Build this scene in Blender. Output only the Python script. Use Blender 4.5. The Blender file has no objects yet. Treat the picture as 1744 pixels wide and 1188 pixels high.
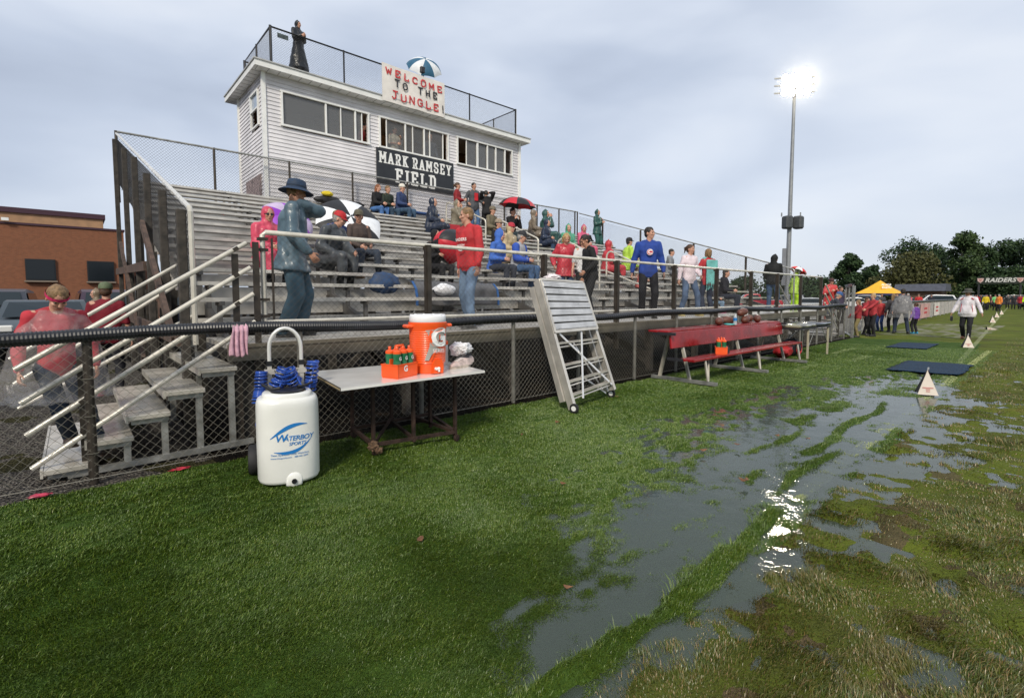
import bpy, bmesh, math, random
import numpy as np
from mathutils import Vector, Matrix, Euler, noise
R = math.radians
scene = bpy.context.scene
col = scene.collection
# ---------------------------------------------------------------- camera
FPX, HZ, CYP = 835.0, 505.0, 558.0
pitch = math.atan((CYP - HZ) / FPX)
yaw = math.atan((1810 - 872) / (FPX / math.cos(pitch)))
cd = bpy.data.cameras.new("camera"); cam = bpy.data.objects.new("camera", cd); col.objects.link(cam)
cd.sensor_width = 36; cd.lens = FPX / 1744 * 36; cd.shift_y = -(594 - CYP) / 1744
cd.clip_start = 0.05; cd.clip_end = 3000
fw = Vector((math.cos(yaw) * math.cos(pitch), math.sin(yaw) * math.cos(pitch), -math.sin(pitch)))
cam.location = (0, 0, 1.5); cam.rotation_euler = fw.to_track_quat('-Z', 'Y').to_euler()
scene.camera = cam
# ---------------------------------------------------------------- world, sun, exposure
SUN_EL, SUN_AZ = R(38), R(-140)          # azimuth measured from +X towards +Y
w = bpy.data.worlds.new("World"); scene.world = w; w.use_nodes = True
nt = w.node_tree; N = nt.nodes; L = nt.links
bg = N['Background']; bg.inputs[1].default_value = 0.1
sky = N.new('ShaderNodeTexSky'); sky.sky_type = 'NISHITA'; sky.sun_disc = False
sky.sun_elevation = SUN_EL; sky.sun_rotation = math.pi / 2 - SUN_AZ
tc = N.new('ShaderNodeTexCoord')
def wnoise(scl, det, loc, dist=0.0):
    mp = N.new('ShaderNodeMapping'); mp.inputs['Scale'].default_value = scl; mp.inputs['Location'].default_value = loc
    nz = N.new('ShaderNodeTexNoise'); nz.inputs['Scale'].default_value = 1; nz.inputs['Detail'].default_value = det
    nz.inputs['Roughness'].default_value = .42; nz.inputs['Distortion'].default_value = dist
    L.new(tc.outputs['Generated'], mp.inputs[0]); L.new(mp.outputs[0], nz.inputs[0]); return nz.outputs[0]
def ramp(src, stops, nodes=None, links=None):
    nodes = nodes or N; links = links or L
    r = nodes.new('ShaderNodeValToRGB'); e = r.color_ramp.elements
    while len(e) < len(stops): e.new(.5)
    for i, (p, c) in enumerate(stops):
        e[i].position = p; e[i].color = (*c, 1)
    links.new(src, r.inputs[0]); return r.outputs[0]
n1 = wnoise((1.3, 1.3, 3.2), 5, (8.4, 1.2, .4), .5)
n2 = wnoise((3.2, 3.2, 8.5), 6, (7.1, 4.2, 2.4), .3)
sx = N.new('ShaderNodeSeparateXYZ'); L.new(tc.outputs['Generated'], sx.inputs[0])
def wm(op, a, b, c=None):
    m = N.new('ShaderNodeMath'); m.operation = op
    for i, v in enumerate((a, b, c)):
        if v is None: continue
        if isinstance(v, (int, float)): m.inputs[i].default_value = v
        else: L.new(v, m.inputs[i])
    return m.outputs[0]
# brightness: two scales of cloud, brighter towards the open sky right of the stand, heavier low down
s = wm('ADD', wm('MULTIPLY', n1, .80), wm('MULTIPLY', n2, .30)); s = wm('SUBTRACT', s, .05)
s = wm('ADD', s, wm('MULTIPLY', sx.outputs['X'], .12))
s = wm('ADD', s, wm('MULTIPLY', sx.outputs['Z'], .07))
cl = ramp(s, [(.34, (.42, .48, .60)), (.46, (.54, .61, .74)), (.56, (.68, .745, .86)), (.67, (.82, .865, .94)), (.77, (1.0, 1.0, 1.0))])
lowf = wm('MULTIPLY', wm('SUBTRACT', 1.0, wm('MINIMUM', wm('MULTIPLY', wm('ABSOLUTE', sx.outputs['Z'], 0), 5.5), 1.0)), .45)
mixl = N.new('ShaderNodeMix'); mixl.data_type = 'RGBA'
L.new(lowf, mixl.inputs[0]); L.new(cl, mixl.inputs[6]); mixl.inputs[7].default_value = (.46, .52, .62, 1)
sc10 = N.new('ShaderNodeVectorMath'); sc10.operation = 'SCALE'; sc10.inputs[3].default_value = 8.1
L.new(mixl.outputs[2], sc10.inputs[0])
mx = N.new('ShaderNodeMix'); mx.data_type = 'RGBA'; mx.inputs[0].default_value = .93
L.new(sky.outputs[0], mx.inputs[6]); L.new(sc10.outputs[0], mx.inputs[7]); L.new(mx.outputs[2], bg.inputs[0])
sd = bpy.data.lights.new("sun", 'SUN'); sd.energy = 2.4; sd.angle = R(11); sd.color = (1.0, .92, .78)
so = bpy.data.objects.new("sun", sd); col.objects.link(so)
sv = Vector((math.cos(SUN_EL) * math.cos(SUN_AZ), math.cos(SUN_EL) * math.sin(SUN_AZ), math.sin(SUN_EL)))
so.rotation_euler = (-sv).to_track_quat('-Z', 'Y').to_euler()
so.location = (0, -20, 30)
scene.view_settings.view_transform = 'Standard'; scene.view_settings.look = 'None'
scene.view_settings.exposure = 0.38; scene.view_settings.gamma = 1
# ---------------------------------------------------------------- helpers
random.seed(5); rng = np.random.default_rng(5)
def tag(o, label=None, cat=None, group=None, kind=None):
    for k, v in (('label', label), ('category', cat), ('group', group), ('kind', kind)):
        if v: o[k] = v
    return o
MATS = {}
def pm(name, c, rough=.6, metal=0., var=None, bump=None, spec=.5, coat=0., c2=None, alpha=1.0, emit=None):
    """procedural Principled material: var=(scale, amount) colour noise, bump=(scale, strength), c2 second colour in patches"""
    if name in MATS: return MATS[name]
    m = bpy.data.materials.new(name); m.use_nodes = True; t = m.node_tree; n = t.nodes; l = t.links
    b = n['Principled BSDF']; b.inputs['Base Color'].default_value = (*c, 1); b.inputs['Roughness'].default_value = rough
    b.inputs['Metallic'].default_value = metal; b.inputs['Specular IOR Level'].default_value = spec
    b.inputs['Coat Weight'].default_value = coat; b.inputs['Coat Roughness'].default_value = .1
    if alpha < 1: b.inputs['Alpha'].default_value = alpha
    if emit: b.inputs['Emission Color'].default_value = (*emit[0], 1); b.inputs['Emission Strength'].default_value = emit[1]
    g = n.new('ShaderNodeTexCoord')
    if var:
        z = n.new('ShaderNodeTexNoise'); z.inputs['Scale'].default_value = var[0]; z.inputs['Detail'].default_value = 6
        l.new(g.outputs['Object'], z.inputs[0])
        a = var[1]; d = c2 or tuple(x * (1 - a) for x in c); u = c if c2 else tuple(min(1, x * (1 + a)) for x in c)
        l.new(ramp(z.outputs[0], [(.34, d), (.66, u)], n, l), b.inputs['Base Color'])
        mr = n.new('ShaderNodeMapRange'); mr.inputs[3].default_value = rough * .75; mr.inputs[4].default_value = min(1, rough * 1.25)
        l.new(z.outputs[0], mr.inputs[0]); l.new(mr.outputs[0], b.inputs['Roughness'])
    if bump:
        z = n.new('ShaderNodeTexNoise'); z.inputs['Scale'].default_value = bump[0]; z.inputs['Detail'].default_value = 5
        l.new(g.outputs['Object'], z.inputs[0])
        bn = n.new('ShaderNodeBump'); bn.inputs['Strength'].default_value = bump[1]; bn.inputs['Distance'].default_value = .01
        l.new(z.outputs[0], bn.inputs['Height']); l.new(bn.outputs[0], b.inputs['Normal'])
    MATS[name] = m; return m
def cloth(name, c, rough=.75, amt=.2, coat=0.):
    return pm('cloth_' + name, c, rough, 0, (5, amt), (13, 1.0), .35, coat)
class MB:
    """collects shapes (world coordinates) and links them as ONE mesh object"""
    def __init__(s): s.v = []; s.f = []; s.mi = []; s.cur = 0
    def add(s, vs, fs):
        b = len(s.v); s.v += [tuple(v) for v in vs]; s.f += [tuple(b + i for i in f) for f in fs]; s.mi += [s.cur] * len(fs); return s
    def box(s, c, d, rot=None, bev=0):
        x, y, z = (k / 2 for k in d); c = Vector(c)
        m = rot.to_3x3() if isinstance(rot, Matrix) else (Euler(rot).to_matrix() if rot else Matrix.Identity(3))
        if bev:
            vs = []
            b = min(bev, x * .9, y * .9, z * .9)
            for sx_ in (-1, 1):
                for sy_ in (-1, 1):
                    for sz_ in (-1, 1):
                        vs += [(sx_ * (x - b), sy_ * (y - b), sz_ * z), (sx_ * (x - b), sy_ * y, sz_ * (z - b)), (sx_ * x, sy_ * (y - b), sz_ * (z - b))]
            bm = bmesh.new()
            for v in vs: bm.verts.new(v)
            bmesh.ops.convex_hull(bm, input=bm.verts); bm.verts.index_update()
            s.add([c + m @ v.co for v in bm.verts], [[v.index for v in f.verts] for f in bm.faces]); bm.free(); return s
        vs = [c + m @ Vector((a, b_, e)) for a in (-x, x) for b_ in (-y, y) for e in (-z, z)]
        return s.add(vs, [(0, 1, 3, 2), (4, 6, 7, 5), (0, 4, 5, 1), (2, 3, 7, 6), (0, 2, 6, 4), (1, 5, 7, 3)])
    def bar(s, p, q, w, h, up=(0, 0, 1)):
        p = Vector(p); q = Vector(q); d = (q - p); ln = d.length; d.normalize(); up = Vector(up)
        sdv = d.cross(up)
        if sdv.length < 1e-4: sdv = d.cross(Vector((1, 0, 0)))
        sdv.normalize(); u = sdv.cross(d)
        vs = [o + sdv * a * w / 2 + u * b * h / 2 for o in (p, q) for a, b in ((-1, -1), (1, -1), (1, 1), (-1, 1))]
        return s.add(vs, [(3, 2, 1, 0), (4, 5, 6, 7), (0, 1, 5, 4), (1, 2, 6, 5), (2, 3, 7, 6), (3, 0, 4, 7)])
    def tube(s, pts, r, n=8, r2=None, caps=True, ribs=0):
        pts = [Vector(p) for p in pts]; k = len(pts); vs = []; fs = []
        nrm = None
        for i, p in enumerate(pts):
            d = (pts[min(i + 1, k - 1)] - pts[max(i - 1, 0)]).normalized()
            if nrm is None:
                nrm = d.orthogonal().normalized()
            nrm = (nrm - d * nrm.dot(d)).normalized(); bn = d.cross(nrm)
            rr = r if r2 is None else r + (r2 - r) * i / (k - 1)
            if ribs: rr = r * (1 + (.09 if i % 2 else -.02))
            for j in range(n):
                a = 2 * math.pi * j / n
                vs.append(p + nrm * math.cos(a) * rr + bn * math.sin(a) * rr)
        for i in range(k - 1):
            for j in range(n):
                fs.append((i * n + j, i * n + (j + 1) % n, (i + 1) * n + (j + 1) % n, (i + 1) * n + j))
        if caps: fs += [tuple(range(n))[::-1], tuple((k - 1) * n + j for j in range(n))]
        return s.add(vs, fs)
    def lathe(s, c, prof, n=24, m=None, sx=1, sy=1, ang=2 * math.pi):
        c = Vector(c); m = m or Matrix.Identity(3); vs = []; fs = []; k = len(prof)
        for j in range(n):
            a = ang * j / n
            for r, z in prof: vs.append(c + m @ Vector((r * math.cos(a) * sx, r * math.sin(a) * sy, z)))
        for j in range(n):
            j2 = (j + 1) % n
            for i in range(k - 1):
                fs.append((j * k + i, j2 * k + i, j2 * k + i + 1, j * k + i + 1))
        return s.add(vs, fs)
    def ell(s, c, r, m=None, nu=14, nv=9, noise_amp=0, seed=0):
        c = Vector(c); m = m or Matrix.Identity(3); vs = []; fs = []
        for i in range(nv + 1):
            t = math.pi * i / nv
            for j in range(nu):
                a = 2 * math.pi * j / nu
                q = Vector((math.sin(t) * math.cos(a), math.sin(t) * math.sin(a), math.cos(t)))
                k = 1 + (noise.noise(q * 2.5 + Vector((seed, seed * 1.7, 0))) * noise_amp if noise_amp else 0)
                vs.append(c + m @ Vector((q.x * r[0] * k, q.y * r[1] * k, q.z * r[2] * k)))
        for i in range(nv):
            for j in range(nu):
                fs.append((i * nu + j, (i + 1) * nu + j, (i + 1) * nu + (j + 1) % nu, i * nu + (j + 1) % nu))
        return s.add(vs, fs)
    def prism(s, poly, thick, o, u, v):
        """2D polygon in plane (o,u,v) extruded by thick along u x v, centred"""
        o = Vector(o); u = Vector(u); v = Vector(v); n = u.cross(v).normalized() * thick / 2; k = len(poly)
        vs = [o + u * a + v * b - n for a, b in poly] + [o + u * a + v * b + n for a, b in poly]
        fs = [tuple(range(k))[::-1], tuple(range(k, 2 * k))] + [(i, (i + 1) % k, k + (i + 1) % k, k + i) for i in range(k)]
        return s.add(vs, fs)
    def build(s, name, mats, parent=None, smooth=False, loc=None):
        me = bpy.data.meshes.new(name)
        off = Vector(parent_world(parent)) if parent else Vector(loc or (0, 0, 0))
        va = np.array(s.v, dtype=np.float64).reshape(-1, 3) - np.array(off)
        me.from_pydata(va.tolist(), [], s.f)
        if not isinstance(mats, (list, tuple)): mats = [mats]
        for m in mats: me.materials.append(m)
        if len(mats) > 1: me.polygons.foreach_set('material_index', s.mi)
        if smooth:
            me.polygons.foreach_set('use_smooth', [True] * len(me.polygons))
            me.set_sharp_from_angle(angle=R(smooth if smooth > 1 else 40))
        o = bpy.data.objects.new(name, me); col.objects.link(o)
        if parent: o.parent = parent
        elif loc: o.location = loc
        return o
def parent_world(p):
    v = Vector((0, 0, 0))
    while p is not None: v += p.location; p = p.parent
    return v
def thing(name, label, cat, loc=(0, 0, 0), group=None):
    o = bpy.data.objects.new(name, None); o.empty_display_size = .2; col.objects.link(o); o.location = loc
    return tag(o, label, cat, group)
def copy_thing(o, loc, label=None, rz=None, scale=None):
    c = o.copy(); col.objects.link(c); c.location = loc
    if label: c['label'] = label
    if rz is not None: c.rotation_euler = (0, 0, rz)
    if scale: c.scale = (scale,) * 3
    for ch in list(o.children):
        d = ch.copy(); col.objects.link(d); d.parent = c
        for g in list(ch.children):
            e = g.copy(); col.objects.link(e); e.parent = d
    return c
# ---- lettering
def text_mesh(name, txt, mat, parent, o, u, v, size, thick=.004, bold=0., shear=0., align='CENTER', warp=None, spacing=1.0):
    cu = bpy.data.curves.new(name, 'FONT'); cu.body = txt; cu.size = 1; cu.extrude = 0; cu.offset = bold
    cu.shear = shear; cu.align_x = align; cu.align_y = 'CENTER'; cu.space_character = spacing; cu.resolution_u = 3
    ob = bpy.data.objects.new(name + '_tmp', cu); col.objects.link(ob)
    dg = bpy.context.evaluated_depsgraph_get(); me = bpy.data.meshes.new_from_object(ob.evaluated_get(dg))
    bpy.data.objects.remove(ob); bpy.data.curves.remove(cu)
    o = Vector(o); u = Vector(u).normalized(); v = Vector(v).normalized(); pw = parent_world(parent)
    n = u.cross(v).normalized() * thick
    for p in me.vertices:
        a, b = p.co.x * size, p.co.y * size
        p.co = (warp(a, b) if warp else o + u * a + v * b + n) - pw
    me.name = name; me.materials.clear(); me.materials.append(mat)
    ob = bpy.data.objects.new(name, me); col.objects.link(ob); ob.parent = parent; return ob
GL = {  # stroke letters on a 0..1 wide, 0..1 tall cell; second list: slab serif spots
 'M': ([[(.1, 0), (.1, 1), (.5, .35), (.9, 1), (.9, 0)]], [(.1, 0), (.9, 0), (.1, 1), (.9, 1)]),
 'A': ([[(.08, 0), (.5, 1), (.92, 0)], [(.27, .33), (.73, .33)]], [(.1, 0), (.9, 0)]),
 'R': ([[(.2, 0), (.2, 1), (.7, 1), (.88, .85), (.88, .62), (.7, .47), (.2, .47)], [(.55, .47), (.88, 0)]], [(.2, 0), (.88, 0), (.15, 1)]),
 'K': ([[(.2, 0), (.2, 1)], [(.85, 1), (.25, .45)], [(.42, .6), (.88, 0)]], [(.2, 0), (.88, 0), (.2, 1), (.85, 1)]),
 'S': ([[(.88, .72), (.88, .87), (.72, 1), (.28, 1), (.12, .87), (.12, .65), (.28, .53), (.72, .47), (.88, .35), (.88, .13), (.72, 0), (.28, 0), (.12, .13), (.12, .28)]], []),
 'E': ([[(.88, .25), (.88, 0), (.18, 0), (.18, 1), (.88, 1), (.88, .76)], [(.18, .5), (.65, .5)]], [(.15, 0), (.15, 1)]),
 'Y': ([[(.1, 1), (.5, .45), (.9, 1)], [(.5, .45), (.5, 0)]], [(.5, 0), (.12, 1), (.88, 1)]),
 'F': ([[(.2, 0), (.2, 1), (.88, 1), (.88, .74)], [(.2, .5), (.68, .5)]], [(.2, 0), (.15, 1)]),
 'I': ([[(.5, 0), (.5, 1)]], [(.5, 0), (.5, 1)]),
 'L': ([[(.2, 1), (.2, 0), (.88, 0), (.88, .26)]], [(.2, 1), (.15, 0)]),
 'D': ([[(.2, 0), (.2, 1), (.68, 1), (.88, .8), (.88, .2), (.68, 0), (.2, 0)]], [(.13, 0), (.13, 1)]),
 'W': ([[(.05, 1), (.27, 0), (.5, .7), (.73, 0), (.95, 1)]], []),
 'C': ([[(.88, .78), (.7, 1), (.3, 1), (.1, .75), (.1, .25), (.3, 0), (.7, 0), (.88, .2)]], []),
 'O': ([[(.3, 0), (.1, .25), (.1, .75), (.3, 1), (.7, 1), (.9, .75), (.9, .25), (.7, 0), (.3, 0)]], []),
 'T': ([[(.05, 1), (.95, 1)], [(.5, 1), (.5, 0)]], []),
 'H': ([[(.15, 0), (.15, 1)], [(.85, 0), (.85, 1)], [(.15, .5), (.85, .5)]], []),
 'J': ([[(.2, 1), (.95, 1)], [(.6, 1), (.6, .2), (.45, 0), (.2, 0), (.08, .2)]], []),
 'U': ([[(.12, 1), (.12, .2), (.3, 0), (.7, 0), (.88, .2), (.88, 1)]], []),
 'N': ([[(.12, 0), (.12, 1), (.88, 0), (.88, 1)]], []),
 'G': ([[(.88, .8), (.7, 1), (.3, 1), (.1, .75), (.1, .25), (.3, 0), (.72, 0), (.88, .2), (.88, .45), (.55, .45)]], []),
 '!': ([[(.5, 1), (.5, .32)], [(.5, .12), (.5, .0)]], []),
}
def strokes(mb, ch, o, u, v, w, h, t, serif=False, off=.004, rot=0.):
    """draw letter ch as flat strokes; o lower-left corner"""
    o = Vector(o); u = Vector(u); v = Vector(v); n = u.cross(v)
    if rot:
        q = Matrix.Rotation(rot, 3, n); c = o + u * w / 2 + v * h / 2; u2 = q @ u; v2 = q @ v
        o = c - u2 * w / 2 - v2 * h / 2; u, v = u2, v2
    P = lambda a, b: o + u * (t / 2 + a * (w - t)) + v * (t / 2 + b * (h - t)) + n * off
    for k, line in enumerate(GL[ch][0]):
        for i in range(len(line) - 1):
            p, q = P(*line[i]), P(*line[i + 1]); d = (q - p).normalized()
            e = t * .28
            mb.bar(p - d * e, q + d * e, t, .003 + .0007 * ((i + 3 * k) % 5), up=n)
    if serif:
        for i, (a, b) in enumerate(GL[ch][1]):
            c = P(a, b); mb.bar(c - u * t * .95, c + u * t * .95, t * .62, .0071 + .0006 * i, up=n)
# ---- chain link netting
def netting(mb, o, u, h, length, sp=.075, r=.0016, slope=0., up=(0, 0, 1)):
    o = Vector(o); u = Vector(u).normalized(); v = Vector(up); nn = u.cross(v).normalized() * r
    def P(a, b): return o + u * a + v * (b + slope * a)
    c = -h
    while c < length:
        for sgn in (1, -1):
            a0, b0, a1, b1 = (c, 0, c + h, h) if sgn > 0 else (c, h, c + h, 0)
            if a0 < 0: b0 += (0 - a0) * (b1 - b0) / (a1 - a0); a0 = 0
            if a1 > length: b1 += (length - a1) * (b1 - b0) / (a1 - a0); a1 = length
            if a1 - a0 > .01:
                p, q = P(a0, b0), P(a1, b1); d = (q - p).normalized(); e = d.cross(nn).normalized() * r
                vs = [x + y for x in (p, q) for y in (nn * sgn, e * .8 - nn * .5 * sgn, -e * .8 - nn * .5 * sgn)]
                mb.add(vs, [(0, 1, 4, 3), (1, 2, 5, 4), (2, 0, 3, 5)])
        c += sp
    return mb
# shared materials
M_galv = pm('galvanised_steel', (.36, .36, .34), .42, .6, (9, .25), (60, .15))
M_rail = pm('pale_painted_pipe', (.56, .53, .46), .28, .1, (7, .14), None, .5, .3)
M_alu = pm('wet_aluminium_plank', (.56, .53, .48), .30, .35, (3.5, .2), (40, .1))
M_alu_d = pm('shade_darkened_aluminium', (.12, .115, .11), .5, .4, (5, .2))  # aluminium with the shade below the planks put into its colour
M_dark = pm('dark_bronze_steel', (.045, .036, .028), .5, .3, (8, .3), (40, .2))
M_black = pm('black_paint', (.012, .012, .014), .35, 0, (8, .3))
M_wood = pm('weathered_wood', (.042, .036, .030), .8, 0, (11, .45), (30, .7))
M_wire = pm('galvanised_wire', (.22, .205, .17), .45, .5)
M_wire_d = pm('dull_wire', (.07, .065, .06), .5, .4)
M_white = pm('white_paint', (.78, .78, .76), .4, 0, (4, .06))
# ================================================================ BLEACHERS
rise, run, DK = .2032, .61, 1.03
X0, X1 = 1.08, 17.9
bl = thing('bleachers', 'long aluminium spectator stand of fifteen plank rows beside the field', 'bleachers', (9.5, 6.0, 0))
def plank(mb, x0, x1, yf, depth, top, th=.045):
    n = 3
    for k in range(n):   # extruded plank with grooves: three ribs side by side
        a = depth / n
        mb.box(((x0 + x1) / 2, yf + a * (k + .5), top - th / 2), (x1 - x0, a - .006, th - (.0 if k % 2 == 0 else .004)))
for i in range(15):
    yf = 6.6 + run * i; zs = 1.49 + rise * i; xe = X1 - (0 if i else 0)
    m = MB(); plank(m, X0, xe, yf, .25, zs, .05); m.build('seat_plank', M_alu, bl)
    if i:
        m = MB(); zf = DK + rise * i
        plank(m, X0, xe, yf - .33, .28, zf); m.build('foot_plank', M_alu, bl)
        m = MB(); m.box(((X0 + xe) / 2, yf - .345, zf - .10), (xe - X0, .02, .15)); m.build('riser_board', M_alu, bl)
m = MB()
for k in range(5): m.box(((1.12 + 19.3) / 2, 5.46 + .22 * k + .1, DK - .025), (18.18, .21, .05))
m.build('front_walkway', M_alu, bl)
m = MB(); m.box((10.2, 5.40, .945), (18.2, .05, .16)); m.box((10.2, 5.37, 1.015), (18.2, .02, .035)); m.build('walkway_fascia', pm('weathered_tan_steel', (.16, .14, .105), .5, .2, (3, .3), (20, .3)), bl)
m = MB(); m.box(((X0 + X1) / 2, 15.33, DK + rise * 14 - .02), (X1 - X0, .55, .05)); m.build('foot_plank', M_alu, bl)
for x in np.arange(1.3, 18.1, 1.85):      # bracket frames: stringer, seat brackets, posts, braces
    m = MB()
    m.bar((x, 6.2, DK - .12), (x, 15.5, DK - .12 + 9.3 * rise / run), .06, .14)
    for i in range(15):
        yf = 6.6 + run * i; z = DK + rise * i
        m.box((x, yf + .12, z + .20), (.05, .05, .43)); m.box((x, yf + .10, z + .39), (.05, .28, .05))
        m.box((x, yf - .12, z - .1), (.05, .45, .08))
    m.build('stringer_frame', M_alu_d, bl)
    for y in (5.55, 8.0, 10.4, 12.8, 15.3):
        z = DK - .1 + max(0, y - 6.2) * rise / run
        m = MB(); m.box((x, y, z / 2), (.11, .11, z)); m.build('post', M_wood, bl)
m = MB()
for x in np.arange(1.3, 16.2, 1.85):
    for y in (8.0, 12.8, 15.3):
        z = DK - .3 + (y - 6.2) * rise / run
        m.bar((x, y, .2), (x + 1.85, y, z), .05, .09); m.bar((x, y + .06, z), (x + 1.85, y + .06, .2), .05, .09)
for x in np.arange(1.3, 18.1, 1.85):
    m.bar((x + .07, 5.6, .3), (x + .07, 10.4, 2.0), .05, .1); m.bar((x + .07, 10.4, .3), (x + .07, 15.2, 3.6), .05, .1)
    m.bar((x + .07, 8.0, 1.45), (x + .07, 5.6, .12), .05, .08)
m.build('cross_brace', M_wood, bl)
# ---- left side of the stand: square posts, rail, netting, boards
for k, (y, zt) in enumerate(((6.12, 2.40), (7.42, 2.80), (8.93, 3.28), (10.6, 3.86), (12.5, 4.42), (14.9, 5.16))):
    m = MB(); m.box((.86, y, zt / 2), (.085, .09, zt), bev=.008); m.build('side_post', M_wood, bl)
m = MB()
for y in np.arange(6.5, 15.2, .62):
    z0 = 1.5 + (y - 6.5) * .0; zt = .85 + (y - 6.1) * .16
    m.box((.97, y, zt / 2 + .02), (.035, .075, zt))
m.build('side_slats', M_wood, bl)
m = MB()
m.bar((.80, 6.1, 1.05), (.80, 15.2, 1.05 + .08), .04, .14); m.bar((.80, 9.0, 1.95), (.80, 15.2, 2.1), .04, .14)
m.bar((.78, 8.9, 2.55), (.78, 6.3, 1.02), .05, .12); m.bar((.78, 13.2, 2.6), (.78, 9.6, .5), .05, .12)
m.build('side_board', pm('brown_board', (.085, .055, .042), .8, 0, (9, .4), (30, .5)), bl)
for xs, lab, sgn in ((.93, 'chain link railing sloping down the left end of the stand', 1), (17.98, 'chain link railing sloping down the far right end of the stand', -1)):
    t = thing('side_railing', lab, 'railing', (xs, 6.1, 1.2), 'end railings of the stand')
    zb, ztp = 2.42, 5.35
    m = MB(); m.tube([(xs, 6.0, 1.0), (xs, 6.0, zb - .05), (xs, 6.05, zb), (xs, 15.4, ztp + .08)], .026, 8); m.build('top_rail', M_rail if sgn > 0 else M_galv, t)
    m = MB(); netting(m, (xs, 6.05, 1.32), (0, 1, 0), 1.06, 9.35, .075, .0028, (ztp - zb) / 9.35); m.build('wire_mesh', M_wire_d, t)
    if sgn < 0:
        for y in (7.6, 9.6, 12.0, 14.0):
            m = MB(); z = zb + (y - 6) * .313; m.tube([(xs, y, z - 1.3), (xs, y, z)], .04, 8); m.build('post', M_dark, t)
t = thing('back_railing', 'chain link fence along the top row in front of the press box', 'railing', (9.4, 15.5, 3.9))
m = MB(); m.tube([(.93, 15.5, 5.5), (17.98, 15.5, 5.5)], .028, 8); m.build('top_rail', M_galv, t)
for x in (.93, 3.0, 4.95, 6.9, 8.9, 11.5, 13.4, 15.3, 16.7, 17.8, 17.98):
    m = MB(); m.tube([(x, 15.5, 3.8), (x, 15.5, 5.52)], .032, 8); m.build('post', M_dark, t)
m = MB(); netting(m, (.93, 15.5, 4.1), (1, 0, 0), 1.38, 17.05, .075, .0028); m.build('wire_mesh', M_wire_d, t)
# ---- front handrail fence on the walkway
t = thing('walkway_railing', 'pale pipe railing with chain link infill along the front walkway of the stand', 'railing', (10, 5.5, 1.0))
m = MB(); m.tube([(1.47, 5.5, 1.24), (1.47, 5.5, 2.13), (1.5, 5.5, 2.16), (19.1, 5.5, 2.16)], .026, 10); m.build('top_rail', M_rail, t, 45)
m = MB(); m.tube([(1.47, 5.5, 1.24), (19.1, 5.5, 1.24), (19.1, 5.5, 2.16)], .020, 10); m.build('bottom_rail', M_rail, t, 45)
for x in (3.42, 5.55, 7.45, 9.45, 11.35, 13.28, 15.06, 16.95, 18.9):
    m = MB(); m.box((x, 5.44, 1.35), (.058, .04, 1.62)); m.box((x - .03, 5.47, 1.35), (.012, .06, 1.62)); m.tube([(x, 5.5, 2.10), (x, 5.5, 2.14)], .042, 10); m.build('post', M_dark, t)
m = MB(); netting(m, (1.5, 5.50, 1.26), (1, 0, 0), .89, 6.5, .072, .0015); netting(m, (8.0, 5.50, 1.26), (1, 0, 0), .89, 11.1, .072, .0011); m.build('wire_mesh', M_wire_d, t)
m = MB()
for z in (1.30, 1.47, 1.98, 2.09): m.box((1.47, 5.5, z), (.09, .075, .028))
m.box((1.56, 5.5, 1.68), (.02, .012, .85)); m.build('clamp_band', M_dark, t)
# ---- left stairs
st = thing('entry_stairs', 'aluminium entry steps with pale pipe rails at the left end of the stand', 'stairs', (.4, 6.2, 0))
zs_ = (.09, .265, .44, .62, .80)
for i, z in enumerate(zs_):
    x = -.24 + .275 * i
    m = MB(); m.box((x + .15, 6.27, z), (.31, 1.86, .045), bev=.006)
    m.box((x - .012, 6.27, z - .005), (.018, 1.862, .065)); m.build('tread', pm('cream_wet_tread', (.50, .47, .41), .22, .1, (4, .22), (30, .1)), st)
    for y in (5.42, 7.12): m = MB(); m.box((x + .26, y, z / 2 - .02), (.05, .05, max(.03, z - .05))); m.bar((x + .02, y - .02, z - .045), (x + .29, y - .02, z - .045), .04, .04); m.build('support', M_galv, st)
m = MB(); m.bar((-.1, 5.40, .03), (1.3, 5.40, .05), .05, .05); m.build('base_rail', M_galv, st)
near = [((-.37, .93), (1.30, 2.03)), ((-.35, .66), (1.33, 1.79)), ((-.33, .40), (1.35, 1.53)), ((-.31, .125), (1.36, 1.25))]
for (xa, za), (xb, zb) in near:
    m = MB(); m.tube([(xa, 5.42, za), (xb, 5.42, zb)], .0225, 10); m.build('rail_pipe', M_rail, st, 45)
for (xa, za), (xb, zb) in (((-.52, .86), (1.02, 1.93)), ((-.50, .60), (1.06, 1.73)), ((-.48, .34), (1.12, 1.28))):
    m = MB(); m.tube([(xa, 7.16, za), (xb, 7.16, zb)], .0205, 10); m.build('rail_pipe', M_rail, st, 45)
for x, z in ((.02, 1.0), (1.2, 1.92), (1.39, 2.05)):
    m = MB(); m.box((x, 5.455, z / 2), (.055, .03, z)); m.box((x + .024, 5.475, z / 2), (.01, .06, z)); m.build('rail_post', M_dark, st)
m = MB(); m.box((1.08, 7.2, 1.0), (.08, .05, 2.0)); m.build('rail_post', M_galv, st)
m = MB()
for x, z in ((1.2, 1.965), (1.2, 1.71), (1.2, 1.43), (1.39, 1.28), (.02, .37), (.02, .63)): m.box((x, 5.43, z), (.05, .07, .035), (0, -.6, 0))
m.build('clamp_band', M_dark, st)
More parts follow.
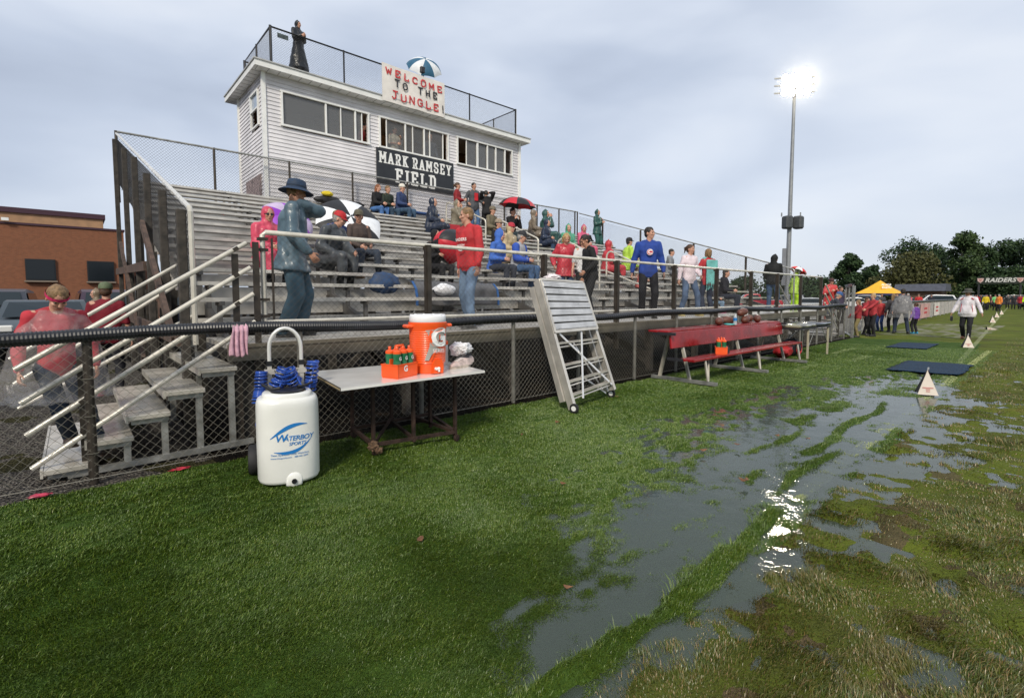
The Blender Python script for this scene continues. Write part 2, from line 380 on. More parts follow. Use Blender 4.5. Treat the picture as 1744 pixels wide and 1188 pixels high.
# ---- aisle hand loops
loops = []
def loop(xc, ra, rb, label):
    t = thing('aisle_handrail', label, 'handrail', (xc, 6.6 + run * ra, DK + rise * ra), 'white loop handrails in the aisle')
    pts = []
    ya, yb = 6.45 + run * ra, 6.45 + run * rb; za, zb = DK + rise * ra, DK + rise * rb; h = .86
    def arc(c, a0, a1, r, k=5): return [(xc, c[0] + r * math.cos(R(a0 + (a1 - a0) * i / k)), c[1] + r * math.sin(R(a0 + (a1 - a0) * i / k))) for i in range(k + 1)]
    r = .14
    pts = [(xc, ya, za)] + arc((ya + r, za + h - .06), 180, 108, r) + arc((yb - r, zb + h), 108, 0, r) + [(xc, yb, zb)]
    m = MB(); m.tube(pts, .024, 10); m.build('hand_loop', M_rail, t, 45)
    m = MB(); m.tube([(xc, ya, za + .42), (xc, yb, zb + .46)], .02, 8); m.build('mid_rail', M_rail, t, 45)
loop(10.15, 10.2, 13.9, 'white loop handrail at the top of the aisle below the press box')
loop(10.15, 6.2, 9.2, 'white loop handrail beside the blue and grey jacket halfway up the aisle')
loop(10.6, 3.1, 5.6, 'white loop handrail just behind the woman in the red jacket')
loop(11.3, 1.0, 3.6, 'white loop handrail low in the stand behind the man in blue')
# ================================================================ PRESS BOX
PBX0, PBX1, PBY, PBYB = 4.36, 14.45, 15.75, 18.5
pb = thing('press_box', 'white sided press box with sliding windows on top of the stand', 'press box', (9.4, 17, 0))
M_side = pm('vinyl_siding', (.69, .67, .69), .5, 0, (1.3, .12))
def lap(mb, p, u, L_, z0, z1, nrm, holes=()):
    """overlapping siding courses; p start, u direction, nrm outward"""
    p = Vector(p); u = Vector(u); nrm = Vector(nrm); z = z0
    while z < z1 - .01:
        zt = min(z + .115, z1); segs = [(0, L_)]
        for (a, b, c, d) in holes:
            if zt > c + .01 and z < d - .01:
                ns = []
                for s0, s1 in segs:
                    if a > s0: ns.append((s0, min(a, s1)))
                    if b < s1: ns.append((max(b, s0), s1))
                segs = [q for q in ns if q[1] > q[0]]
        for s0, s1 in segs:
            a0 = p + u * s0; b0 = p + u * s1
            q = [a0 + nrm * .022 + Vector((0, 0, z)), b0 + nrm * .022 + Vector((0, 0, z)), b0 + nrm * .002 + Vector((0, 0, zt)), a0 + nrm * .002 + Vector((0, 0, zt))]
            bk = [x - nrm * .06 for x in q]
            mb.add(q + bk, [(0, 1, 2, 3), (0, 4, 5, 1), (1, 5, 6, 2), (2, 6, 7, 3), (3, 7, 4, 0), (7, 6, 5, 4)])
        z = zt
WIN = [(4.88, 7.56, 6.63, 7.56), (8.02, 10.75, 6.62, 7.57), (11.24, 13.98, 6.63, 7.58)]
holes = [(a - PBX0, b - PBX0, c, d) for a, b, c, d in WIN]
m = MB(); lap(m, (PBX0, PBY, 0), (1, 0, 0), PBX1 - PBX0, 3.9, 8.0, (0, -1, 0), holes); m.build('front_wall', M_side, pb)
m = MB(); lap(m, (PBX0, PBYB, 0), (0, -1, 0), PBYB - PBY, 3.9, 8.0, (-1, 0, 0), [(1.50, 2.35, 6.65, 7.62)]); m.build('side_wall', M_side, pb)
m = MB(); lap(m, (PBX1, PBY, 0), (0, 1, 0), PBYB - PBY, 3.9, 8.0, (1, 0, 0)); m.build('side_wall', M_side, pb)
m = MB(); lap(m, (PBX1, PBYB, 0), (-1, 0, 0), PBX1 - PBX0, 3.9, 8.0, (0, 1, 0)); m.build('rear_wall', M_side, pb)
m = MB(); m.box(((PBX0 + PBX1) / 2, (PBY + PBYB) / 2, 5.7), (PBX1 - PBX0 - .2, PBYB - PBY - .2, .06)); m.box((9.4, PBYB - .12, 6.8), (9.9, .03, 2.3)); m.build('interior', pm('wood_panelling', (.16, .085, .035), .6, 0, (4, .3)), pb)
m = MB(); m.box((9.3, 16.1, 7.9), (3.0, .2, .05)); m.build('ceiling_lamp', pm('ceiling_lamp_glow', (1, .9, .7), .5, 0, None, None, .5, 0, None, 1, ((1, .82, .6), 3.5)), pb)
m = MB(); m.box((9.42, 17.1, 7.95), (9.8, 2.4, .04)); m.build('ceiling', pm('pale_ceiling', (.45, .42, .38), .8), pb)
m = MB()
for x, y in ((PBX0, PBY), (PBX1, PBY), (PBX0, PBYB)):
    m = MB(); m.box((x, y, 5.95), (.11, .11, 4.1)); m.build('corner_trim', M_white, pb)
for x in (5.0, 9.4, 13.8):
    m = MB(); m.box((x, 17.2, 1.95), (.2, .2, 3.9)); m.build('support_post', M_wood, pb)
m = MB(); m.box((9.4, 17.15, 3.86), (10.0, 2.7, .08)); m.build('floor_deck', M_wood, pb)
# roof slab with fascia and soffit
m = MB(); m.box((9.42, 17.22, 8.10), (10.72, 3.66, .19)); m.build('roof', M_white, pb)
m = MB(); m.box((9.42, 15.375, 8.185), (10.76, .03, .035)); m.box((4.045, 17.22, 8.185), (.03, 3.7, .035)); m.build('gutter_edge', pm('grey_gutter', (.45, .45, .44), .5, .2, (4, .15)), pb)
m = MB()
for x in np.arange(4.15, 14.75, .3): m.box((x, 15.56, 8.001), (.012, .33, .008))
for y in np.arange(15.8, 18.9, .3): m.box((4.2, y, 8.001), (.26, .012, .008))
m.build('soffit_ribs', pm('soffit_groove', (.35, .35, .34), .6), pb)
M_glass = bpy.data.materials.new('window_glass'); M_glass.use_nodes = True
_t = M_glass.node_tree; _b = _t.nodes['Principled BSDF']; _b.inputs['Base Color'].default_value = (.17, .175, .18, 1); _b.inputs['Roughness'].default_value = .06; _b.inputs['Alpha'].default_value = .50; _b.inputs['Specular IOR Level'].default_value = .9  # grey of the reflected sky is put into the base colour
MG2 = M_glass.copy(); MG2.name = 'clearer_glass'; MG2.node_tree.nodes['Principled BSDF'].inputs['Alpha'].default_value = .30
wspec = [  # pane edges as fractions, open ones left without glass
 (WIN[0], [(0, .47, 1), (.49, .66, 1), (.66, .83, 1), (.85, .925, 1), (.925, 1, 0)], 'wide dark fixed pane'),
 (WIN[1], [(0, .085, 0), (.085, .34, 1), (.36, .46, 1), (.46, .62, 1), (.64, .72, 1), (.72, .93, 1), (.93, 1, 0)], ''),
 (WIN[2], [(0, .15, 0), (.15, .33, 1), (.36, .52, 1), (.54, .68, 1), (.70, .86, 1), (.88, 1, 0)], '')]
for (a, b, c, d), panes, _ in wspec:
    # fractions run in perspective-free metres
    W_ = b - a; fr = MB(); t_ = .055
    fr.box(((a + b) / 2, PBY - .03, d + t_ / 2), (W_ + 2 * t_ + .04, .07, t_)); fr.box(((a + b) / 2, PBY - .035, c - t_ / 2), (W_ + 2 * t_ + .04, .09, t_))
    for x in (a - t_ / 2, b + t_ / 2): fr.box((x, PBY - .03, (c + d) / 2), (t_, .066, d - c))
    f = fr.build('window', M_white, pb)
    last = 0; al = MG2 if a == WIN[1][0] else M_glass
    for p0, p1, gl in panes:
        x0, x1 = a + W_ * p0, a + W_ * p1
        mu = MB()
        if p0 - last > .01: mu.box((x0 - (p0 - last) * W_ / 2, PBY - .02, (c + d) / 2), ((p0 - last) * W_, .05, d - c))
        elif p0 > 0: mu.box((x0, PBY - .012, (c + d) / 2), (.03, .04, d - c))
        last = p1
        if mu.v: mu.build('mullion', M_white, f)
        if gl: mu2 = MB(); mu2.box(((x0 + x1) / 2, PBY + .01 + .012 * (int(p0 * 20) % 2), (c + d) / 2), (x1 - x0, .006, d - c)); mu2.build('pane', al, f)
f = MB()
for y in (16.2, 16.99): f.box((PBX0 - .03, y, 7.13), (.06, .05, 1.03))
for z in (6.63, 7.13, 7.63): f.box((PBX0 - .03, 16.6, z), (.055, .78, .05))
f = f.build('side_window', M_white, pb)
g = MB(); g.box((PBX0 - .0, 16.6, 7.38), (.006, .74, .46)); g.build('pane', pm('sky_painted_glass', (.30, .36, .45), .05, 0, None, None, .9), f)  # sky brightness painted into the pane colour
m = MB(); m.box((PBX0 - .035, 16.95, 4.72), (.03, 1.6, .9)); m.build('skirting_panel', pm('mottled_board', (.22, .17, .17), .8, 0, (9, .5)), pb)
# ---- roof fence (a thing standing on the roof)
t = thing('roof_fence', 'black chain link fence round the press box roof', 'fence', (9, 16.5, 8.2))
fx0, fx1, fy0, fy1, fzt = 4.52, 14.0, 15.47, 18.3, 9.215
m = MB(); m.tube([(fx0, fy0, fzt), (fx1, fy0, fzt), (fx1, fy1, fzt), (fx0, fy1, fzt), (fx0, fy0, fzt)], .026, 8); m.build('top_rail', M_black, t)
for x, y, r in ((fx0, fy0, .04), (6.68, fy0, .028), (9.1, fy0, .028), (11.62, fy0, .028), (fx1, fy0, .04), (fx0, 16.9, .03), (fx0, fy1, .04), (fx1, 16.9, .028), (fx1, fy1, .04), (7.5, fy1, .028), (10.6, fy1, .028)):
    m = MB(); m.tube([(x, y, 8.19), (x, y, fzt + .03)], r, 8); m.build('post', M_black, t)
m = MB()
for o, u, ln in (((fx0, fy0, 8.21), (1, 0, 0), fx1 - fx0), ((fx0, fy0, 8.21), (0, 1, 0), fy1 - fy0), ((fx1, fy0, 8.21), (0, 1, 0), fy1 - fy0), ((fx0, fy1, 8.21), (1, 0, 0), fx1 - fx0)):
    netting(m, o, u, .99, ln, .07, .0024)
m.build('wire_mesh', M_wire_d, t)
m = MB(); m.box((4.85, 15.44, 9.03), (.30, .012, .13)); tag(m.build('fence_plate', pm('grey_plate', (.06, .08, .08), .4, 0, (20, .5))), 'small dark maker plate on the press box roof fence', 'plate')
# ---- signs
t = thing('field_name_sign', 'black sign with white slab letters naming the field, on the press box wall', 'sign', (9.42, PBY - .05, 5.96))
m = MB(); m.box((9.42, PBY - .05, 5.965), (3.15, .035, 1.17)); m.build('sign_board', pm('sign_black', (.018, .02, .024), .4, 0, (5, .2)), t)
m = MB(); lw = .232; x = 7.93
for word, gap in (('MARK', .12), ('RAMSEY', 0)):
    for ch in word:
        wd = .305 if ch == 'M' else (.15 if ch == 'I' else .262)
        strokes(m, ch, (x, PBY - .07, 6.05), (1, 0, 0), (0, 0, 1), wd - .02, .40, .062, True); x += wd + .018
    x += gap
x = 8.53
for ch in 'FIELD':
    wd = .20 if ch == 'I' else .33
    strokes(m, ch, (x, PBY - .07, 5.46), (1, 0, 0), (0, 0, 1), wd, .50, .085, True); x += wd + .045
m.build('lettering', pm('sign_white', (.80, .80, .78), .5), t)
t = thing('welcome_banner', 'white painted bedsheet banner in red and black letters on the roof fence', 'banner', (9.0, 15.4, 8.7))
m = MB(); bx0, bx1, bz0, bz1 = 7.93, 10.40, 8.02, 9.25
nx, nz = 34, 12; vs = []
def bwave(x, z): return 15.36 - .012 * math.sin(x * 6.3) - .01 * noise.noise(Vector((x * 2.5, z * 2.5, 1)))
for i in range(nx + 1):
    for j in range(nz + 1):
        x = bx0 + (bx1 - bx0) * i / nx; z = bz0 + (bz1 - bz0) * j / nz - .018 * abs(math.sin((x - bx0) * 3.2)) * (j / nz)
        vs.append((x, bwave(x, z), z))
n0 = len(vs); vs += [(x, y + .006, z) for x, y, z in vs]
fs = []
for i in range(nx):
    for j in range(nz):
        a = i * (nz + 1) + j; b = a + nz + 1; fs += [(a, b, b + 1, a + 1), (n0 + a, n0 + a + 1, n0 + b + 1, n0 + b)]
m.add(vs, fs); m.build('sheet', pm('banner_sheet', (.74, .70, .66), .8, 0, (3, .08), (14, .3)), t, 60)
def banner_line(word, x, z, w_, h_, th, mat, sp, dz, jit):
    m = MB(); rr = random.Random(len(word))
    for ch in word:
        if ch != ' ':
            strokes(m, ch, (x, 15.335, z + rr.uniform(-jit, jit)), (1, 0, 0), (0, 0, 1), w_ * (.35 if ch == '!' else 1), h_ * rr.uniform(.93, 1.06), th, False, .004, rr.uniform(-.09, .09))
        x += sp; z += dz
    m.build('painted_word', mat, t)
M_red = pm('red_paint', (.52, .035, .04), .6, 0, (9, .25)); M_bk = pm('black_letter', (.02, .02, .025), .6)
banner_line('WELCOME', 8.03, 8.90, .26, .25, .045, M_red, .335, -.012, .012)
banner_line('TO THE', 8.36, 8.55, .23, .26, .045, M_bk, .30, 0, .01)
banner_line('JUNGLE', 8.25, 8.14, .27, .28, .045, M_red, .325, 0, .012)
banner_line('!', 10.27, 8.15, .22, .27, .045, M_bk, .3, 0, 0)
# ================================================================ SIDELINE FENCE with corrugated pipe
FY = 5.1
f1 = thing('sideline_fence', 'chain link fence topped by black corrugated pipe along the sideline', 'fence', (8, FY, 0))
def sag(x): return 1.185 + .018 * math.sin(x * 1.7) + .012 * math.sin(x * .63 + 1)
pts = []
x = -4.0
while x < 20.4:
    pts.append((x, FY, sag(x))); x += .012 if x < 3.5 else .03
m = MB(); m.tube(pts, .051, 14, ribs=1); m.build('pipe_cap', pm('black_corrugated_pipe', (.013, .014, .018), .38, 0, (6, .3)), f1, 20)
for x in (-3.0, -1.45, .06, 1.69, 3.1, 4.6, 6.0, 7.56, 9.0, 10.46, 11.8, 12.98, 14.5, 16.0, 17.5, 19.0, 20.4):
    m = MB(); m.tube([(x, FY + .03, 0), (x, FY + .03, 1.15)], .029 if x > .5 else .033, 10); m.build('post', (pm('dull_fence_post', (.19, .185, .165), .5, .4, (9, .3)) if x > .5 else M_dark), f1, 45)
m = MB(); netting(m, (-4, FY, .03), (1, 0, 0), 1.12, 9.6, .078, .0018); netting(m, (5.6, FY, .03), (1, 0, 0), 1.12, 14.8, .078, .0011); m.build('wire_mesh', M_wire, f1)
m = MB(); m.tube([(-4, FY, .045), (20.4, FY, .045)], .004, 5)
for x in (.06, 1.69, 4.6, 7.56, 10.46):
    for z in (.25, .55, .85): m.tube([(x - .04, FY - .005, z + .004), (x + .0, FY - .01, z), (x + .04, FY - .005, z + .003)], .003, 4)
m.build('tie_wire', M_wire, f1)
# far part beyond the gate: runs on towards the end zone
f2 = thing('far_fence', 'grey chain link fence with black top pipe running to the end zone', 'fence', (40, 5.9, 0))
p0 = Vector((24.2, 5.45, 0)); p1 = Vector((74, 7.3, 0)); uu = (p1 - p0).normalized(); ln = (p1 - p0).length
m = MB(); m.tube([p0 + Vector((0, 0, 1.2)), p1 + Vector((0, 0, 1.2))], .065, 8); m.build('pipe_cap', M_black, f2)
for k in range(19):
    q = p0 + uu * ln * k / 18; m = MB(); m.tube([q, q + Vector((0, 0, 1.15))], .03, 6); m.build('post', M_galv, f2)
m = MB(); netting(m, p0 + Vector((0, 0, .05)), uu, 1.1, ln, .11, .0045); m.build('wire_mesh', pm('far_wire', (.33, .31, .28), .6), f2)
for k, (s0, s1, c, lab) in enumerate(((16.0, 20.5, (.50, .30, .27), 'faded red and white banner tied to the far fence'), (23, 26, (.62, .57, .52), 'pale advertising banner tied to the far fence'))):
    tb = thing('fence_banner', lab, 'banner', p0 + uu * s0, 'banners on the far fence')
    a = p0 + uu * s0 + Vector((0, -.06, .1)); b = p0 + uu * s1 + Vector((0, -.06, .1))
    m = MB(); m.bar(a + Vector((0, 0, .48)), b + Vector((0, 0, .48)), .02, .95); m.build('sheet', pm('banner%d' % k, c, .7, 0, (1.5, .2)), tb)
    m = MB(); c0 = (a + b) / 2
    for zz in (.35, .62): m.bar(c0 + uu * -.7 + Vector((0, -.02, zz)), c0 + uu * .7 + Vector((0, -.02, zz)), .004, .12)
    m.build('stripe', M_red, tb)
# gate between the two fences
g = thing('fence_gate', 'tall open chain link gate beside the old man in a blue cap', 'gate', (21.6, 5.3, 0))
m = MB(); gx = 21.3; pts = [(gx, 5.12, .06), (gx, 5.12, 1.9), (gx + 2.6, 6.0, 1.9), (gx + 2.6, 6.0, .06), (gx, 5.12, .06)]
m.tube(pts, .03, 8); m.tube([(gx + 1.3, 5.56, .06), (gx + 1.3, 5.56, 1.9)], .025, 8); m.build('gate_frame', M_galv, g)
m = MB(); netting(m, (gx, 5.12, .1), (2.6, .88, 0), 1.75, 2.74, .11, .0010); m.build('wire_mesh', M_wire, g)
m = MB(); m.box((gx - .05, 5.08, .95), (.08, .08, 1.9)); m.build('gate_post', M_galv, g)
m = MB(); m.bar((gx, 5.12, 1.95), (gx + 2.6, 6.0, 1.95), .09, .07); m.build('pipe_cap', M_black, g)
# right stairs of the stand
rs = thing('exit_ramp_stairs', 'grey steps and rails at the far right end of the walkway', 'stairs', (20, 6.2, 0))
for i in range(5):
    m = MB(); m.box((19.5 + .28 * i, 6.15, .86 - .175 * i), (.3, 1.5, .045)); m.build('tread', M_alu, rs)
for y in (5.42, 6.9):
    for dz in (.25, .55, .88):
        m = MB(); m.tube([(19.2, y, 1.05 + dz), (20.9, y, dz)], .024, 8); m.build('rail_pipe', M_rail, rs)
    m = MB(); m.box((20.8, y, .5), (.07, .07, 1.0)); m.build('rail_post', M_dark, rs)
# ================================================================ THINGS ALONG THE SIDELINE
# ---- water cart
wx, wy = 1.27, 4.19
face = Vector((-.27, -.96, 0)).normalized(); side = Vector((-face.y, face.x, 0))   # side points to the right of the tank seen from the field (+x)
side = Vector((.96, -.27, 0))
t = thing('water_cart', 'white hydration tank on a hand truck with blue coiled hoses, in front of the fence', 'water cart', (wx, wy, 0))
M_tank = pm('milky_plastic', (.74, .74, .70), .32, 0, (2.2, .07), (9, .15), .5, .1)
def TP(a, b, z): return Vector((wx, wy, 0)) + side * a - face * b + Vector((0, 0, z))   # a right, b away from the viewer
# D-shaped (rounded front) tank: lofted outline
def outline(s, n=40):
    pts = []
    for i in range(n):
        a = 2 * math.pi * i / n; ca, sa = math.cos(a), math.sin(a)
        e = 2 / 2.6 if sa < 0 else 2 / 3.6
        pts.append((.235 * s * math.copysign(abs(ca) ** e, ca), .20 * s * math.copysign(abs(sa) ** e, sa)))
    return pts
prof = [(.0, .86), (.012, .95), (.035, .99), (.30, 1.0), (.48, 1.0), (.60, .995), (.64, .985), (.665, .95), (.678, .88), (.68, .80), (.705, .79), (.715, .74), (.717, .3)]
m = MB(); vs = []; fs = []; n_ = 40
for z, s_ in prof:
    for a, b in outline(s_): vs.append(TP(a, b, z + .015))
for i in range(len(prof) - 1):
    for j in range(n_): fs.append((i * n_ + j, i * n_ + (j + 1) % n_, (i + 1) * n_ + (j + 1) % n_, (i + 1) * n_ + j))
fs += [tuple(range(n_))[::-1], tuple((len(prof) - 1) * n_ + j for j in range(n_))]
m.add(vs, fs); m.build('tank', M_tank, t, 50)
fr3 = Matrix((side, -face, Vector((0, 0, 1)))).transposed()
m = MB(); m.lathe(TP(.03, -.197, .055), [(.0, -.02), (.055, -.02), (.058, .0), (.04, .012), (.0, .012)], 20, fr3 @ Matrix.Rotation(R(90), 3, 'X'))
m.box(TP(.03, -.19, .035), (.12, .03, .07), fr3.to_4x4(), bev=.012); m.build('drain_boss', M_tank, t, 50)
m = MB(); m.lathe(TP(.03, -.212, .045), [(.0, -.02), (.02, -.02), (.02, .01), (.0, .01)], 12, fr3 @ Matrix.Rotation(R(90), 3, 'X')); m.build('drain_plug', M_black, t)
m = MB(); m.lathe(TP(.01, .0, .715), [(.13, .0), (.135, .012), (.13, .03), (.08, .036), (.0, .038)], 28); m.build('lid', pm('black_plastic', (.012, .012, .013), .3, 0, (9, .2)), t, 50)
hp = []
for a_ in range(0, 181, 15): hp.append(TP(-.125 * math.cos(R(a_)), .25, 1.06 + .17 * math.sin(R(a_))))
m = MB(); m.tube([TP(-.125, .24, .82)] + hp + [TP(.125, .24, .82)], .016, 10); m.build('handle', pm('white_handle', (.70, .69, .66), .3, .3), t, 45)
m = MB()
for s_ in (-1, 1):
    m.box(TP(.125 * s_, .24, .55), (.035, .03, .72), fr3.to_4x4())
m.box(TP(0, .225, .865), (.33, .012, .045), fr3.to_4x4()); m.box(TP(0, .23, .15), (.3, .02, .04), fr3.to_4x4()); m.build('hand_truck_frame', M_alu, t)
m = MB()
for s_ in (-1, 1): m.box(TP(.125 * s_, .24, .935), (.046, .042, .04), fr3.to_4x4())
m.build('grip_collar', M_black, t)
text_mesh('maker_plate', 'WATERBOY', M_bk, t, TP(0, .217, .865), side, (0, 0, 1), .035, .002, .01, .2)
for s_ in (-1, 1):
    m = MB(); c = TP(-.265 if s_ < 0 else .165, .25, .125); rm = fr3 @ Matrix.Rotation(R(90), 3, 'Y')
    m.lathe(c, [(.07, -.035), (.115, -.04), (.125, -.025), (.125, .025), (.115, .04), (.07, .035)], 28, rm); m.build('tyre', pm('rubber', (.015, .015, .016), .7, 0, (20, .3)), t, 40)
    m = MB(); m.lathe(c, [(.0, -.03), (.072, -.03), (.072, .03), (.0, .03)], 20, rm); m.build('rim', M_alu, t, 40)
M_hose = pm('blue_hose', (.015, .065, .34), .3, 0, (9, .2), None, .5, .2)
def coil(c, ax, r, turns, ln, tail=None, lead=None):
    pts = list(lead or []); c = Vector(c); ax = Vector(ax).normalized(); e1 = ax.orthogonal().normalized(); e2 = ax.cross(e1)
    for i in range(turns * 12 + 1):
        a = 2 * math.pi * i / 12; k = i / (turns * 12)
        rr = r * (1 + .22 * noise.noise(Vector((k * 5, ax.x, 3))))
        pts.append(c + ax * (k - .5) * ln + e1 * math.cos(a) * rr + e2 * math.sin(a) * rr * 1.0 + Vector((0, 0, -.0 + .02 * math.sin(k * 9))))
    return pts + list(tail or [])
for c, ax, r_, tn, ln_, tl in ((TP(-.20, .16, .74), (.15, .1, 1), .042, 15, .26, [TP(-.21, .1, .56), TP(-.235, .08, .46), TP(-.22, .08, .38)]),
                           (TP(.20, .2, .80), (.1, -.12, 1), .046, 11, .27, [TP(.16, .1, .66), TP(.08, .06, .74)]),
                           (TP(-.045, .10, .82), (.4, -.3, 1), .05, 8, .16, [TP(-.06, .02, .75)]), (TP(.045, .10, .82), (-.5, -.3, 1), .05, 7, .15, [TP(.12, .02, .74), TP(.17, .0, .72)])):
    m = MB(); m.tube(coil(c, ax, r_, tn, ln_, tl), .0075, 6); m.build('coiled_hose', M_hose, t, 60)
m = MB(); m.tube([TP(-.18, .1, .78), TP(-.12, .02, .745), TP(-.05, .0, .76)], .013, 8); m.tube([TP(.2, .12, .77), TP(.13, .03, .76), TP(.08, .0, .76)], .011, 8); m.build('nozzle', M_black, t, 50)
M_blue = pm('blue_print', (.015, .17, .47), .4)
def tank_warp(ca, cz):
    def f(a, b):
        X = ca + a; k = max(-.97, min(.97, X / .2351)); bb = .20 * (1 - abs(k) ** 2.6) ** (1 / 2.6)
        return TP(X, -bb - .003, cz + b)
    return f
W_ = tank_warp
text_mesh('logo_word', 'W', M_blue, t, (0, 0, 0), (1, 0, 0), (0, 0, 1), .082, 0, .018, .22, 'LEFT', W_(-.103, .392), 1)
text_mesh('logo_word', 'ATERBOY', M_blue, t, (0, 0, 0), (1, 0, 0), (0, 0, 1), .053, 0, .016, .22, 'LEFT', W_(-.040, .386), .92)
text_mesh('logo_word', 'SPORTS', M_blue, t, (0, 0, 0), (1, 0, 0), (0, 0, 1), .038, 0, .01, .22, 'CENTER', W_(.06, .342), .95)
text_mesh('small_print', 'Think Hydration. Think Waterboy.', M_blue, t, (0, 0, 0), (1, 0, 0), (0, 0, 1), .021, 0, .002, .1, 'CENTER', W_(.005, .262), .95)
text_mesh('small_print', 'www.h2osports.com    888 442 2899', M_blue, t, (0, 0, 0), (1, 0, 0), (0, 0, 1), .019, 0, .002, .1, 'CENTER', W_(.0, .238), .95)
def swoosh(f, w0, pts):
    m = MB(); k = len(pts); vs = []
    for i, (a, b) in enumerate(pts):
        th = w0 * math.sin(math.pi * (i + .35) / (k - .3)) ** 1.1 + .0015
        a2, b2 = pts[min(i + 1, k - 1)]; a1, b1 = pts[max(i - 1, 0)]; d = Vector((a2 - a1, b2 - b1)).normalized()
        vs += [f(a - d.y * th, b + d.x * th), f(a + d.y * th, b - d.x * th)]
    m.add(vs, [(2 * i, 2 * i + 1, 2 * i + 3, 2 * i + 2) for i in range(k - 1)]); m.build('logo_swoosh', M_blue, t)
f0 = tank_warp(.01, .375)
swoosh(f0, .014, [(-.145 + .27 * i / 24, .0 + .03 + .105 * math.sin(math.pi * (.02 + .60 * i / 24)) * (1 - .12 * i / 24) - .02 * (1 - i / 24)) for i in range(25)])
swoosh(f0, .012, [(-.12 + .27 * i / 24, -.085 - .026 * math.sin(math.pi * (.05 + .6 * i / 24)) + .10 * (i / 24) ** 3) for i in range(25)])
# ---- towel on the pipe
t = thing('pink_towel', 'faded pink towel hanging over the black pipe above the stairs end', 'towel', (1.14, 5.08, 1.2))
m = MB(); nx, nz = 36, 40; vs = []
for i in range(nx + 1):
    u = i / nx
    for j in range(nz + 1):
        q = j / nz; L_ = -.30 + .62 * q; xw = .15 * (1 - .30 * max(0, (.55 - abs(L_)) / .55))
        x = 1.13 + (u - .5) * xw * (1.15 if L_ > 0 else .9) + .02 * math.sin(q * 5); fold = .016 * math.sin(u * 21 + math.sin(q * 4) * 2) * min(1, .35 + abs(L_) * 3.2)
        edge = .045 * noise.noise(Vector((u * 4, L_ > 0, 2)))
        if abs(L_) < .085:
            a = L_ / .085 * math.pi / 2; y = FY - math.sin(a) * (.060 + fold * .4); z = 1.19 + math.cos(a) * (.060 + fold * .4)
        else:
            y = FY - math.copysign(.060 + .018 * abs(L_) * 3 + fold + .004, L_); z = 1.19 - (abs(L_) - .085) * (1 + edge * 4)
        vs.append((x, y, z))
fs = [(i * (nz + 1) + j, (i + 1) * (nz + 1) + j, (i + 1) * (nz + 1) + j + 1, i * (nz + 1) + j + 1) for i in range(nx) for j in range(nz)]
m.add(vs, fs); to = m.build('cloth', pm('pink_cloth', (.53, .31, .38), .9, 0, (18, .2), (60, .6)), t, 80)
sm = to.modifiers.new('thick', 'SOLIDIFY'); sm.thickness = .006
# ---- table
TZ = .75
tb = thing('folding_table', 'white topped utility table on a rusty frame in front of the fence', 'table', (2.5, 4.5, 0))
c4 = [Vector((1.60, 3.90, 0)), Vector((3.09, 3.88, 0)), Vector((3.22, 4.86, 0)), Vector((1.74, 5.0, 0))]
m = MB(); vs = [c + Vector((0, 0, TZ - .022)) for c in c4] + [c + Vector((0, 0, TZ)) for c in c4]
m.add(vs, [(3, 2, 1, 0), (4, 5, 6, 7), (0, 1, 5, 4), (1, 2, 6, 5), (2, 3, 7, 6), (3, 0, 4, 7)]); m.build('table_top', pm('white_wet_top', (.72, .71, .68), .12, 0, (2.5, .1), (5, .15), .5, .3), tb)
m = MB(); e = (c4[3] - c4[0]).normalized(); nn = Vector((-e.y, e.x, 0))
m.bar(c4[0] + nn * .003 + Vector((0, 0, TZ - .011)), c4[3] + nn * .003 + Vector((0, 0, TZ - .011)), .006, .03); m.build('dark_edge', M_dark, tb)
m = MB(); rr = random.Random(2)
for k in range(34):
    s_ = (k + .5) / 34
    m.box(c4[0] + (c4[3] - c4[0]) * s_ + nn * .007 + Vector((0, 0, TZ - .010)), (.004, .016, .012), (0, 0, math.atan2(e.y, e.x) - math.pi / 2))
m.build('chipped_edge', pm('tan_chips', (.42, .33, .18), .8), tb)
M_rust = pm('rusty_steel', (.040, .022, .016), .75, .3, (14, .5), (50, .6))
legs = [(2.06, 4.28), (2.90, 4.14), (3.12, 4.98), (2.16, 4.98)]
for x, y in legs + [(2.45, 4.21), (2.86, 4.55), (2.62, 4.98)]:
    m = MB(); m.box((x, y, .40), (.03, .03, .66)); m.build('leg', M_rust, tb)
for x, y in legs:
    m = MB(); m.lathe((x + .01, y - .01, .035), [(.0, -.014), (.035, -.014), (.035, .014), (.0, .014)], 14, Euler((R(90), 0, .4)).to_matrix()); m.box((x, y, .075), (.03, .04, .03)); m.build('caster', M_rust, tb)
m = MB()
for z in (.10, .70):
    for i in range(4):
        a, b = legs[i], legs[(i + 1) % 4]; m.bar((a[0], a[1], z), (b[0], b[1], z), .032, .032)
m.bar((2.45, 4.21, .1), (2.62, 4.98, .1), .03, .03); m.bar((2.86, 4.14, .12), (2.86, 4.98, .12), .03, .03); m.bar((2.08, 4.3, .1), (2.6, 4.97, .13), .025, .025)
m.build('frame', M_rust, tb)
m = MB(); m.ell((2.04, 4.25, .10), (.045, .035, .04), None, 12, 8, .8, 3); m.ell((2.08, 4.22, .06), (.04, .035, .03), None, 12, 8, .9, 6); tag(m.build('straw_clump', pm('straw', (.12, .07, .04), .9, 0, (60, .5), (90, 1))), 'clump of brown wet grass caught on the near table wheel', 'grass clump')
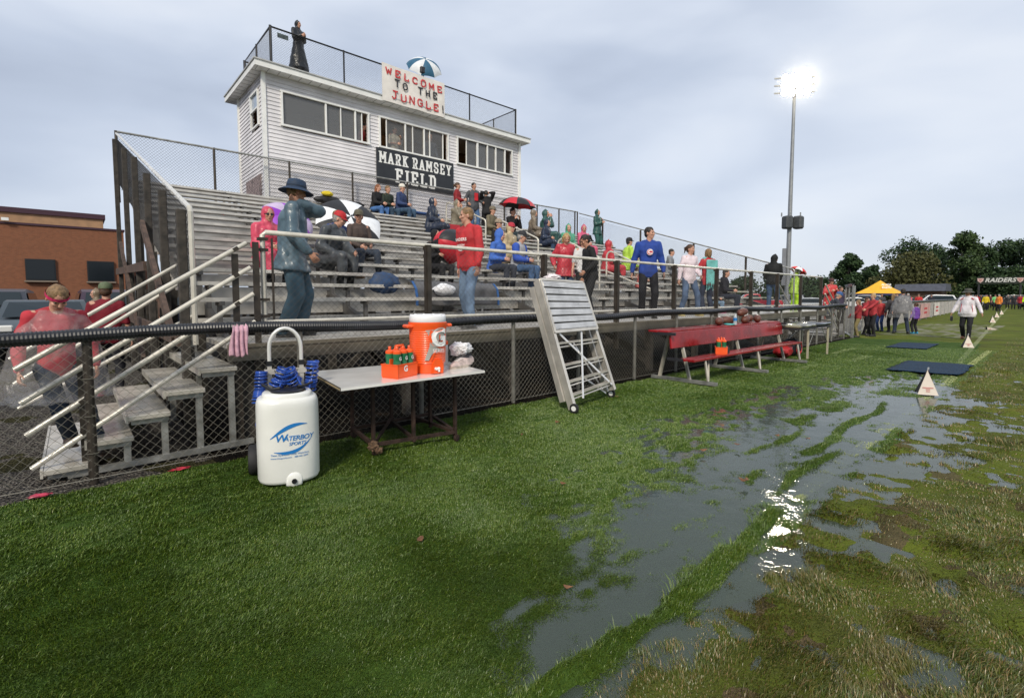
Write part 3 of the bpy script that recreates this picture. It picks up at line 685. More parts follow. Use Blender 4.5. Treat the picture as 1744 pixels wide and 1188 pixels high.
# ---- bottles in an orange carrier
M_or = pm('orange_plastic', (.85, .10, .015), .35, 0, (5, .08), None, .5, .2); M_gr = pm('green_bottle', (.02, .16, .07), .3, 0, (6, .15), None, .5, .2)
M_ink = pm('white_print', (.82, .82, .80), .5)
def bottle(x, y, z, par):
    b = MB(); b.lathe((x, y, z), [(0, 0), (.034, 0), (.036, .01), (.036, .07), (.033, .085), (.033, .105), (.036, .12), (.036, .155), (.0, .157)], 18); o = b.build('bottle', M_gr, par, 40)
    o['label'] = 'green squeeze bottle with an orange cap'; return o
def carrier(cx, cy, cz, yawd, label, rows=((-.5, -1), (.5, -1), (-.5, 0), (.5, 0), (-.5, 1), (.5, 1)), word='G'):
    t = thing('bottle_carrier', label, 'bottle carrier', (cx, cy, cz), 'orange bottle carriers')
    q = Matrix.Rotation(yawd, 3, 'Z'); P = lambda a, b, z: Vector((cx, cy, cz)) + q @ Vector((a, b, z))
    W2, D2, H = .135, .095, .112
    m = MB(); r4 = q.to_4x4()
    m.box(P(0, 0, .01), (2 * W2, 2 * D2, .02), r4)
    for a, b, dx, dy in ((0, -D2, 2 * W2, .008), (0, D2, 2 * W2, .008), (-W2, 0, .008, 2 * D2 + .008), (W2, 0, .008, 2 * D2 + .008)):
        m.box(P(a, b, .015 + H / 2), (dx, dy, H), r4)
        m.box(P(a, b, .015 + H), (dx + .008, dy + .008, .01), r4)
    m.box(P(0, 0, .1), (2 * W2, .006, .16), r4); m.build('tray', M_or, t)
    m = MB(); m.tube([P(-.05, 0, .14), P(-.06, 0, .265), P(-.045, 0, .292), P(.045, 0, .292), P(.06, 0, .265), P(.05, 0, .14)], .014, 8); m.build('handle', M_or, t, 50)
    for i, (b, a) in enumerate(rows):
        p = P(a * .085, b * .088, .02); mm = MB(); mm.lathe(p, [(0, 0), (.036, 0), (.038, .01), (.038, .12), (.035, .135), (.035, .15), (.038, .162), (.038, .206), (.0, .208)], 18); bo = mm.build('bottle', M_gr, t, 40)
        mm = MB(); mm.lathe(p, [(.037, .204), (.039, .206), (.039, .226), (.032, .234), (.014, .24), (.012, .254), (.016, .258), (.012, .27), (0, .272)], 16); mm.build('cap', M_or, bo, 40)
        if b < 0:
            fv = q @ Vector((0, -1, 0))
            text_mesh('print', 'G', M_ink, bo, p + fv * .0385 + Vector((0, 0, .16)) , q @ Vector((1, 0, 0)), (0, 0, 1), .045, .001, .03)
    text_mesh('print', word, M_ink, t, P(-.03, -D2 - .005, .085), q @ Vector((1, 0, 0)), (0, 0, 1), .075 if word == 'G' else .035, .001, .03)
    return t
carrier(2.26, 4.12, TZ, .35, 'orange carrier of green bottles on the white table beside the big cooler')
# ---- cooler
cx, cy = 2.62, 4.20
t = thing('drink_cooler', 'big round orange drink cooler with white lid and grey panel, on the white table', 'cooler', (cx, cy, TZ))
m = MB(); pr = [(0, 0), (.150, 0), (.158, .01), (.160, .085), (.166, .10)]
z = .10
for k in range(15):
    pr += [(.170 + .0015 * k * .5, z), (.174 + .0008 * k, z + .008), (.170 + .0008 * k, z + .016)]; z += .0215
pr += [(.184, z + .005), (.186, z + .03), (.190, z + .04), (.190, z + .075), (.186, z + .08)]
m.lathe((cx, cy, TZ), pr, 48); m.build('body', M_or, t, 35); ztop = TZ + z + .08
for s_, aa in ((-1, R(180 - 8)), (1, R(-8))):
    m = MB(); c = Vector((cx + math.cos(aa) * .205, cy + math.sin(aa) * .205, ztop - .04)); m.box(c, (.075, .13, .035), (0, 0, aa), bev=.012); m.build('grip', M_or, t)
m = MB(); m.lathe((cx, cy, ztop), [(.178, 0), (.180, .005), (.180, .055), (.172, .066), (.155, .072), (.14, .066), (.0, .066)], 48); m.build('lid', pm('white_lid', (.78, .78, .79), .3, 0, (3, .05)), t, 40)
m = MB()
for k in range(10):
    a = 2 * math.pi * k / 10; m.box((cx + .158 * math.cos(a), cy + .158 * math.sin(a), ztop + .066), (.03, .02, .016), (0, 0, a), bev=.004)
m.build('lid_lug', MATS['white_lid'], t)
fa = math.atan2(-.80, -.26)        # facing the viewer and a little to the right
def CP(ang, z, off=.0): rr = .1805 + off; a = fa + .10 + ang; return Vector((cx + rr * math.cos(a), cy + rr * math.sin(a), TZ + z))
def cpanel(poly, mat, name, off, n=14):
    """polygon given as left/right angle edges per height"""
    m = MB(); vs = []; k = len(poly)
    for z, a0, a1 in poly:
        for i in range(n + 1): vs.append(CP(a0 + (a1 - a0) * i / n, z, off))
    fs = [(j * (n + 1) + i, j * (n + 1) + i + 1, (j + 1) * (n + 1) + i + 1, (j + 1) * (n + 1) + i) for j in range(k - 1) for i in range(n)]
    m.add(vs, fs); return m.build(name, mat, t, 60)
M_gp = pm('grey_panel', (.36, .36, .33), .4, 0, (3, .06))
cpanel([(.135, -.52, -.30), (.19, -.42, -.15), (.23, -.34, .3), (.27, -.26, .95), (.34, -.22, 1.05), (.40, -.36, 1.05), (.455, -.62, 1.05)], M_gp, 'panel', .004)
cpanel([(.135, -.22, -.14), (.20, -.08, .02), (.235, .02, .14)], M_or, 'panel_stripe', .008, 4)
cpanel([(.265, -.24, .98), (.275, -.22, .98)], M_gp, 'panel_edge', .008)
def cool_warp(ca, cz, off=.009):
    return lambda a, b: CP(ca + a / .185, cz + b, off)
text_mesh('letter', 'G', M_ink, t, (0, 0, 0), (1, 0, 0), (0, 0, 1), .235, 0, .045, 0, 'CENTER', cool_warp(.30, .35, .012))
text_mesh('letter_shadow', 'G', M_or, t, (0, 0, 0), (1, 0, 0), (0, 0, 1), .27, 0, .075, 0, 'CENTER', cool_warp(.28, .355, .008))
m = MB(); fz = cool_warp(.32, .34, .016); m.add([fz(-.03, -.045), fz(.008, .0), (fz(.0, -.01)), fz(.045, .06), fz(.0, .012), fz(.012, .01)], [(0, 1, 2), (1, 3, 2), (0, 2, 4), (2, 3, 5)]); m.build('bolt', M_bk, t)
text_mesh('word', 'SERIES', M_ink, t, (0, 0, 0), (1, 0, 0), (0, 0, 1), .05, 0, .008, 0, 'CENTER', cool_warp(.28, .225, .009))
m = MB(); a = fa + .30; d = Vector((math.cos(a), math.sin(a), 0)); sdv = Vector((-d.y, d.x, 0)); o = Vector((cx, cy, TZ))
pol = [(-.055, 0), (.055, 0), (.055, .10), (.035, .135), (-.035, .135), (-.055, .10)]
m.prism(pol, .05, o + d * .165 + Vector((0, 0, .005)), sdv, (0, 0, 1)); m.build('spout_housing', M_or, t)
m = MB(); m.ell(o + d * .195 + Vector((0, 0, .055)), (.018, .018, .014)); m.box(o + d * .20 + sdv * .0 + Vector((0, 0, .04)), (.016, .016, .035)); m.lathe(o + d * .19 - sdv * .03 + Vector((0, 0, .055)), [(0, .0), (.014, .0), (.014, .02), (0, .02)], 12, Euler((R(90), 0, a + R(90))).to_matrix()); m.build('spigot', M_ink, t, 50)
# ---- shoes, bag and a bottle behind
def shoe(x, y, z, yawd, label):
    q = Matrix.Rotation(yawd, 3, 'Z'); t = thing('shoe', label, 'shoe', (x, y, z), 'muddy shoes on the table')
    P = lambda a, b, c: Vector((x, y, z)) + q @ Vector((a, b, c))
    m = MB(); m.lathe((x, y, z), [(0, 0), (.98, 0), (1.0, .012), (1.0, .03), (0, .032)], 26, q @ Matrix.Diagonal((.15, .048, 1)).to_3x3()); m.build('sole', pm('muddy_sole', (.42, .36, .30), .7, 0, (20, .3)), t, 40)
    vs = []; fs = []; S = [(-.14, .036, .085), (-.11, .042, .10), (-.06, .043, .105), (-.01, .044, .09), (.05, .046, .07), (.10, .042, .055), (.135, .03, .042), (.148, .012, .034)]
    for a, hw, hh in S:
        for j in range(11):
            an = math.pi * j / 10; vs.append(P(a, hw * math.cos(an), .025 + (hh - .02) * math.sin(an) ** .8))
    for i in range(len(S) - 1):
        for j in range(10): fs.append((i * 11 + j, i * 11 + j + 1, (i + 1) * 11 + j + 1, (i + 1) * 11 + j))
    fs.append(tuple(range(11)))
    m = MB(); m.add(vs, fs); m.build('upper', pm('dirty_white_upper', (.50, .40, .37), .75, 0, (14, .35), (40, .5)), t, 60)
    m = MB(); m.ell(P(-.085, 0, .105), (.05, .03, .012), q); m.build('opening', M_bk, t)
    m = MB()
    for k in range(4): m.bar(P(-.02 + .025 * k, -.028, .098 - .007 * k), P(-.015 + .025 * k, .028, .098 - .007 * k), .008, .006)
    m.build('laces', M_ink, t)
shoe(3.03, 4.22, TZ, 3.3, 'dirty white sneaker nearest the cooler on the white table')
shoe(3.16, 4.36, TZ, 3.25, 'dirty pinkish sneaker at the rear under the plastic bag')
bm = bmesh.new(); bmesh.ops.create_icosphere(bm, subdivisions=5, radius=1)
for v in bm.verts:
    p = v.co.copy(); n_ = noise.noise(p * 1.6 + Vector((3, 1, 2))) * .35 + abs(noise.noise(p * 4.0)) * .30 + abs(noise.noise(p * 9.0 + Vector((5, 5, 5)))) * .16
    k = 1 + n_ - .15; v.co = Vector((p.x * .125 * k, p.y * .085 * k, p.z * .082 * k * (1 if p.z > 0 else .9)))
me = bpy.data.meshes.new('plastic_bag'); bm.to_mesh(me); bm.free(); me.polygons.foreach_set('use_smooth', [True] * len(me.polygons))
pbg = bpy.data.objects.new('plastic_bag', me); col.objects.link(pbg); pbg.location = (3.12, 4.34, TZ + .185)
mpl = pm('thin_white_plastic', (.78, .76, .76), .25, 0, (9, .08), (22, .6), .6, .4); mpl.node_tree.nodes['Principled BSDF'].inputs['Alpha'].default_value = .93; me.materials.append(mpl)
tag(pbg, 'crumpled white plastic bag lying over the muddy shoes', 'plastic bag')
t = thing('squeeze_bottle', 'single squeeze bottle with an orange cap standing behind the plastic bag', 'bottle', (3.02, 4.50, TZ))
m = MB(); m.lathe((3.02, 4.50, TZ), [(0, 0), (.036, 0), (.038, .01), (.038, .20), (.034, .23), (0, .232)], 18); m.build('bottle_body', M_tank, t, 40)
m = MB(); m.lathe((3.02, 4.50, TZ), [(.037, .225), (.039, .235), (.039, .262), (.014, .275), (.012, .30), (0, .302)], 16); m.build('cap', M_or, t, 40)
# ---- folded step unit leaning on the fence
t = thing('leaning_steps', 'aluminium step unit with slatted platform leaning against the fence', 'step unit', (5.3, 4.4, 0))
LT = Vector((4.74, 4.80, 1.70)); RT = Vector((5.53, 4.72, 1.67)); LB = Vector((4.80, 4.20, .03)); RB = Vector((5.86, 4.34, .10))
dn = (LB - LT).normalized(); ux = (RT - LT).normalized(); out = dn.cross(ux).normalized()
if out.y > 0: out = -out
def LP(a, b, o=0): # a across 0..1, b down 0..1
    return LT.lerp(RT, a).lerp(LB.lerp(RB, a), b) + out * o
m = MB(); m.bar(LP(0, -.01), LP(0, 1), .03, .11, up=out)
m.bar(LP(0, -.01, .065), LP(0, 1, .065), .045, .012, up=out); m.build('side_channel', M_alu, t)
m = MB(); m.bar(LP(1, -.01), LP(1, .98), .03, .11, up=out); m.bar(LP(1, -.01, .055), LP(1, .98, .055), .045, .012, up=out); m.build('side_channel', M_alu, t)
m = MB(); m.bar(LP(-.0, .02, -.13), LP(-.02, .93, -.12), .03, .09, up=out); m.build('rear_channel', M_alu, t)
m = MB(); m.bar(LP(1, .2, -.12), LP(1.0, .98, -.12), .03, .08, up=out); m.build('rear_channel', M_alu, t)
for k in range(7):
    b = .012 + k * .0575
    m = MB(); p, q = LP(.02, b + .02, .085), LP(.98, b + .02, .085); m.bar(p, q, .078, .02, up=out)
    for dd in (-.025, 0, .025): m.bar(p + dn * dd + out * .011, q + dn * dd + out * .011, .010, .006, up=out)
    m.build('platform_slat', pm('clean_aluminium', (.62, .61, .60), .3, .5, (6, .15)), t)
m = MB(); m.bar(LP(.0, .0, .075), LP(.0, .42, .075), .035, .035, up=out); m.bar(LP(1., .0, .075), LP(1., .42, .075), .035, .035, up=out); m.bar(LP(0, .205, .07), LP(1, .205, .07), .03, .02, up=out)
m.bar(LP(0, .415, .075), LP(1, .415, .075), .04, .035, up=out); m.bar(LP(0, -.006, .075), LP(1, -.006, .075), .03, .035, up=out); m.build('platform_frame', M_alu, t)
m = MB(); m.box(LP(.5, .2, .062), (.01, .01, .01)); m.bar(LP(.03, .01, .058), LP(.03, .41, .058), .002, .002); 
m2 = MB(); m2.add([LP(.02, .0, .06), LP(.98, .0, .06), LP(.98, .415, .06), LP(.02, .415, .06)], [(0, 1, 2, 3)]); m2.build('platform_backing', M_dark, t)
for b in (.50, .67, .80, .90):
    m = MB(); m.bar(LP(.02, b, .02), LP(.98, b, .02), .07, .02, up=(0, 0, 1)); m.bar(LP(.02, b + .03, -.02), LP(.98, b + .03, -.02), .016, .08, up=out); m.build('step_tread', M_alu, t)
m = MB(); m.bar(LP(.12, .43, .05), LP(.97, .93, .05), .028, .01, up=out); m.bar(LP(.62, .43, .058), LP(.22, .95, .058), .028, .01, up=out)
m.bar(LP(.55, .5, -.1), LP(.97, .98, -.14), .025, .01, up=out); m.bar(LP(.5, .78, -.1), LP(.95, .99, -.1), .025, .01, up=out); m.build('cross_brace', pm('bright_aluminium', (.70, .69, .68), .3, .4), t)
for c in (Vector((4.76, 4.13, .062)), Vector((5.93, 4.42, .062))):
    rm = Euler((0, R(90), .25)).to_matrix(); m = MB(); m.lathe(c, [(.034, -.02), (.058, -.02), (.062, -.01), (.062, .01), (.058, .02), (.034, .02)], 24, rm); w_ = m.build('wheel', MATS['rubber'], t, 40)
    m = MB(); m.lathe(c, [(0, -.018), (.035, -.018), (.035, .018), (0, .018)], 16, rm); m.build('hub', M_white, w_, 40)
m = MB(); m.ell((5.3, 5.03, 1.78), (.16, .09, .055), None, 16, 10, .5, 4); tag(m.build('patterned_cap', pm('white_red_cloth', (.72, .66, .67), .8, 0, (30, .1), (30, .6)), None, True, (0, 0, 0)), 'bundled white cloth with red rings on top of the leaning steps', 'cloth')
# ---- red bench with table back
t = thing('team_bench', 'long red bench with flip-over table back on aluminium legs by the fence', 'bench', (10, 4.4, 0))
M_rb = pm('red_wet_board', (.25, .010, .014), .28, 0, (2.2, .35), (7, .12), .4, .15)
m = MB(); m.box((10.02, 4.02, .445), (5.0, .125, .04), bev=.006); m.box((10.02, 4.17, .445), (5.0, .125, .04), bev=.006); m.build('seat', M_rb, t)
m = MB(); m.box((10.0, 4.40, .755), (4.95, .035, .275), (R(-6), 0, 0), bev=.006); m.build('backrest', M_rb, t)
m = MB(); m.box((9.97, 4.52, .905), (4.95, .18, .035), bev=.006); m.box((9.95, 4.71, .905), (4.95, .18, .035), bev=.006); m.build('table_board', M_rb, t)
m = MB()
for x in (7.5, 12.45): m.box((x, 4.5, .87), (.035, .42, .05))
m.box((7.52, 4.3, .445), (.02, .3, .05)); m.build('end_cap', M_bk, t)
for x in (7.95, 10.1, 12.3):
    m = MB(); m.bar((x, 4.26, .05), (x, 4.48, .88), .045, .045) ; m.bar((x, 4.85, .05), (x, 4.66, .88), .05, .05); m.bar((x - .02, 3.92, .07), (x + .02, 4.0, .43), .03, .03)
    m.bar((x + .02, 3.93, .08), (x + .35, 4.1, .43), .025, .025); m.build('leg_frame', pm('leg_alu', (.42, .39, .33), .45, .3, (6, .3)), t)
    m = MB(); m.bar((x, 3.78, .035), (x, 5.0, .035), .09, .05); m.build('foot_bar', M_galv, t)
carrier(8.72, 4.08, .466, .5, 'orange carrier of green bottles on the red bench seat', word='Gatorade')
m = MB(); m.tube([(8.93, 4.05, .47), (8.93, 4.05, .56)], .03, 10); m.tube([(8.93, 4.05, .56), (8.93, 4.05, .60)], .014, 8); tag(m.build('dark_bottle', M_bk), 'small dark flask beside the orange carrier on the bench seat', 'flask')
# footballs
def football(x, y, z, yawd, label):
    t = thing('football', label, 'football', (x, y, z), 'brown footballs piled on the bench table'); q = Matrix.Rotation(yawd, 3, 'Z') @ Matrix.Rotation(.25 * math.sin(x * 9), 3, 'Y')
    pr = [(.085 * (math.sin(math.pi * i / 14)) ** .82, -.145 * math.cos(math.pi * i / 14)) for i in range(15)]
    m = MB(); m.lathe((x, y, z), pr, 20, q @ Matrix.Rotation(R(90), 3, 'Y')); m.build('leather', pm('brown_leather', (.11, .035, .02), .4, 0, (20, .3), (120, .6)), t, 60)
    m = MB()
    for s_ in (-1, 1): m.lathe((x, y, z), [(.058 + .001, s_ * .098), (.067, s_ * .088), (.0585, s_ * .100)], 20, q @ Matrix.Rotation(R(90), 3, 'Y'))
    m.build('stripe', M_ink, t)
    m = MB()
    for k in range(6): c = Vector((x, y, z)) + q @ Vector((-.035 + .014 * k, 0, .087)); m.bar(c - q @ Vector((0, .014, 0)), c + q @ Vector((0, .014, 0)), .004, .004)
    m.build('laces', M_ink, t)
for a in ((9.72, 4.60, .925 + .083, .3, 'brown football at the left end of the pile'), (10.15, 4.63, 1.008, 2.6, 'brown football behind the water bottle'), (10.95, 4.60, 1.008, .1, 'brown football under the dark top ball'),
          (11.62, 4.62, 1.008, .5, 'brown football at the right end of the pile'), (11.28, 4.70, 1.008, 1.2, 'brown football wedged right of the middle'), (10.93, 4.66, 1.16, -.3, 'darker football sitting on top of the pile')): football(*a)
t = thing('water_bottle', 'clear plastic water bottle with blue label in front of the footballs', 'bottle', (10.15, 4.47, .925))
m = MB(); m.lathe((10.15, 4.47, .925), [(0, 0), (.034, 0), (.036, .02), (.034, .07), (.036, .14), (.03, .18), (.014, .205), (.013, .225), (0, .226)], 16); m.build('bottle_body', pm('clear_plastic', (.62, .66, .70), .08, 0, None, None, .5, 0, None, .55), t, 50)
m = MB(); m.lathe((10.15, 4.47, .925), [(.0365, .08), (.0365, .14)], 16); m.build('bottle_label', M_blue, t)
m = MB(); m.lathe((10.0, 4.52, .926), [(0, 0), (.10, 0), (.105, .012), (.10, .022), (.085, .01), (0, .01)], 26); tag(m.build('teal_disc', pm('teal_plastic', (.08, .42, .42), .4)), 'flat teal plastic lid beside the footballs', 'lid')
# ---- treatment table and red bag
t = thing('treatment_table', 'black padded folding treatment table past the end of the red bench', 'table', (13.7, 4.4, 0))
m = MB(); m.box((13.05, 4.35, .80), (1.1, .72, .08), bev=.03); m.build('cushion', pm('yellowish_wet_vinyl', (.32, .30, .20), .15, 0, (2.5, .5), None, .5, .5, (.03, .03, .03)), t, 60)
m = MB(); m.box((14.2, 4.35, .805), (1.15, .72, .07), bev=.03); m.build('cushion', pm('black_vinyl', (.03, .033, .04), .2, 0, (5, .3), None, .5, .4), t, 60)
m = MB(); m.box((13.62, 4.35, .745), (2.2, .70, .035)); m.build('frame', M_bk, t)
for x, y in ((13.2, 4.05), (14.7, 4.05), (13.2, 4.66), (14.7, 4.66)):
    m = MB(); m.box((x, y, .37), (.05, .035, .74)); m.build('leg', pm('tan_leg', (.42, .38, .28), .5), t)
m = MB(); m.tube([(13.2, 4.05, .25), (13.7, 4.05, .72)], .008, 5); m.tube([(14.7, 4.05, .3), (14.2, 4.05, .72)], .008, 5); m.tube([(13.2, 4.66, .25), (14.7, 4.66, .72)], .006, 5); m.build('cable', M_galv, t)
t = thing('sports_bag', 'red and black duffel bag on the turf under the treatment table', 'bag', (13.3, 4.5, 0))
m = MB(); m.ell((13.05, 4.55, .17), (.30, .20, .17), None, 18, 12, .25, 2); m.build('bag_body', pm('red_nylon', (.40, .02, .025), .5, 0, (6, .3), (20, .5)), t, True)
m = MB(); m.ell((13.62, 4.58, .22), (.30, .22, .23), None, 18, 12, .2, 5); m.build('bag_end', pm('black_nylon', (.02, .02, .025), .5, 0, (6, .3), (20, .5)), t, True)
m = MB(); m.tube([(13.62 + .17 * math.cos(a / 9 * math.pi * 2), 4.37 + .0, .2 + .15 * math.sin(a / 9 * math.pi * 2)) for a in range(10)], .018, 6); m.build('piping', MATS['red_nylon'], t)
# ---- mats and yard markers
for (x0, x1, y0, y1, lab) in ((12.4, 14.45, 1.22, 2.32, 'dark blue rubber mat nearest the camera on the wet turf'), (17.9, 20.1, 2.5, 3.4, 'dark blue rubber mat farther down the turf')):
    m = MB(); nx, ny = 24, 12; rr = random.Random(int(x0)); vs = []
    for i in range(nx + 1):
        for j in range(ny + 1):
            e = .05 * noise.noise(Vector((i * .7, j * .9, x0))) if i in (0, nx) or j in (0, ny) else 0
            vs.append((x0 + (x1 - x0) * i / nx + e - .12 * j / ny, y0 + (y1 - y0) * j / ny + e, .022 + .008 * noise.noise(Vector((i * .3, j * .3, x0)))))
    m.add(vs, [(i * (ny + 1) + j, (i + 1) * (ny + 1) + j, (i + 1) * (ny + 1) + j + 1, i * (ny + 1) + j + 1) for i in range(nx) for j in range(ny)])
    o = m.build('rubber_mat', pm('blue_mat', (.016, .035, .065), .85, 0, (30, .6), (80, 1), .15), None, True); sm = o.modifiers.new('t', 'SOLIDIFY'); sm.thickness = .012; sm.offset = 1
    tag(o, lab, 'mat', 'rubber mats on the sideline')
def marker(x, y, label, lying=0.):
    t = thing('yard_marker', label, 'yard marker', (x, y, 0), 'pyramid yard markers along the sideline')
    h, w_ = .37, .25
    def wedge(mb, dx, lean):
        p = [Vector((dx, -w_ / 2, .0)), Vector((dx, w_ / 2, .0)), Vector((dx + lean, 0, h))]; q = [v + Vector((.02, 0, 0)) for v in p]
        mb.add(p + q, [(0, 2, 1), (3, 4, 5), (0, 1, 4, 3), (1, 2, 5, 4), (2, 0, 3, 5)])
    O = Vector((x, y, 0)); q = Matrix.Rotation(R(18), 3, 'Z') @ (Matrix.Rotation(lying, 3, 'X'))
    def put(mb): mb.v = [tuple(O + q @ Vector(v)) for v in mb.v]; return mb
    m = MB(); wedge(m, -.13, .12); put(m).build('face_board', pm('marker_cream', (.56, .49, .41), .5, 0, (6, .08)), t)
    m = MB(); wedge(m, .11, -.10); put(m).build('face_board', M_bk, t)
    m = MB(); m.add([(-.11, -w_ / 2 + .01, .02), (.10, -w_ / 2 + .01, .02), (.01, -.01, h - .02), (-.03, -.01, h - .02)], [(0, 1, 2, 3)]); m.add([(-.11, w_ / 2 - .01, .02), (.10, w_ / 2 - .01, .02), (.01, .01, h - .02), (-.03, .01, h - .02)], [(3, 2, 1, 0)]); put(m).build('side_panel', M_bk, t)
    m = MB()
    for k in range(3):
        z = .08 + .11 * k; yy = -w_ / 2 + .01 + (w_ / 2 - .02) * z / h - .006; m.add([(-.07 + .02 * k, yy, z), (.07 - .02 * k, yy, z), (.05 - .02 * k, yy + .03, z + .085), (-.05 + .02 * k, yy + .03, z + .085)], [(0, 1, 2, 3)])
    put(m).build('red_numeral', pm('numeral_red', (.48, .03, .05), .5), t)
    m = MB(); sl = Vector((.12, 0, h)).normalized()
    for (a, b, ww) in ((-.045, .11, .13), (.0, .085, .05), (.0, .055, .045)):
        m.bar(Vector((-.13, -ww / 2, 0)) + sl * b + Vector((-.004, 0, 0)), Vector((-.13, ww / 2, 0)) + sl * b + Vector((-.004, 0, 0)), .014, .003, up=(-1, 0, .26))
    put(m).build('emblem', pm('faded_red', (.45, .14, .12), .6), t)
    m = MB(); m.tube([(-.01, 0, h - .02), (.05, -.02, h + .03)], .012, 6); put(m).build('strap', M_galv, t); return t
marker(9.81, 1.34, 'cream and red pyramid marker standing in the puddle')
marker(19.78, 1.82, 'cream pyramid marker at the feet of the man in white')
marker(31.1, 2.25, 'white yard marker lying on its side', 1.5)
marker(39.8, 2.66, 'third standing yard marker beyond the fallen one')
marker(50.3, 3.16, 'second farthest yard marker on the sideline')
marker(59.0, 3.43, 'farthest yard marker on the sideline')
# litter
for k, (x, y, z, c, lab) in enumerate(((-.25, 5.02, .02, (.45, .04, .08), 'crumpled red wrapper on the gravel left of the steps'), (.62, 5.0, .02, (.42, .03, .05), 'flattened red cup by the foot of the fence'))):
    m = MB(); m.ell((x, y, z), (.06, .032, .010), None, 16, 8, 1.0, k + 2); tag(m.build('litter', pm('litter%d' % k, c, .4, 0, (20, .4)), None, True), lab, 'litter', 'red litter by the fence')
# ================================================================ PEOPLE
PENDING = []
def rcone(mb, a, b, ra, rb, n=10, flat=None):
    a = Vector(a); b = Vector(b); d = b - a; ln = d.length
    if ln < 1e-5: d = Vector((0, 0, 1)); ln = 1e-5
    d = d / ln; e1 = (flat - d * flat.dot(d)).normalized() if flat is not None else d.orthogonal().normalized(); e2 = d.cross(e1); k1 = .45 if flat is not None else 1
    rings = []
    for t in (80, 50, 22): rings.append((a - d * ra * math.sin(R(t)) * .9, ra * math.cos(R(t))))
    rings += [(a, ra), (a + d * ln * .5, (ra + rb) / 2), (b, rb)]
    for t in (22, 50, 80): rings.append((b + d * rb * math.sin(R(t)) * .9, rb * math.cos(R(t))))
    vs = [c + (e1 * math.cos(2 * math.pi * j / n) * k1 + e2 * math.sin(2 * math.pi * j / n)) * r for c, r in rings for j in range(n)]
    k = len(rings); fs = [(i * n + j, i * n + (j + 1) % n, (i + 1) * n + (j + 1) % n, (i + 1) * n + j) for i in range(k - 1) for j in range(n)]
    fs += [tuple(range(n))[::-1], tuple((k - 1) * n + j for j in range(n))]
    mb.add(vs, fs)
def loft(mb, secs, fx, fy, n=18, ex=2.3):
    """secs: (centre, half depth along fx, half width along fy)"""
    vs = []
    for c, rx, ry in secs:
        for j in range(n):
            a = 2 * math.pi * j / n; ca, sa = math.cos(a), math.sin(a)
            vs.append(c + fx * rx * math.copysign(abs(ca) ** (2 / ex), ca) + fy * ry * math.copysign(abs(sa) ** (2 / ex), sa))
    k = len(secs); fs = [(i * n + j, i * n + (j + 1) % n, (i + 1) * n + (j + 1) % n, (i + 1) * n + j) for i in range(k - 1) for j in range(n)]
    fs += [tuple(range(n))[::-1], tuple((k - 1) * n + j for j in range(n))]
    mb.add(vs, fs)
def blob(name, mb, mat, par, voxel, amp=.0, smooth=2, seed=0, freq=7.):
    o = mb.build(name, mat); o.parent = par
    r = o.modifiers.new('r', 'REMESH'); r.mode = 'VOXEL'; r.voxel_size = voxel; r.use_smooth_shade = True
    s = o.modifiers.new('s', 'SMOOTH'); s.factor = .5; s.iterations = smooth
    PENDING.append((o, amp, seed, freq)); return o
def finish_blobs():
    bpy.context.view_layer.update(); dg = bpy.context.evaluated_depsgraph_get()
    for o, amp, seed, freq in PENDING:
        me = bpy.data.meshes.new_from_object(o.evaluated_get(dg)); old = o.data
        mats = list(old.materials); o.modifiers.clear(); o.data = me; me.name = o.name
        if not me.materials:
            for q in mats: me.materials.append(q)
        bpy.data.meshes.remove(old)
        if amp and len(me.vertices):
            nv = len(me.vertices); co = np.empty(nv * 3); me.vertices.foreach_get('co', co); co = co.reshape(-1, 3)
            no = np.empty(nv * 3); me.vertex_normals.foreach_get('vector', no); no = no.reshape(-1, 3)
            d = np.empty(nv); sv_ = Vector((seed * 1.3, seed * .7, seed))
            for i in range(nv):
                x, y, z = co[i]; p = Vector((x * freq, y * freq, z * freq * .55)) + sv_
                d[i] = (abs(noise.noise(p)) - .25) * 1.5 + .5 * noise.noise(p * 2.3)
            co += no * (d * amp)[:, None]; me.vertices.foreach_set('co', co.ravel()); me.update()
        me.polygons.foreach_set('use_smooth', [True] * len(me.polygons))
    PENDING.clear()
def ik(S, T, a, b, pole):
    d = T - S; L_ = min(d.length, (a + b) * .995); dn = d.normalized(); T = S + dn * L_
    x = (a * a - b * b + L_ * L_) / (2 * L_); h = math.sqrt(max(0, a * a - x * x))
    pl = Vector(pole); pl = (pl - dn * pl.dot(dn))
    pl = pl.normalized() if pl.length > 1e-4 else dn.orthogonal().normalized()
    return S + dn * x + pl * h, T
SK = {'light': (.50, .27, .19), 'tan': (.40, .20, .13), 'pale': (.56, .33, .25), 'dark': (.11, .055, .035)}
HAIR = {'brown': (.07, .035, .018), 'dark': (.018, .013, .01), 'blond': (.38, .25, .11), 'red': (.20, .07, .025), 'grey': (.30, .29, .27), 'sand': (.20, .12, .055)}
PC = [0]
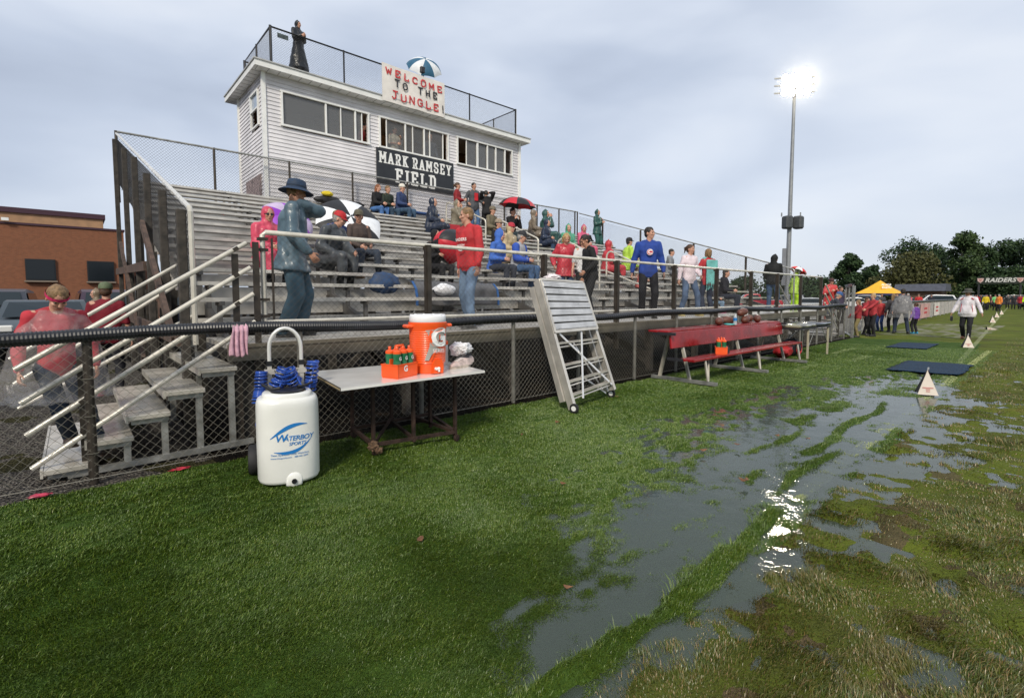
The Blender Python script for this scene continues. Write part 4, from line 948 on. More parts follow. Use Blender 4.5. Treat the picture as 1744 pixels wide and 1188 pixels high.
def person(label, loc, head, scale=1., sit=False, top='grey', topc=None, style='jacket', legs=(.05, .08, .14), legn='denim', shoes=(.02, .02, .02), hair='brown', hs='short', hat=None, hatc=(.02, .02, .02), hood=None,
           lean=0, hands=None, feet=None, look=(0, 0), fat=1., skin='light', near=0, poles=None, pel=None, twist=0, group=None, female=False, trim=None, clear=False, collar=None, cat='person', hand_curl=.9, legblob=True):
    PC[0] += 1; sd_ = PC[0]
    t = thing('person', label, cat, (0, 0, 0), group)
    sk = pm('skin_' + skin, SK[skin], .5, 0, (14, .12), None, .4)
    V = Vector; up0 = V((0, 0, 1))
    if sit:
        P = V(pel or (0, 0, .50)); lean = lean or 8
        feet = feet or [(.40, .12, .07), (.40, -.12, .07)]
        hands = hands or [(.30, .10, .66), (.31, -.08, .66)]
    else:
        P = V(pel or (0, 0, .93)); feet = feet or [(.02, .11, .08), (-.02, -.11, .08)]
        hands = hands or [(.06, .29, .84), (.04, -.29, .84)]
    la = R(lean); T = V((math.sin(la), 0, math.cos(la))); tw = R(twist)
    F = V((math.cos(la), 0, -math.sin(la)))
    rt_ = Matrix.Rotation(tw, 3, T); F = rt_ @ F; Lf = T.cross(F).normalized()
    wS = .158 if female else .178
    C = lambda d: P + T * d
    Sh = [C(.48) + Lf * wS, C(.48) - Lf * wS]; Nk = C(.53)
    hy, hp_ = R(look[0]), R(look[1])
    hf = Matrix.Rotation(hy, 3, 'Z') @ V((math.cos(hp_), 0, -math.sin(hp_))); hf = (Matrix.Rotation(tw, 3, 'Z') @ hf).normalized(); hl = up0.cross(hf).normalized(); hu = hf.cross(hl)
    HC = Nk + T * .04 + hu * .115 + hf * .02
    hips = [P + Lf * .09 - T * .02, P - Lf * .09 - T * .02]
    knees, ank = [], []
    for i in range(2):
        k, a = ik(hips[i], V(feet[i]), .44, .42, (1, .12 * (1 - 2 * i), .35 if sit else 0)); knees.append(k); ank.append(a)
    elb, wr = [], []
    for i in range(2):
        e, w_ = ik(Sh[i], V(hands[i]), .285, .255, (poles[i] if poles else None) or (-.55, .45 * (1 - 2 * i), -.75)); elb.append(e); wr.append(w_)
    vox = (.0105, .0085, .0065, .03)[near]; vc = (.022, .016, .012, .03)[near]; near = 0 if near == 3 else near
    # ---- body: one continuous surface
    m = MB()
    loft(m, [(C(-.09), .075 * fat, .13 * fat), (C(.02), .095 * fat, .15 * fat), (C(.18), .09 * fat, .13 * fat), (C(.34), .105 * (fat * .5 + .5), .155), (C(.46), .08, .165), (C(.51), .05, .09)], F, Lf)
    rcone(m, Sh[0], Sh[1], .058, .058); rcone(m, C(.46), HC - hu * .03, .055, .053)
    for i in range(2):
        rcone(m, Sh[i], elb[i], .05, .039); rcone(m, elb[i], wr[i], .037, .026)
        rcone(m, hips[i], knees[i], .08 * (fat * .5 + .5), .052); rcone(m, knees[i], ank[i], .048, .033)
        rcone(m, ank[i] - V((0, 0, .03)), ank[i] + V((.13, .02 * (1 - 2 * i), -.045)), .035, .025)
        # hand: palm, four fingers, thumb
        f = (wr[i] - elb[i]).normalized(); inn = Lf * (-1 if i == 0 else 1); nrm = (inn - f * inn.dot(f))
        nrm = nrm.normalized() if nrm.length > .1 else up0.copy(); s_ = f.cross(nrm).normalized()
        if s_.dot(F + up0 * .3) < 0: s_ = -s_
        pc = wr[i] + f * .018
        rcone(m, pc, wr[i] + f * .075, .030, .038, 10, nrm)
        fr = .0092 if near else .0105
        for k, (o_, l_) in enumerate(((.030, .068), (.010, .078), (-.010, .073), (-.030, .056))):
            b0 = wr[i] + f * .082 + s_ * o_; d1 = (f * math.cos(.35 * hand_curl) + nrm * math.sin(.35 * hand_curl)).normalized(); b1 = b0 + d1 * l_ * .5 + s_ * o_ * .12
            d2 = (f * math.cos(1.15 * hand_curl) + nrm * math.sin(1.15 * hand_curl)).normalized(); b2 = b1 + d2 * l_ * .5
            rcone(m, b0, b1, fr, fr * .95, 7); rcone(m, b1, b2, fr * .95, fr * .8, 7)
        t0 = wr[i] + f * .03 + s_ * .028; t1 = t0 + (f * .65 + s_ * .6 + nrm * .35).normalized() * .042; t2 = t1 + (f * .9 + s_ * .1 + nrm * .4).normalized() * .03
        rcone(m, t0, t1, fr * 1.2, fr, 7); rcone(m, t1, t2, fr, fr * .85, 7)
    hm = Matrix((hf, hl, hu)).transposed()
    HP = lambda a, b, c: HC + hf * a + hl * b + hu * c
    m.ell(HP(-.008, 0, .028), (.092, .073, .092), hm, 18, 14); m.ell(HP(.022, 0, -.045), (.062, .054, .070), hm, 16, 12)
    rcone(m, HP(.055, 0, -.093), HP(.048, 0, -.085), .022, .024)                    # chin
    rcone(m, HP(.084, 0, .008), HP(.098, 0, -.028), .0085, .0135, 8)                # nose
    rcone(m, HP(.074, .03, .022), HP(.074, -.03, .022), .013, .013, 8)              # brow
    rcone(m, HP(.074, .013, -.062), HP(.074, -.013, -.062), .010, .010, 8)          # lips
    for s_ in (-1, 1):
        m.ell(HP(.058, .037 * s_, -.02), (.03, .022, .022), hm, 10, 8)             # cheek
        m.ell(HP(-.012, .074 * s_, -.012), (.018, .009, .030), hm @ Matrix.Rotation(.3 * s_, 3, 'Z'), 10, 8)  # ear
    blob('body', m, sk, t, vox, 0, 2 if near else 2)
    if near or scale > 0:
        m = MB()
        for s_ in (-1, 1): m.ell(HP(.0735, .031 * s_, .002), (.011, .014, .0075), hm, 10, 6)
        m.build('eyes', pm('eye_dark', (.03, .02, .016), .15), t, True)
        m = MB()
        for s_ in (-1, 1): rcone(m, HP(.087, .016 * s_, .021), HP(.080, .045 * s_, .021), .0045, .003, 6)
        m.build('eyebrows', pm('hair_' + hair, HAIR[hair], .6, 0, (30, .4), (70, .7)), t, True)
        m = MB(); m.ell(HP(.084, 0, -.062), (.004, .022, .005), hm, 10, 6); m.build('mouth', pm('lip', (.22, .06, .05), .5), t, True)
    # ---- clothes
    tc_ = topc or (.2, .2, .2); mt = cloth(top + ('%d' % (hash(tc_) % 9999)), tc_, .45 if style in ('rain', 'poncho') else .8, .22, .12 if style in ('rain', 'poncho') else 0)
    pf = {'tee': .010, 'jacket': .018, 'hoodie': .020, 'rain': .030, 'poncho': .042, 'sweater': .014}[style]
    k1 = .026 if female else .012
    m = MB(); hem = {'tee': -.12, 'jacket': -.15, 'hoodie': -.11, 'rain': -.20, 'poncho': -.16, 'sweater': -.12}[style]
    g = pf; fb = fat * .5 + .5
    secs = [(C(hem), (.100 + g * .5) * fat, (.152 + g * .5) * fat), (C(hem + .035), (.102 + g * .6) * fat, (.154 + g * .6) * fat), (C(-.04), (.114 + g) * fat, (.166 + g) * fat), (C(.10), (.104 + g) * fat, (.142 + g) * fat), (C(.24), (.108 + g) * fb, (.140 + g) * fb), (C(.36), .122 + g, .168 + g * .8), (C(.46), .098 + g * .8, .165 + g * .5), (C(.515), .062 + g * .5, .105 + g * .4)]
    if style in ('rain', 'poncho') and not sit:
        ln_ = {'rain': .20, 'poncho': .40}[style] if trim != 'long' else .78
        fl = 1.75 if trim == 'long' else 1.05
        secs = [(C(.0) - up0 * ln_ + F * .0, (.15 + g) * fat * fl, (.20 + g * .5) * fat * (fl * .6 + .42))] + secs[2:]
    loft(m, secs, F, Lf)
    rcone(m, Sh[0] - T * .015, Sh[1] - T * .015, .055 + g * .7, .055 + g * .7); rcone(m, Sh[0] - T * .01, Nk + T * .0, .05 + g * .5, .055 + g * .4); rcone(m, Sh[1] - T * .01, Nk + T * .0, .05 + g * .5, .055 + g * .4)
    for i in range(2):
        cuff = .9 if (style not in ('tee',) or clear) else 0
        rcone(m, Sh[i], elb[i], .056 + g * .7, .045 + g * .8)
        if cuff: rcone(m, elb[i], elb[i].lerp(wr[i], cuff + .05), .048 + g, .034 + g * .55)
        if sit and style in ('rain', 'poncho'):
            rcone(m, hips[i], knees[i] + V((.02, 0, .02)), .10 + g, .075 + g * .6)
            if style == 'poncho': rcone(m, knees[i] + V((.03, 0, .02)), knees[i].lerp(ank[i], .45) + V((.04, 0, 0)), .075 + g * .5, .07 + g * .4)
    if sit and style == 'poncho': loft(m, [(P + V((.1, 0, -.04)), .12, .22), (P + V((.12, 0, .12)), .12, .2)], F, Lf)
    if style == 'hoodie' and not hood: rcone(m, C(.50) - F * .07 + Lf * .07, C(.50) - F * .07 - Lf * .07, .05, .05); rcone(m, C(.52) - F * .06, C(.50) - F * .10, .06, .05)
    if collar: rcone(m, C(.50), C(.56), .078, .066)
    if hood:
        m.ell(HP(-.035, 0, .022), (.113, .098, .118), hm, 18, 14); rcone(m, HP(-.04, 0, -.05), C(.5), .085, .09)
        if hood == 'peak': rcone(m, HP(-.06, 0, .10), HP(-.02, 0, .165), .05, .018)
    nm = {'tee': 'shirt', 'jacket': 'jacket', 'hoodie': 'hoodie', 'rain': 'rain_jacket', 'poncho': 'poncho', 'sweater': 'sweater'}[style]
    jo = blob(nm, m, mt, t, vc, .017 if (style in ('rain', 'poncho')) else .011, 2, sd_, 8)
    # collar gap of neck shows skin; trousers
    m = MB(); g = .014 if style != 'rain' or legn != 'rain_trousers' else .032
    loft(m, [(C(-.11), (.10 + g * .5) * fat, (.14 + g * .5) * fat), (C(.0), (.10 + g * .5) * fat, (.145 + g * .4) * fat), (C(.08), (.095 + g * .3) * fat, (.135 + g * .3) * fat)], F, Lf)
    for i in range(2):
        rcone(m, hips[i], knees[i], .078 * fb + g, .056 + g * 1.1); 
        if legn == 'shorts': continue
        rcone(m, knees[i], ank[i] + V((0, 0, .0)), .055 + g * 1.1, .044 + g * 1.2)
    lc = cloth(legn + '%d' % (hash(tuple(legs)) % 9999), tuple(legs), .8, .28)
    blob('trousers' if legn != 'shorts' else 'shorts', m, lc, t, vc, .010, 2, sd_ + 50, 9)
    for i in range(2):
        m = MB(); c = ank[i] + V((.05, .008 * (1 - 2 * i), -.035)); m.ell(c, (.145, .052, .045), None, 14, 8); m.ell(ank[i] + V((-.01, 0, -.005)), (.065, .048, .055), None, 12, 8)
        m.box(c + V((0, 0, -.032)), (.26, .088, .022), None, .01); m.build('shoe', pm('shoe%d' % (hash(tuple(shoes)) % 9999), tuple(shoes), .5, 0, (20, .25)), t, 60)
    # ---- hair, hats
    hmat = pm('hair_' + hair, HAIR[hair], .6, 0, (30, .4), (70, .7))
    if hs != 'none' and not (hood and hs == 'short'):
        m = MB()
        m.ell(HP(-.016, 0, .043), (.096, .081, .086), hm, 20, 14, .06, sd_)
        if hs in ('short', 'bun', 'bob', 'long'): m.ell(HP(-.045, 0, -.005), (.062, .074, .075), hm, 16, 12, .08, sd_)
        if hs == 'bun': m.ell(HP(-.12, 0, .035), (.045, .04, .04), hm, 12, 8, .2, 1); rcone(m, HP(-.13, 0, .03), HP(-.15, 0, -.07), .03, .012)
        if hs == 'bob':
            for s_ in (-1, 1): rcone(m, HP(-.01, .068 * s_, .03), HP(-.0, .07 * s_, -.075), .035, .026)
            rcone(m, HP(-.05, 0, 0), HP(-.06, 0, -.08), .07, .05)
        if hs == 'long':
            for s_ in (-1, 0, 1): rcone(m, HP(-.05, .055 * s_, .02), HP(-.075, .075 * s_, -.27), .045, .025)
        if hs == 'long' or hs == 'bob' or near: blob('hair', m, hmat, t, .011, .007, 1, sd_, 26)
        else: m.build('hair', hmat, t, True)
    hc_ = pm('hat%d' % (hash(tuple(hatc)) % 9999), tuple(hatc), .75, 0, (25, .2), (60, .4))
    if hat == 'cap':
        m = MB(); m.lathe(HP(-.008, 0, .045), [(.104, -.005), (.104, .025), (.092, .062), (.062, .088), (.03, .097), (.0, .1)], 22, hm, 1, .86); 
        vs = [HP(-.008 + (.09 if r_ == 0 else .165 - .03 * abs(math.sin(a)) ** 2) * math.cos(a * .9) if r_ else .085 * math.cos(a), (.083 if r_ == 0 else .078) * math.sin(a), .042 - (.018 if r_ else 0)) for a in [R(-80 + 16 * q) for q in range(11)] for r_ in (0, 1)]
        m.add(vs, [(2 * i, 2 * i + 2, 2 * i + 3, 2 * i + 1) for i in range(10)])
        m.add([v + hu * .006 for v in vs], [(2 * i, 2 * i + 1, 2 * i + 3, 2 * i + 2) for i in range(10)])
        m.ell(HP(-.008, 0, .145), (.01, .01, .005), hm, 8, 4); m.build('cap', hc_, t, True)
    elif hat == 'bucket':
        m = MB(); m.lathe(HP(-.006, 0, .035), [(.188, -.04), (.17, -.028), (.112, .004), (.106, .01), (.106, .045), (.094, .088), (.080, .098), (.0, .102)], 26, hm, 1, .9)
        m.lathe(HP(-.006, 0, .033), [(.188, -.04), (.17, -.034), (.108, .0)], 26, hm, 1, .9); m.build('bucket_hat', hc_, t, 50)
        m = MB(); m.lathe(HP(-.006, 0, .035), [(.1085, .008), (.1085, .03)], 26, hm, 1, .9); m.build('hat_band', pm('hatband%d' % (hash(tuple(hatc)) % 9999), tuple(x * .6 for x in hatc), .8), t)
    elif hat == 'headband':
        m = MB(); m.lathe(HP(-.012, 0, .035), [(.104, -.016), (.106, 0), (.104, .018)], 26, hm, 1, .85); o = m.build('headband', pm('pink_bandana', (.50, .02, .10), .8, 0, (60, .4)), t, True)
    if trim == 'glasses':
        m = MB()
        for s_ in (-1, 1): m.box(HP(.088, .033 * s_, .002), (.006, .046, .028), hm.to_4x4(), .003)
        m.bar(HP(.085, .055, .006), HP(-.01, .078, .006), .004, .008); m.bar(HP(.085, -.055, .006), HP(-.01, -.078, .006), .004, .008); m.build('glasses', M_bk, t)
    if clear:   # thin see-through poncho over everything
        m = MB(); fl = .1
        loft(m, [(C(.0) - up0 * .30 + F * .05, .30, .42), (C(.0) - up0 * .1, .27, .385), (C(.2), .22, .33), (C(.38), .17, .27), (C(.47), .125, .215), (C(.54), .08, .115)], F, Lf, 26)
        mp_ = pm('clear_plastic_film', (.72, .70, .70), .18, 0, (5, .15), (24, .8), .7, .2, None, .15)
        blob('clear_poncho', m, mp_, t, .016, .030, 2, sd_ + 9, 7)
    t.location = loc; t.rotation_euler = (0, 0, R(head)); t.scale = (scale,) * 3
    t['_jac'] = 0; del t['_jac']
    return t, dict(C=C, F=F, L=Lf, HP=HP, wr=wr, elb=elb, P=P, hm=hm, hf=hf)
def decal(t, txt, info, d, size, mat, front=.16, side=0., rot=0, bold=.02, name='print', shear=0.):
    F, Lf, C = info['F'], info['L'], info['C']; o = C(d) + F * front + Lf * side
    nm = text_mesh(name, txt, mat, None, o, -Lf * -1 if False else Lf * 1.0, C(1) - C(0), size, 0, bold, shear); nm.parent = t; return nm
Rr = lambda r: 1.03 + .2032 * r
navy, blk, red_, grn, tan, denim = (.02, .03, .065), (.012, .012, .014), (.46, .015, .02), (.02, .055, .045), (.23, .19, .14), (.07, .12, .22)
S = -90
# near figures
person('man in a blue hooded rain suit and navy bucket hat standing on the walkway', (1.93, 6.05, 1.03), -24, 1.05, top='rainblue', topc=(.075, .120, .155), style='rain', legs=(.045, .085, .115), legn='rain_trousers', shoes=(.03, .03, .03), hat='bucket', hatc=(.015, .035, .075), hair='sand', skin='tan',
       hands=[(.10, -.05, 1.49), (.20, -.22, .93)], poles=[(1, .5, -.3), None], feet=[(.05, .11, .08), (-.09, -.11, .08)], near=1, fat=1.08, look=(28, 6), collar=True, lean=4)
man_red, ir = person('young man in a red hoodie and faded jeans standing on the walkway', (4.50, 6.0, 1.03), 186, 1.04, top='redhood', topc=(0.474, 0.033, 0.040), style='hoodie', legs=(.13, .19, .28), legn='denim', shoes=(.1, .1, .1), hair='sand', hands=[(.10, .27, .86), (-.02, -.25, .84)], feet=[(.14, .17, .08), (-.14, -.18, .08)], near=2, look=(-34, 3), lean=3, hand_curl=.6)
person('boy in a red jersey, clear poncho and pink headband coming down the steps', (-.13, 5.72, .10), -80, .88, top='redjersey', topc=(0.415, 0.033, 0.046), style='tee', legs=(.02, .03, .05), legn='dark_jeans', shoes=(.05, .03, .02), hair='sand', hat='headband', skin='light', hands=[(.06, .28, .90), (.10, -.28, .90)], feet=[(.14, .26, .09), (-.10, .08, .18)], near=2, look=(4, 38), clear=True, lean=6, fat=.92)
cm, ic = person('tall man in a blue baseball pullover with round chest patch on the walkway', (9.3, 6.0, 1.03), -138, 1.13, top='blueov', topc=(.02, .055, .27), style='jacket', legs=(.01, .01, .013), legn='black_trousers', hair='dark', hands=[(.02, .30, .82), (-.04, -.31, .82)], near=1, look=(52, 0), skin='light')
# front rows
person('woman with glasses in a pink and red plastic poncho seated behind the blue rain suit', (2.34, 8.55, Rr(3)), -82, .98, True, top='pinkred', topc=(0.539, 0.063, 0.112), style='poncho', legs=blk, hood='round', hs='short', hair='brown', trim='glasses', female=True, near=1, look=(-5, 3), skin='light')
person('older man in a red cap and dark grey poncho leaning forward on the bleachers', (3.22, 8.4, Rr(3)), -62, 1.03, True, top='dkgrey', topc=(.055, .062, .07), style='poncho', legs=blk, hat='cap', hatc=(.45, .015, .02), hair='grey', near=1, lean=24, look=(30, 22), fat=1.2, skin='light', hands=[(.52, .08, .58), (.34, -.16, .56)])
person('person in a navy jacket half hidden behind the red cap', (3.70, 9.16, Rr(4)), -70, .97, True, top='navyb', topc=(.025, .05, .16), style='hoodie', legs=navy, hair='sand', near=0)
person('man in a camo cap and brown sweatshirt in front of the black and white umbrella', (4.12, 9.1, Rr(4)), -84, 1.0, True, top='brownsw', topc=(.075, .055, .048), style='sweater', legs=(.03, .04, .06), hat='cap', hatc=(.10, .09, .06), hair='brown', near=1, look=(-35, 5), shoes=(.2, .11, .04), fat=1.15, hands=[(.30, .12, .62), (.30, -.12, .60)], feet=[(.42, .2, .07), (.38, -.2, .07)])
person('person in a blue hooded sweatshirt seated beside the grey and blue jacket', (7.08, 8.55, Rr(3)), -75, 1.04, True, top='royal', topc=(0.052, 0.134, 0.454), style='hoodie', legs=(.03, .035, .05), hood='peak', hs='short', near=1, lean=14, look=(20, 8), shoes=(.5, .42, .36))
cb, icb = person('man in a grey baseball jacket with blue sleeves and a dark cap', (7.78, 8.55, Rr(3)), -70, 1.06, True, top='greyblue', topc=(.34, .35, .38), style='jacket', legs=(.05, .10, .20), hat='cap', hatc=(.02, .02, .025), hair='grey', near=1, look=(25, 12), fat=1.15)
person('hooded person in tan with a red visor in the middle of the crowd', (8.49, 9.77, Rr(5)), -75, 1.05, True, top='tanred', topc=(.42, .33, .20), style='rain', legs=blk, hood='round', hs='short', hat='cap', hatc=(.40, .02, .04), lean=15)
person('person in black with a khaki cap seated below the camouflage jacket', (8.66, 10.38, Rr(6)), -75, 1.03, True, top='blackcap', topc=blk, style='jacket', legs=blk, hat='cap', hatc=(.28, .22, .16), hair='dark')
person('person in a camouflage jacket and cap near the black and red umbrella', (10.6, 13.0, Rr(10)), -75, 1.12, True, top='camo', topc=(.14, .12, .08), style='jacket', legs=(.1, .09, .06), hat='cap', hatc=(.16, .13, .09), hair='brown')
person('person in black sitting under the open black and red umbrella', (11.44, 12.9, Rr(10)), -85, 1.15, True, top='blk2', topc=blk, style='jacket', legs=(.03, .05, .06), hair='dark', hands=[(.26, .12, .95), (.24, -.06, .95)])
person('person in a grey brown hooded raincoat looking right, near the top rows', (12.96, 13.43, Rr(11)), -40, 1.14, True, top='greybrown', topc=(.19, .155, .12), style='rain', legs=(.16, .12, .09), hood='round', hs='short')
person('person in a dark green poncho with binoculars beside the grey brown raincoat', (13.6, 13.43, Rr(11)), -60, 1.18, True, top='dkgrn2', topc=(.03, .085, .08), style='poncho', legs=(.04, .08, .08), hood='peak', hs='short', hands=[(.24, .05, 1.06), (.24, -.05, 1.06)])
person('person hunched in a navy raincoat in front of the dark green poncho', (12.36, 12.21, Rr(9)), -70, 1.02, True, top='navy2', topc=(.02, .03, .06), style='rain', legs=(.03, .06, .12), hood='round', hs='short', lean=14)
person('person in a bright green plastic poncho seated behind the woman in red', (12.22, 10.99, Rr(7)), -95, 1.08, True, top='brgreen', topc=(0.074, 0.311, 0.188), style='poncho', legs=blk, hood='peak', hair='dark', hs='short', look=(-30, 0))
person('person in a pink plastic poncho behind the woman in the black suit', (13.71, 11.6, Rr(8)), -90, 1.07, True, top='pinkp', topc=(0.526, 0.091, 0.173), style='poncho', legs=blk, hood='peak', hs='short', look=(-40, 10))
person('person in a red hooded raincoat seated facing right beside the black suit', (11.96, 9.16, Rr(4)), -30, 1.02, True, top='redrain', topc=(0.432, 0.039, 0.051), style='poncho', legs=(.05, .05, .05), hood='peak', hs='short')
person('person in a lime safety jacket and black cap seated high on the right', (13.83, 9.77, Rr(5)), -30, 1.08, True, top='lime', topc=(0.389, 0.586, 0.069), style='rain', legs=(.45, .42, .42), legn='shorts', hat='cap', hatc=blk, hair='dark', skin='light')
person('boy in a grey hooded jacket seated high near the right end of the stand', (15.45, 9.16, Rr(4)), -70, 1.0, True, top='grhood', topc=(.20, .21, .23), style='hoodie', legs=(.12, .13, .15), hair='dark')
person('child in a salmon pink shirt seated low behind the man in blue', (12.55, 8.4, Rr(2)), -30, .82, True, top='salmon', topc=(.50, .13, .12), style='tee', legs=(.04, .05, .1), hair='brown', lean=18, shoes=(.1, .05, .03))
person('girl in a black hoodie sitting on the lowest plank next to the teal scarf', (14.35, 6.72, 1.03), -75, .98, True, top='blkgirl', topc=(.014, .014, .02), style='hoodie', legs=(.02, .025, .04), hair='dark', hs='long', female=True, near=0)
person('child in pale jeans and pink boots seated low beside the girl in black', (13.75, 6.72, 1.03), -75, .62, True, top='dkchild', topc=(.05, .05, .06), style='jacket', legs=(.16, .24, .34), hair='brown', shoes=(.45, .10, .20))
person('person in black holding a half closed red and black umbrella behind the red hoodie', (5.45, 8.5, Rr(3)), -80, .92, True, top='blkumb', topc=blk, style='jacket', legs=blk, hair='dark', hood='round', hs='short', hands=[(.28, .05, .85), (.28, -.1, .75)])
# top rows
person('girl with long red hair in a black hoodie sitting on the top row', (7.5, 15.2, Rr(14)), -68, 1.0, True, top='blkg2', topc=blk, style='hoodie', legs=(.06, .15, .36), hair='red', hs='long', female=True, lean=16, hands=[(.42, .02, .62), (.40, -.06, .64)], shoes=(.5, .4, .35))
person('boy in a dark green jacket on the top row beside the long haired girl', (7.92, 15.2, Rr(14)), -75, 1.0, True, top='dkgj', topc=(.025, .035, .025), style='jacket', legs=(.03, .06, .10), hair='sand')
person('man in a white cap and navy jacket at the right of the top row trio', (8.42, 15.2, Rr(14)), -60, 1.1, True, top='nvj', topc=(.03, .05, .13), style='jacket', legs=(.04, .08, .14), hat='cap', hatc=(.65, .62, .55), hair='grey', fat=1.1)
person('person in a dark navy hooded raincoat sitting alone above the red hoodie', (8.1, 12.75, Rr(10)), -55, 1.06, True, top='nvr', topc=(.018, .026, .05), style='rain', legs=(.015, .02, .035), hood='round', hs='short', fat=1.15)
person('person in a tan hooded raincoat raising a camera to the face', (9.42, 13.36, Rr(11)), -75, 1.05, True, top='tanr', topc=(.20, .175, .13), style='rain', legs=(.17, .14, .1), hood='peak', hs='short', hands=[(.20, .06, 1.06), (.20, -.06, 1.05)])
person('woman in a green sleeved red jacket standing at the press box wall', (10.6, 14.88, Rr(14)), -50, 1.02, top='grred', topc=(.24, .02, .025), style='jacket', legs=(.05, .09, .16), hair='brown', hs='bun', female=True, hands=[(.26, .02, 1.12), (.24, -.10, 1.10)])
gr, ig = person('man in an open grey jacket over a red shirt standing on the top row', (11.35, 14.88, Rr(14)), -95, 1.08, top='greyj', topc=(.07, .075, .085), style='jacket', legs=(.06, .12, .24), hair='dark', fat=1.15, hands=[(.22, .24, 1.05), (.12, -.30, 1.0)])
person('person in black with arms over the head next to the open grey jacket', (11.75, 14.6, Rr(13)), 60, 1.08, top='blkt', topc=blk, style='hoodie', legs=blk, hair='dark', hands=[(.10, .10, 1.62), (.10, -.12, 1.62)], lean=12, look=(0, 25))
person('person in a dark green rain suit standing near the top right corner of the stand', (17.6, 14.0, Rr(12)), -85, 1.09, top='dkgr', topc=(.02, .075, .065), style='rain', legs=(.02, .075, .065), legn='rain_trousers', hood='peak', hs='short', hands=[(.20, .02, 1.28), (.24, -.05, 1.2)])
person('woman with short blond hair in a red jacket standing in the lower rows', (8.52, 7.7, Rr(1)), -122, 1.0, top='redj', topc=(0.432, 0.034, 0.051), style='rain', legs=(.03, .06, .12), hair='blond', hs='bob', female=True, near=1, look=(0, 28), fat=1.1, hands=[(.12, .28, 1.02), (.12, -.30, .98)])
person('woman in a black trouser suit looking down on the walkway', (7.75, 6.3, 1.03), 152, .99, top='suit', topc=(.012, .012, .013), style='sweater', legs=(.012, .012, .014), legn='suit_trousers', hair='dark', hs='bun', female=True, near=1, look=(0, 25), skin='tan', lean=8, hands=[(.20, .18, .98), (.10, -.22, .85)])
person('person with brown hair in a white shirt just behind the black suit', (8.55, 7.2, Rr(1)), -120, .92, top='whsh', topc=(.55, .54, .54), style='tee', legs=blk, hair='brown', hs='bob', female=True)
person('woman in a white and red zip jacket and jeans facing the field', (11.24, 6.1, 1.03), -112, 1.0, top='whj', topc=(.68, .58, .62), style='jacket', legs=(.08, .12, .20), hair='brown', hs='bun', female=True, near=1, look=(25, 0), shoes=(.5, .42, .2), feet=[(.1, .2, .08), (-.06, -.2, .08)], hands=[(.14, .22, .98), (.0, -.30, .88)])
sc_, isc = person('woman in a red jacket with a teal fringed scarf down her back', (12.6, 6.3, 1.03), 60, 1.0, top='redj2', topc=(0.415, 0.038, 0.046), style='jacket', legs=(.03, .04, .07), hair='sand', hs='bob', female=True, near=1, hands=[(.28, .22, 1.25), (.22, -.18, 1.05)])
person('man in a black hooded sweatshirt standing at the open end of the walkway', (16.73, 6.2, 1.03), 10, 1.04, top='blkh', topc=(.012, .013, .014), style='hoodie', legs=(.05, .09, .17), hood='peak', hair='dark', hs='short', look=(-20, 22), hands=[(.25, .2, 1.0), (.28, -.15, .98)], fat=1.1)
person('person in a lime green rain suit leaning on the rail under a small umbrella', (18.6, 6.2, 1.03), -20, .76, top='lime2', topc=(0.389, 0.586, 0.069), style='rain', legs=(.48, .80, .02), legn='rain_trousers', hood='round', hs='short', lean=14)
# ground people, right
person('man in a red poncho climbing with raised arms beside the gate', (23.0, 6.35, .5), -130, 1.0, top='redp', topc=(0.518, 0.051, 0.051), style='poncho', legs=(.3, .1, .08), hat='cap', hatc=(.06, .02, .02), hair='dark', hands=[(.30, .12, 1.25), (.30, -.14, 1.22)], lean=10)
person('old man in a blue cap and dark jacket bending over the fence', (20.1, 5.55, 0), -60, 1.0, top='oldj', topc=(.04, .045, .06), style='jacket', legs=(.13, .13, .13), hat='cap', hatc=(.03, .09, .25), hair='grey', lean=26, look=(0, 20), hands=[(.50, .12, 1.15), (.48, -.1, 1.12)])
person('child with light brown hair in a red top and khaki trousers by the gate post', (21.6, 5.0, 0), 120, .80, top='kidred', topc=(.26, .025, .03), style='hoodie', legs=(.20, .16, .07), hair='sand', hs='long', hands=[(.3, .1, .98), (.3, -.1, .98)])
person('blond boy in a black sleeved red shirt holding the gate', (22.5, 4.75, 0), 150, .93, top='vest', topc=(0.363, 0.035, 0.043), style='sweater', legs=blk, hair='blond', hands=[(.45, .1, 1.1), (.42, -.08, 1.1)])
person('girl with dark red top and black trousers behind the blond boy', (23.2, 5.1, 0), -110, .85, top='dred', topc=(.25, .02, .03), style='hoodie', legs=blk, hair='brown', hs='long')
person('child in a shiny red jacket and blue jeans behind the blond boy', (26.0, 5.2, 0), 160, .82, top='redk', topc=(0.476, 0.049, 0.053), style='jacket', legs=(.03, .06, .18), hair='dark', lean=8)
person('person in dark jersey above the far fence beside the orange tent', (25.5, 6.6, .3), -120, .95, top='dj', topc=(.05, .04, .07), style='jacket', legs=blk, hair='brown')
person('man in a clear plastic poncho seen from behind on the grass', (25.0, 4.3, 0), 20, 1.05, top='clr', topc=(.10, .10, .11), style='jacket', legs=(.02, .03, .055), hair='dark', clear=True, fat=1.15, feet=[(.1, .2, .08), (-.08, -.2, .08)])
person('woman with long brown hair in front of the man in the clear poncho', (25.8, 4.75, 0), 30, .93, top='brj', topc=(.05, .045, .05), style='jacket', legs=blk, hair='sand', hs='long', female=True)
person('small girl in a purple jacket and blue boots on the grass', (25.4, 3.93, 0), 60, .72, top='purp', topc=(.13, .05, .28), style='hoodie', legs=blk, hair='brown', hs='bun', shoes=(.03, .25, .42), female=True)
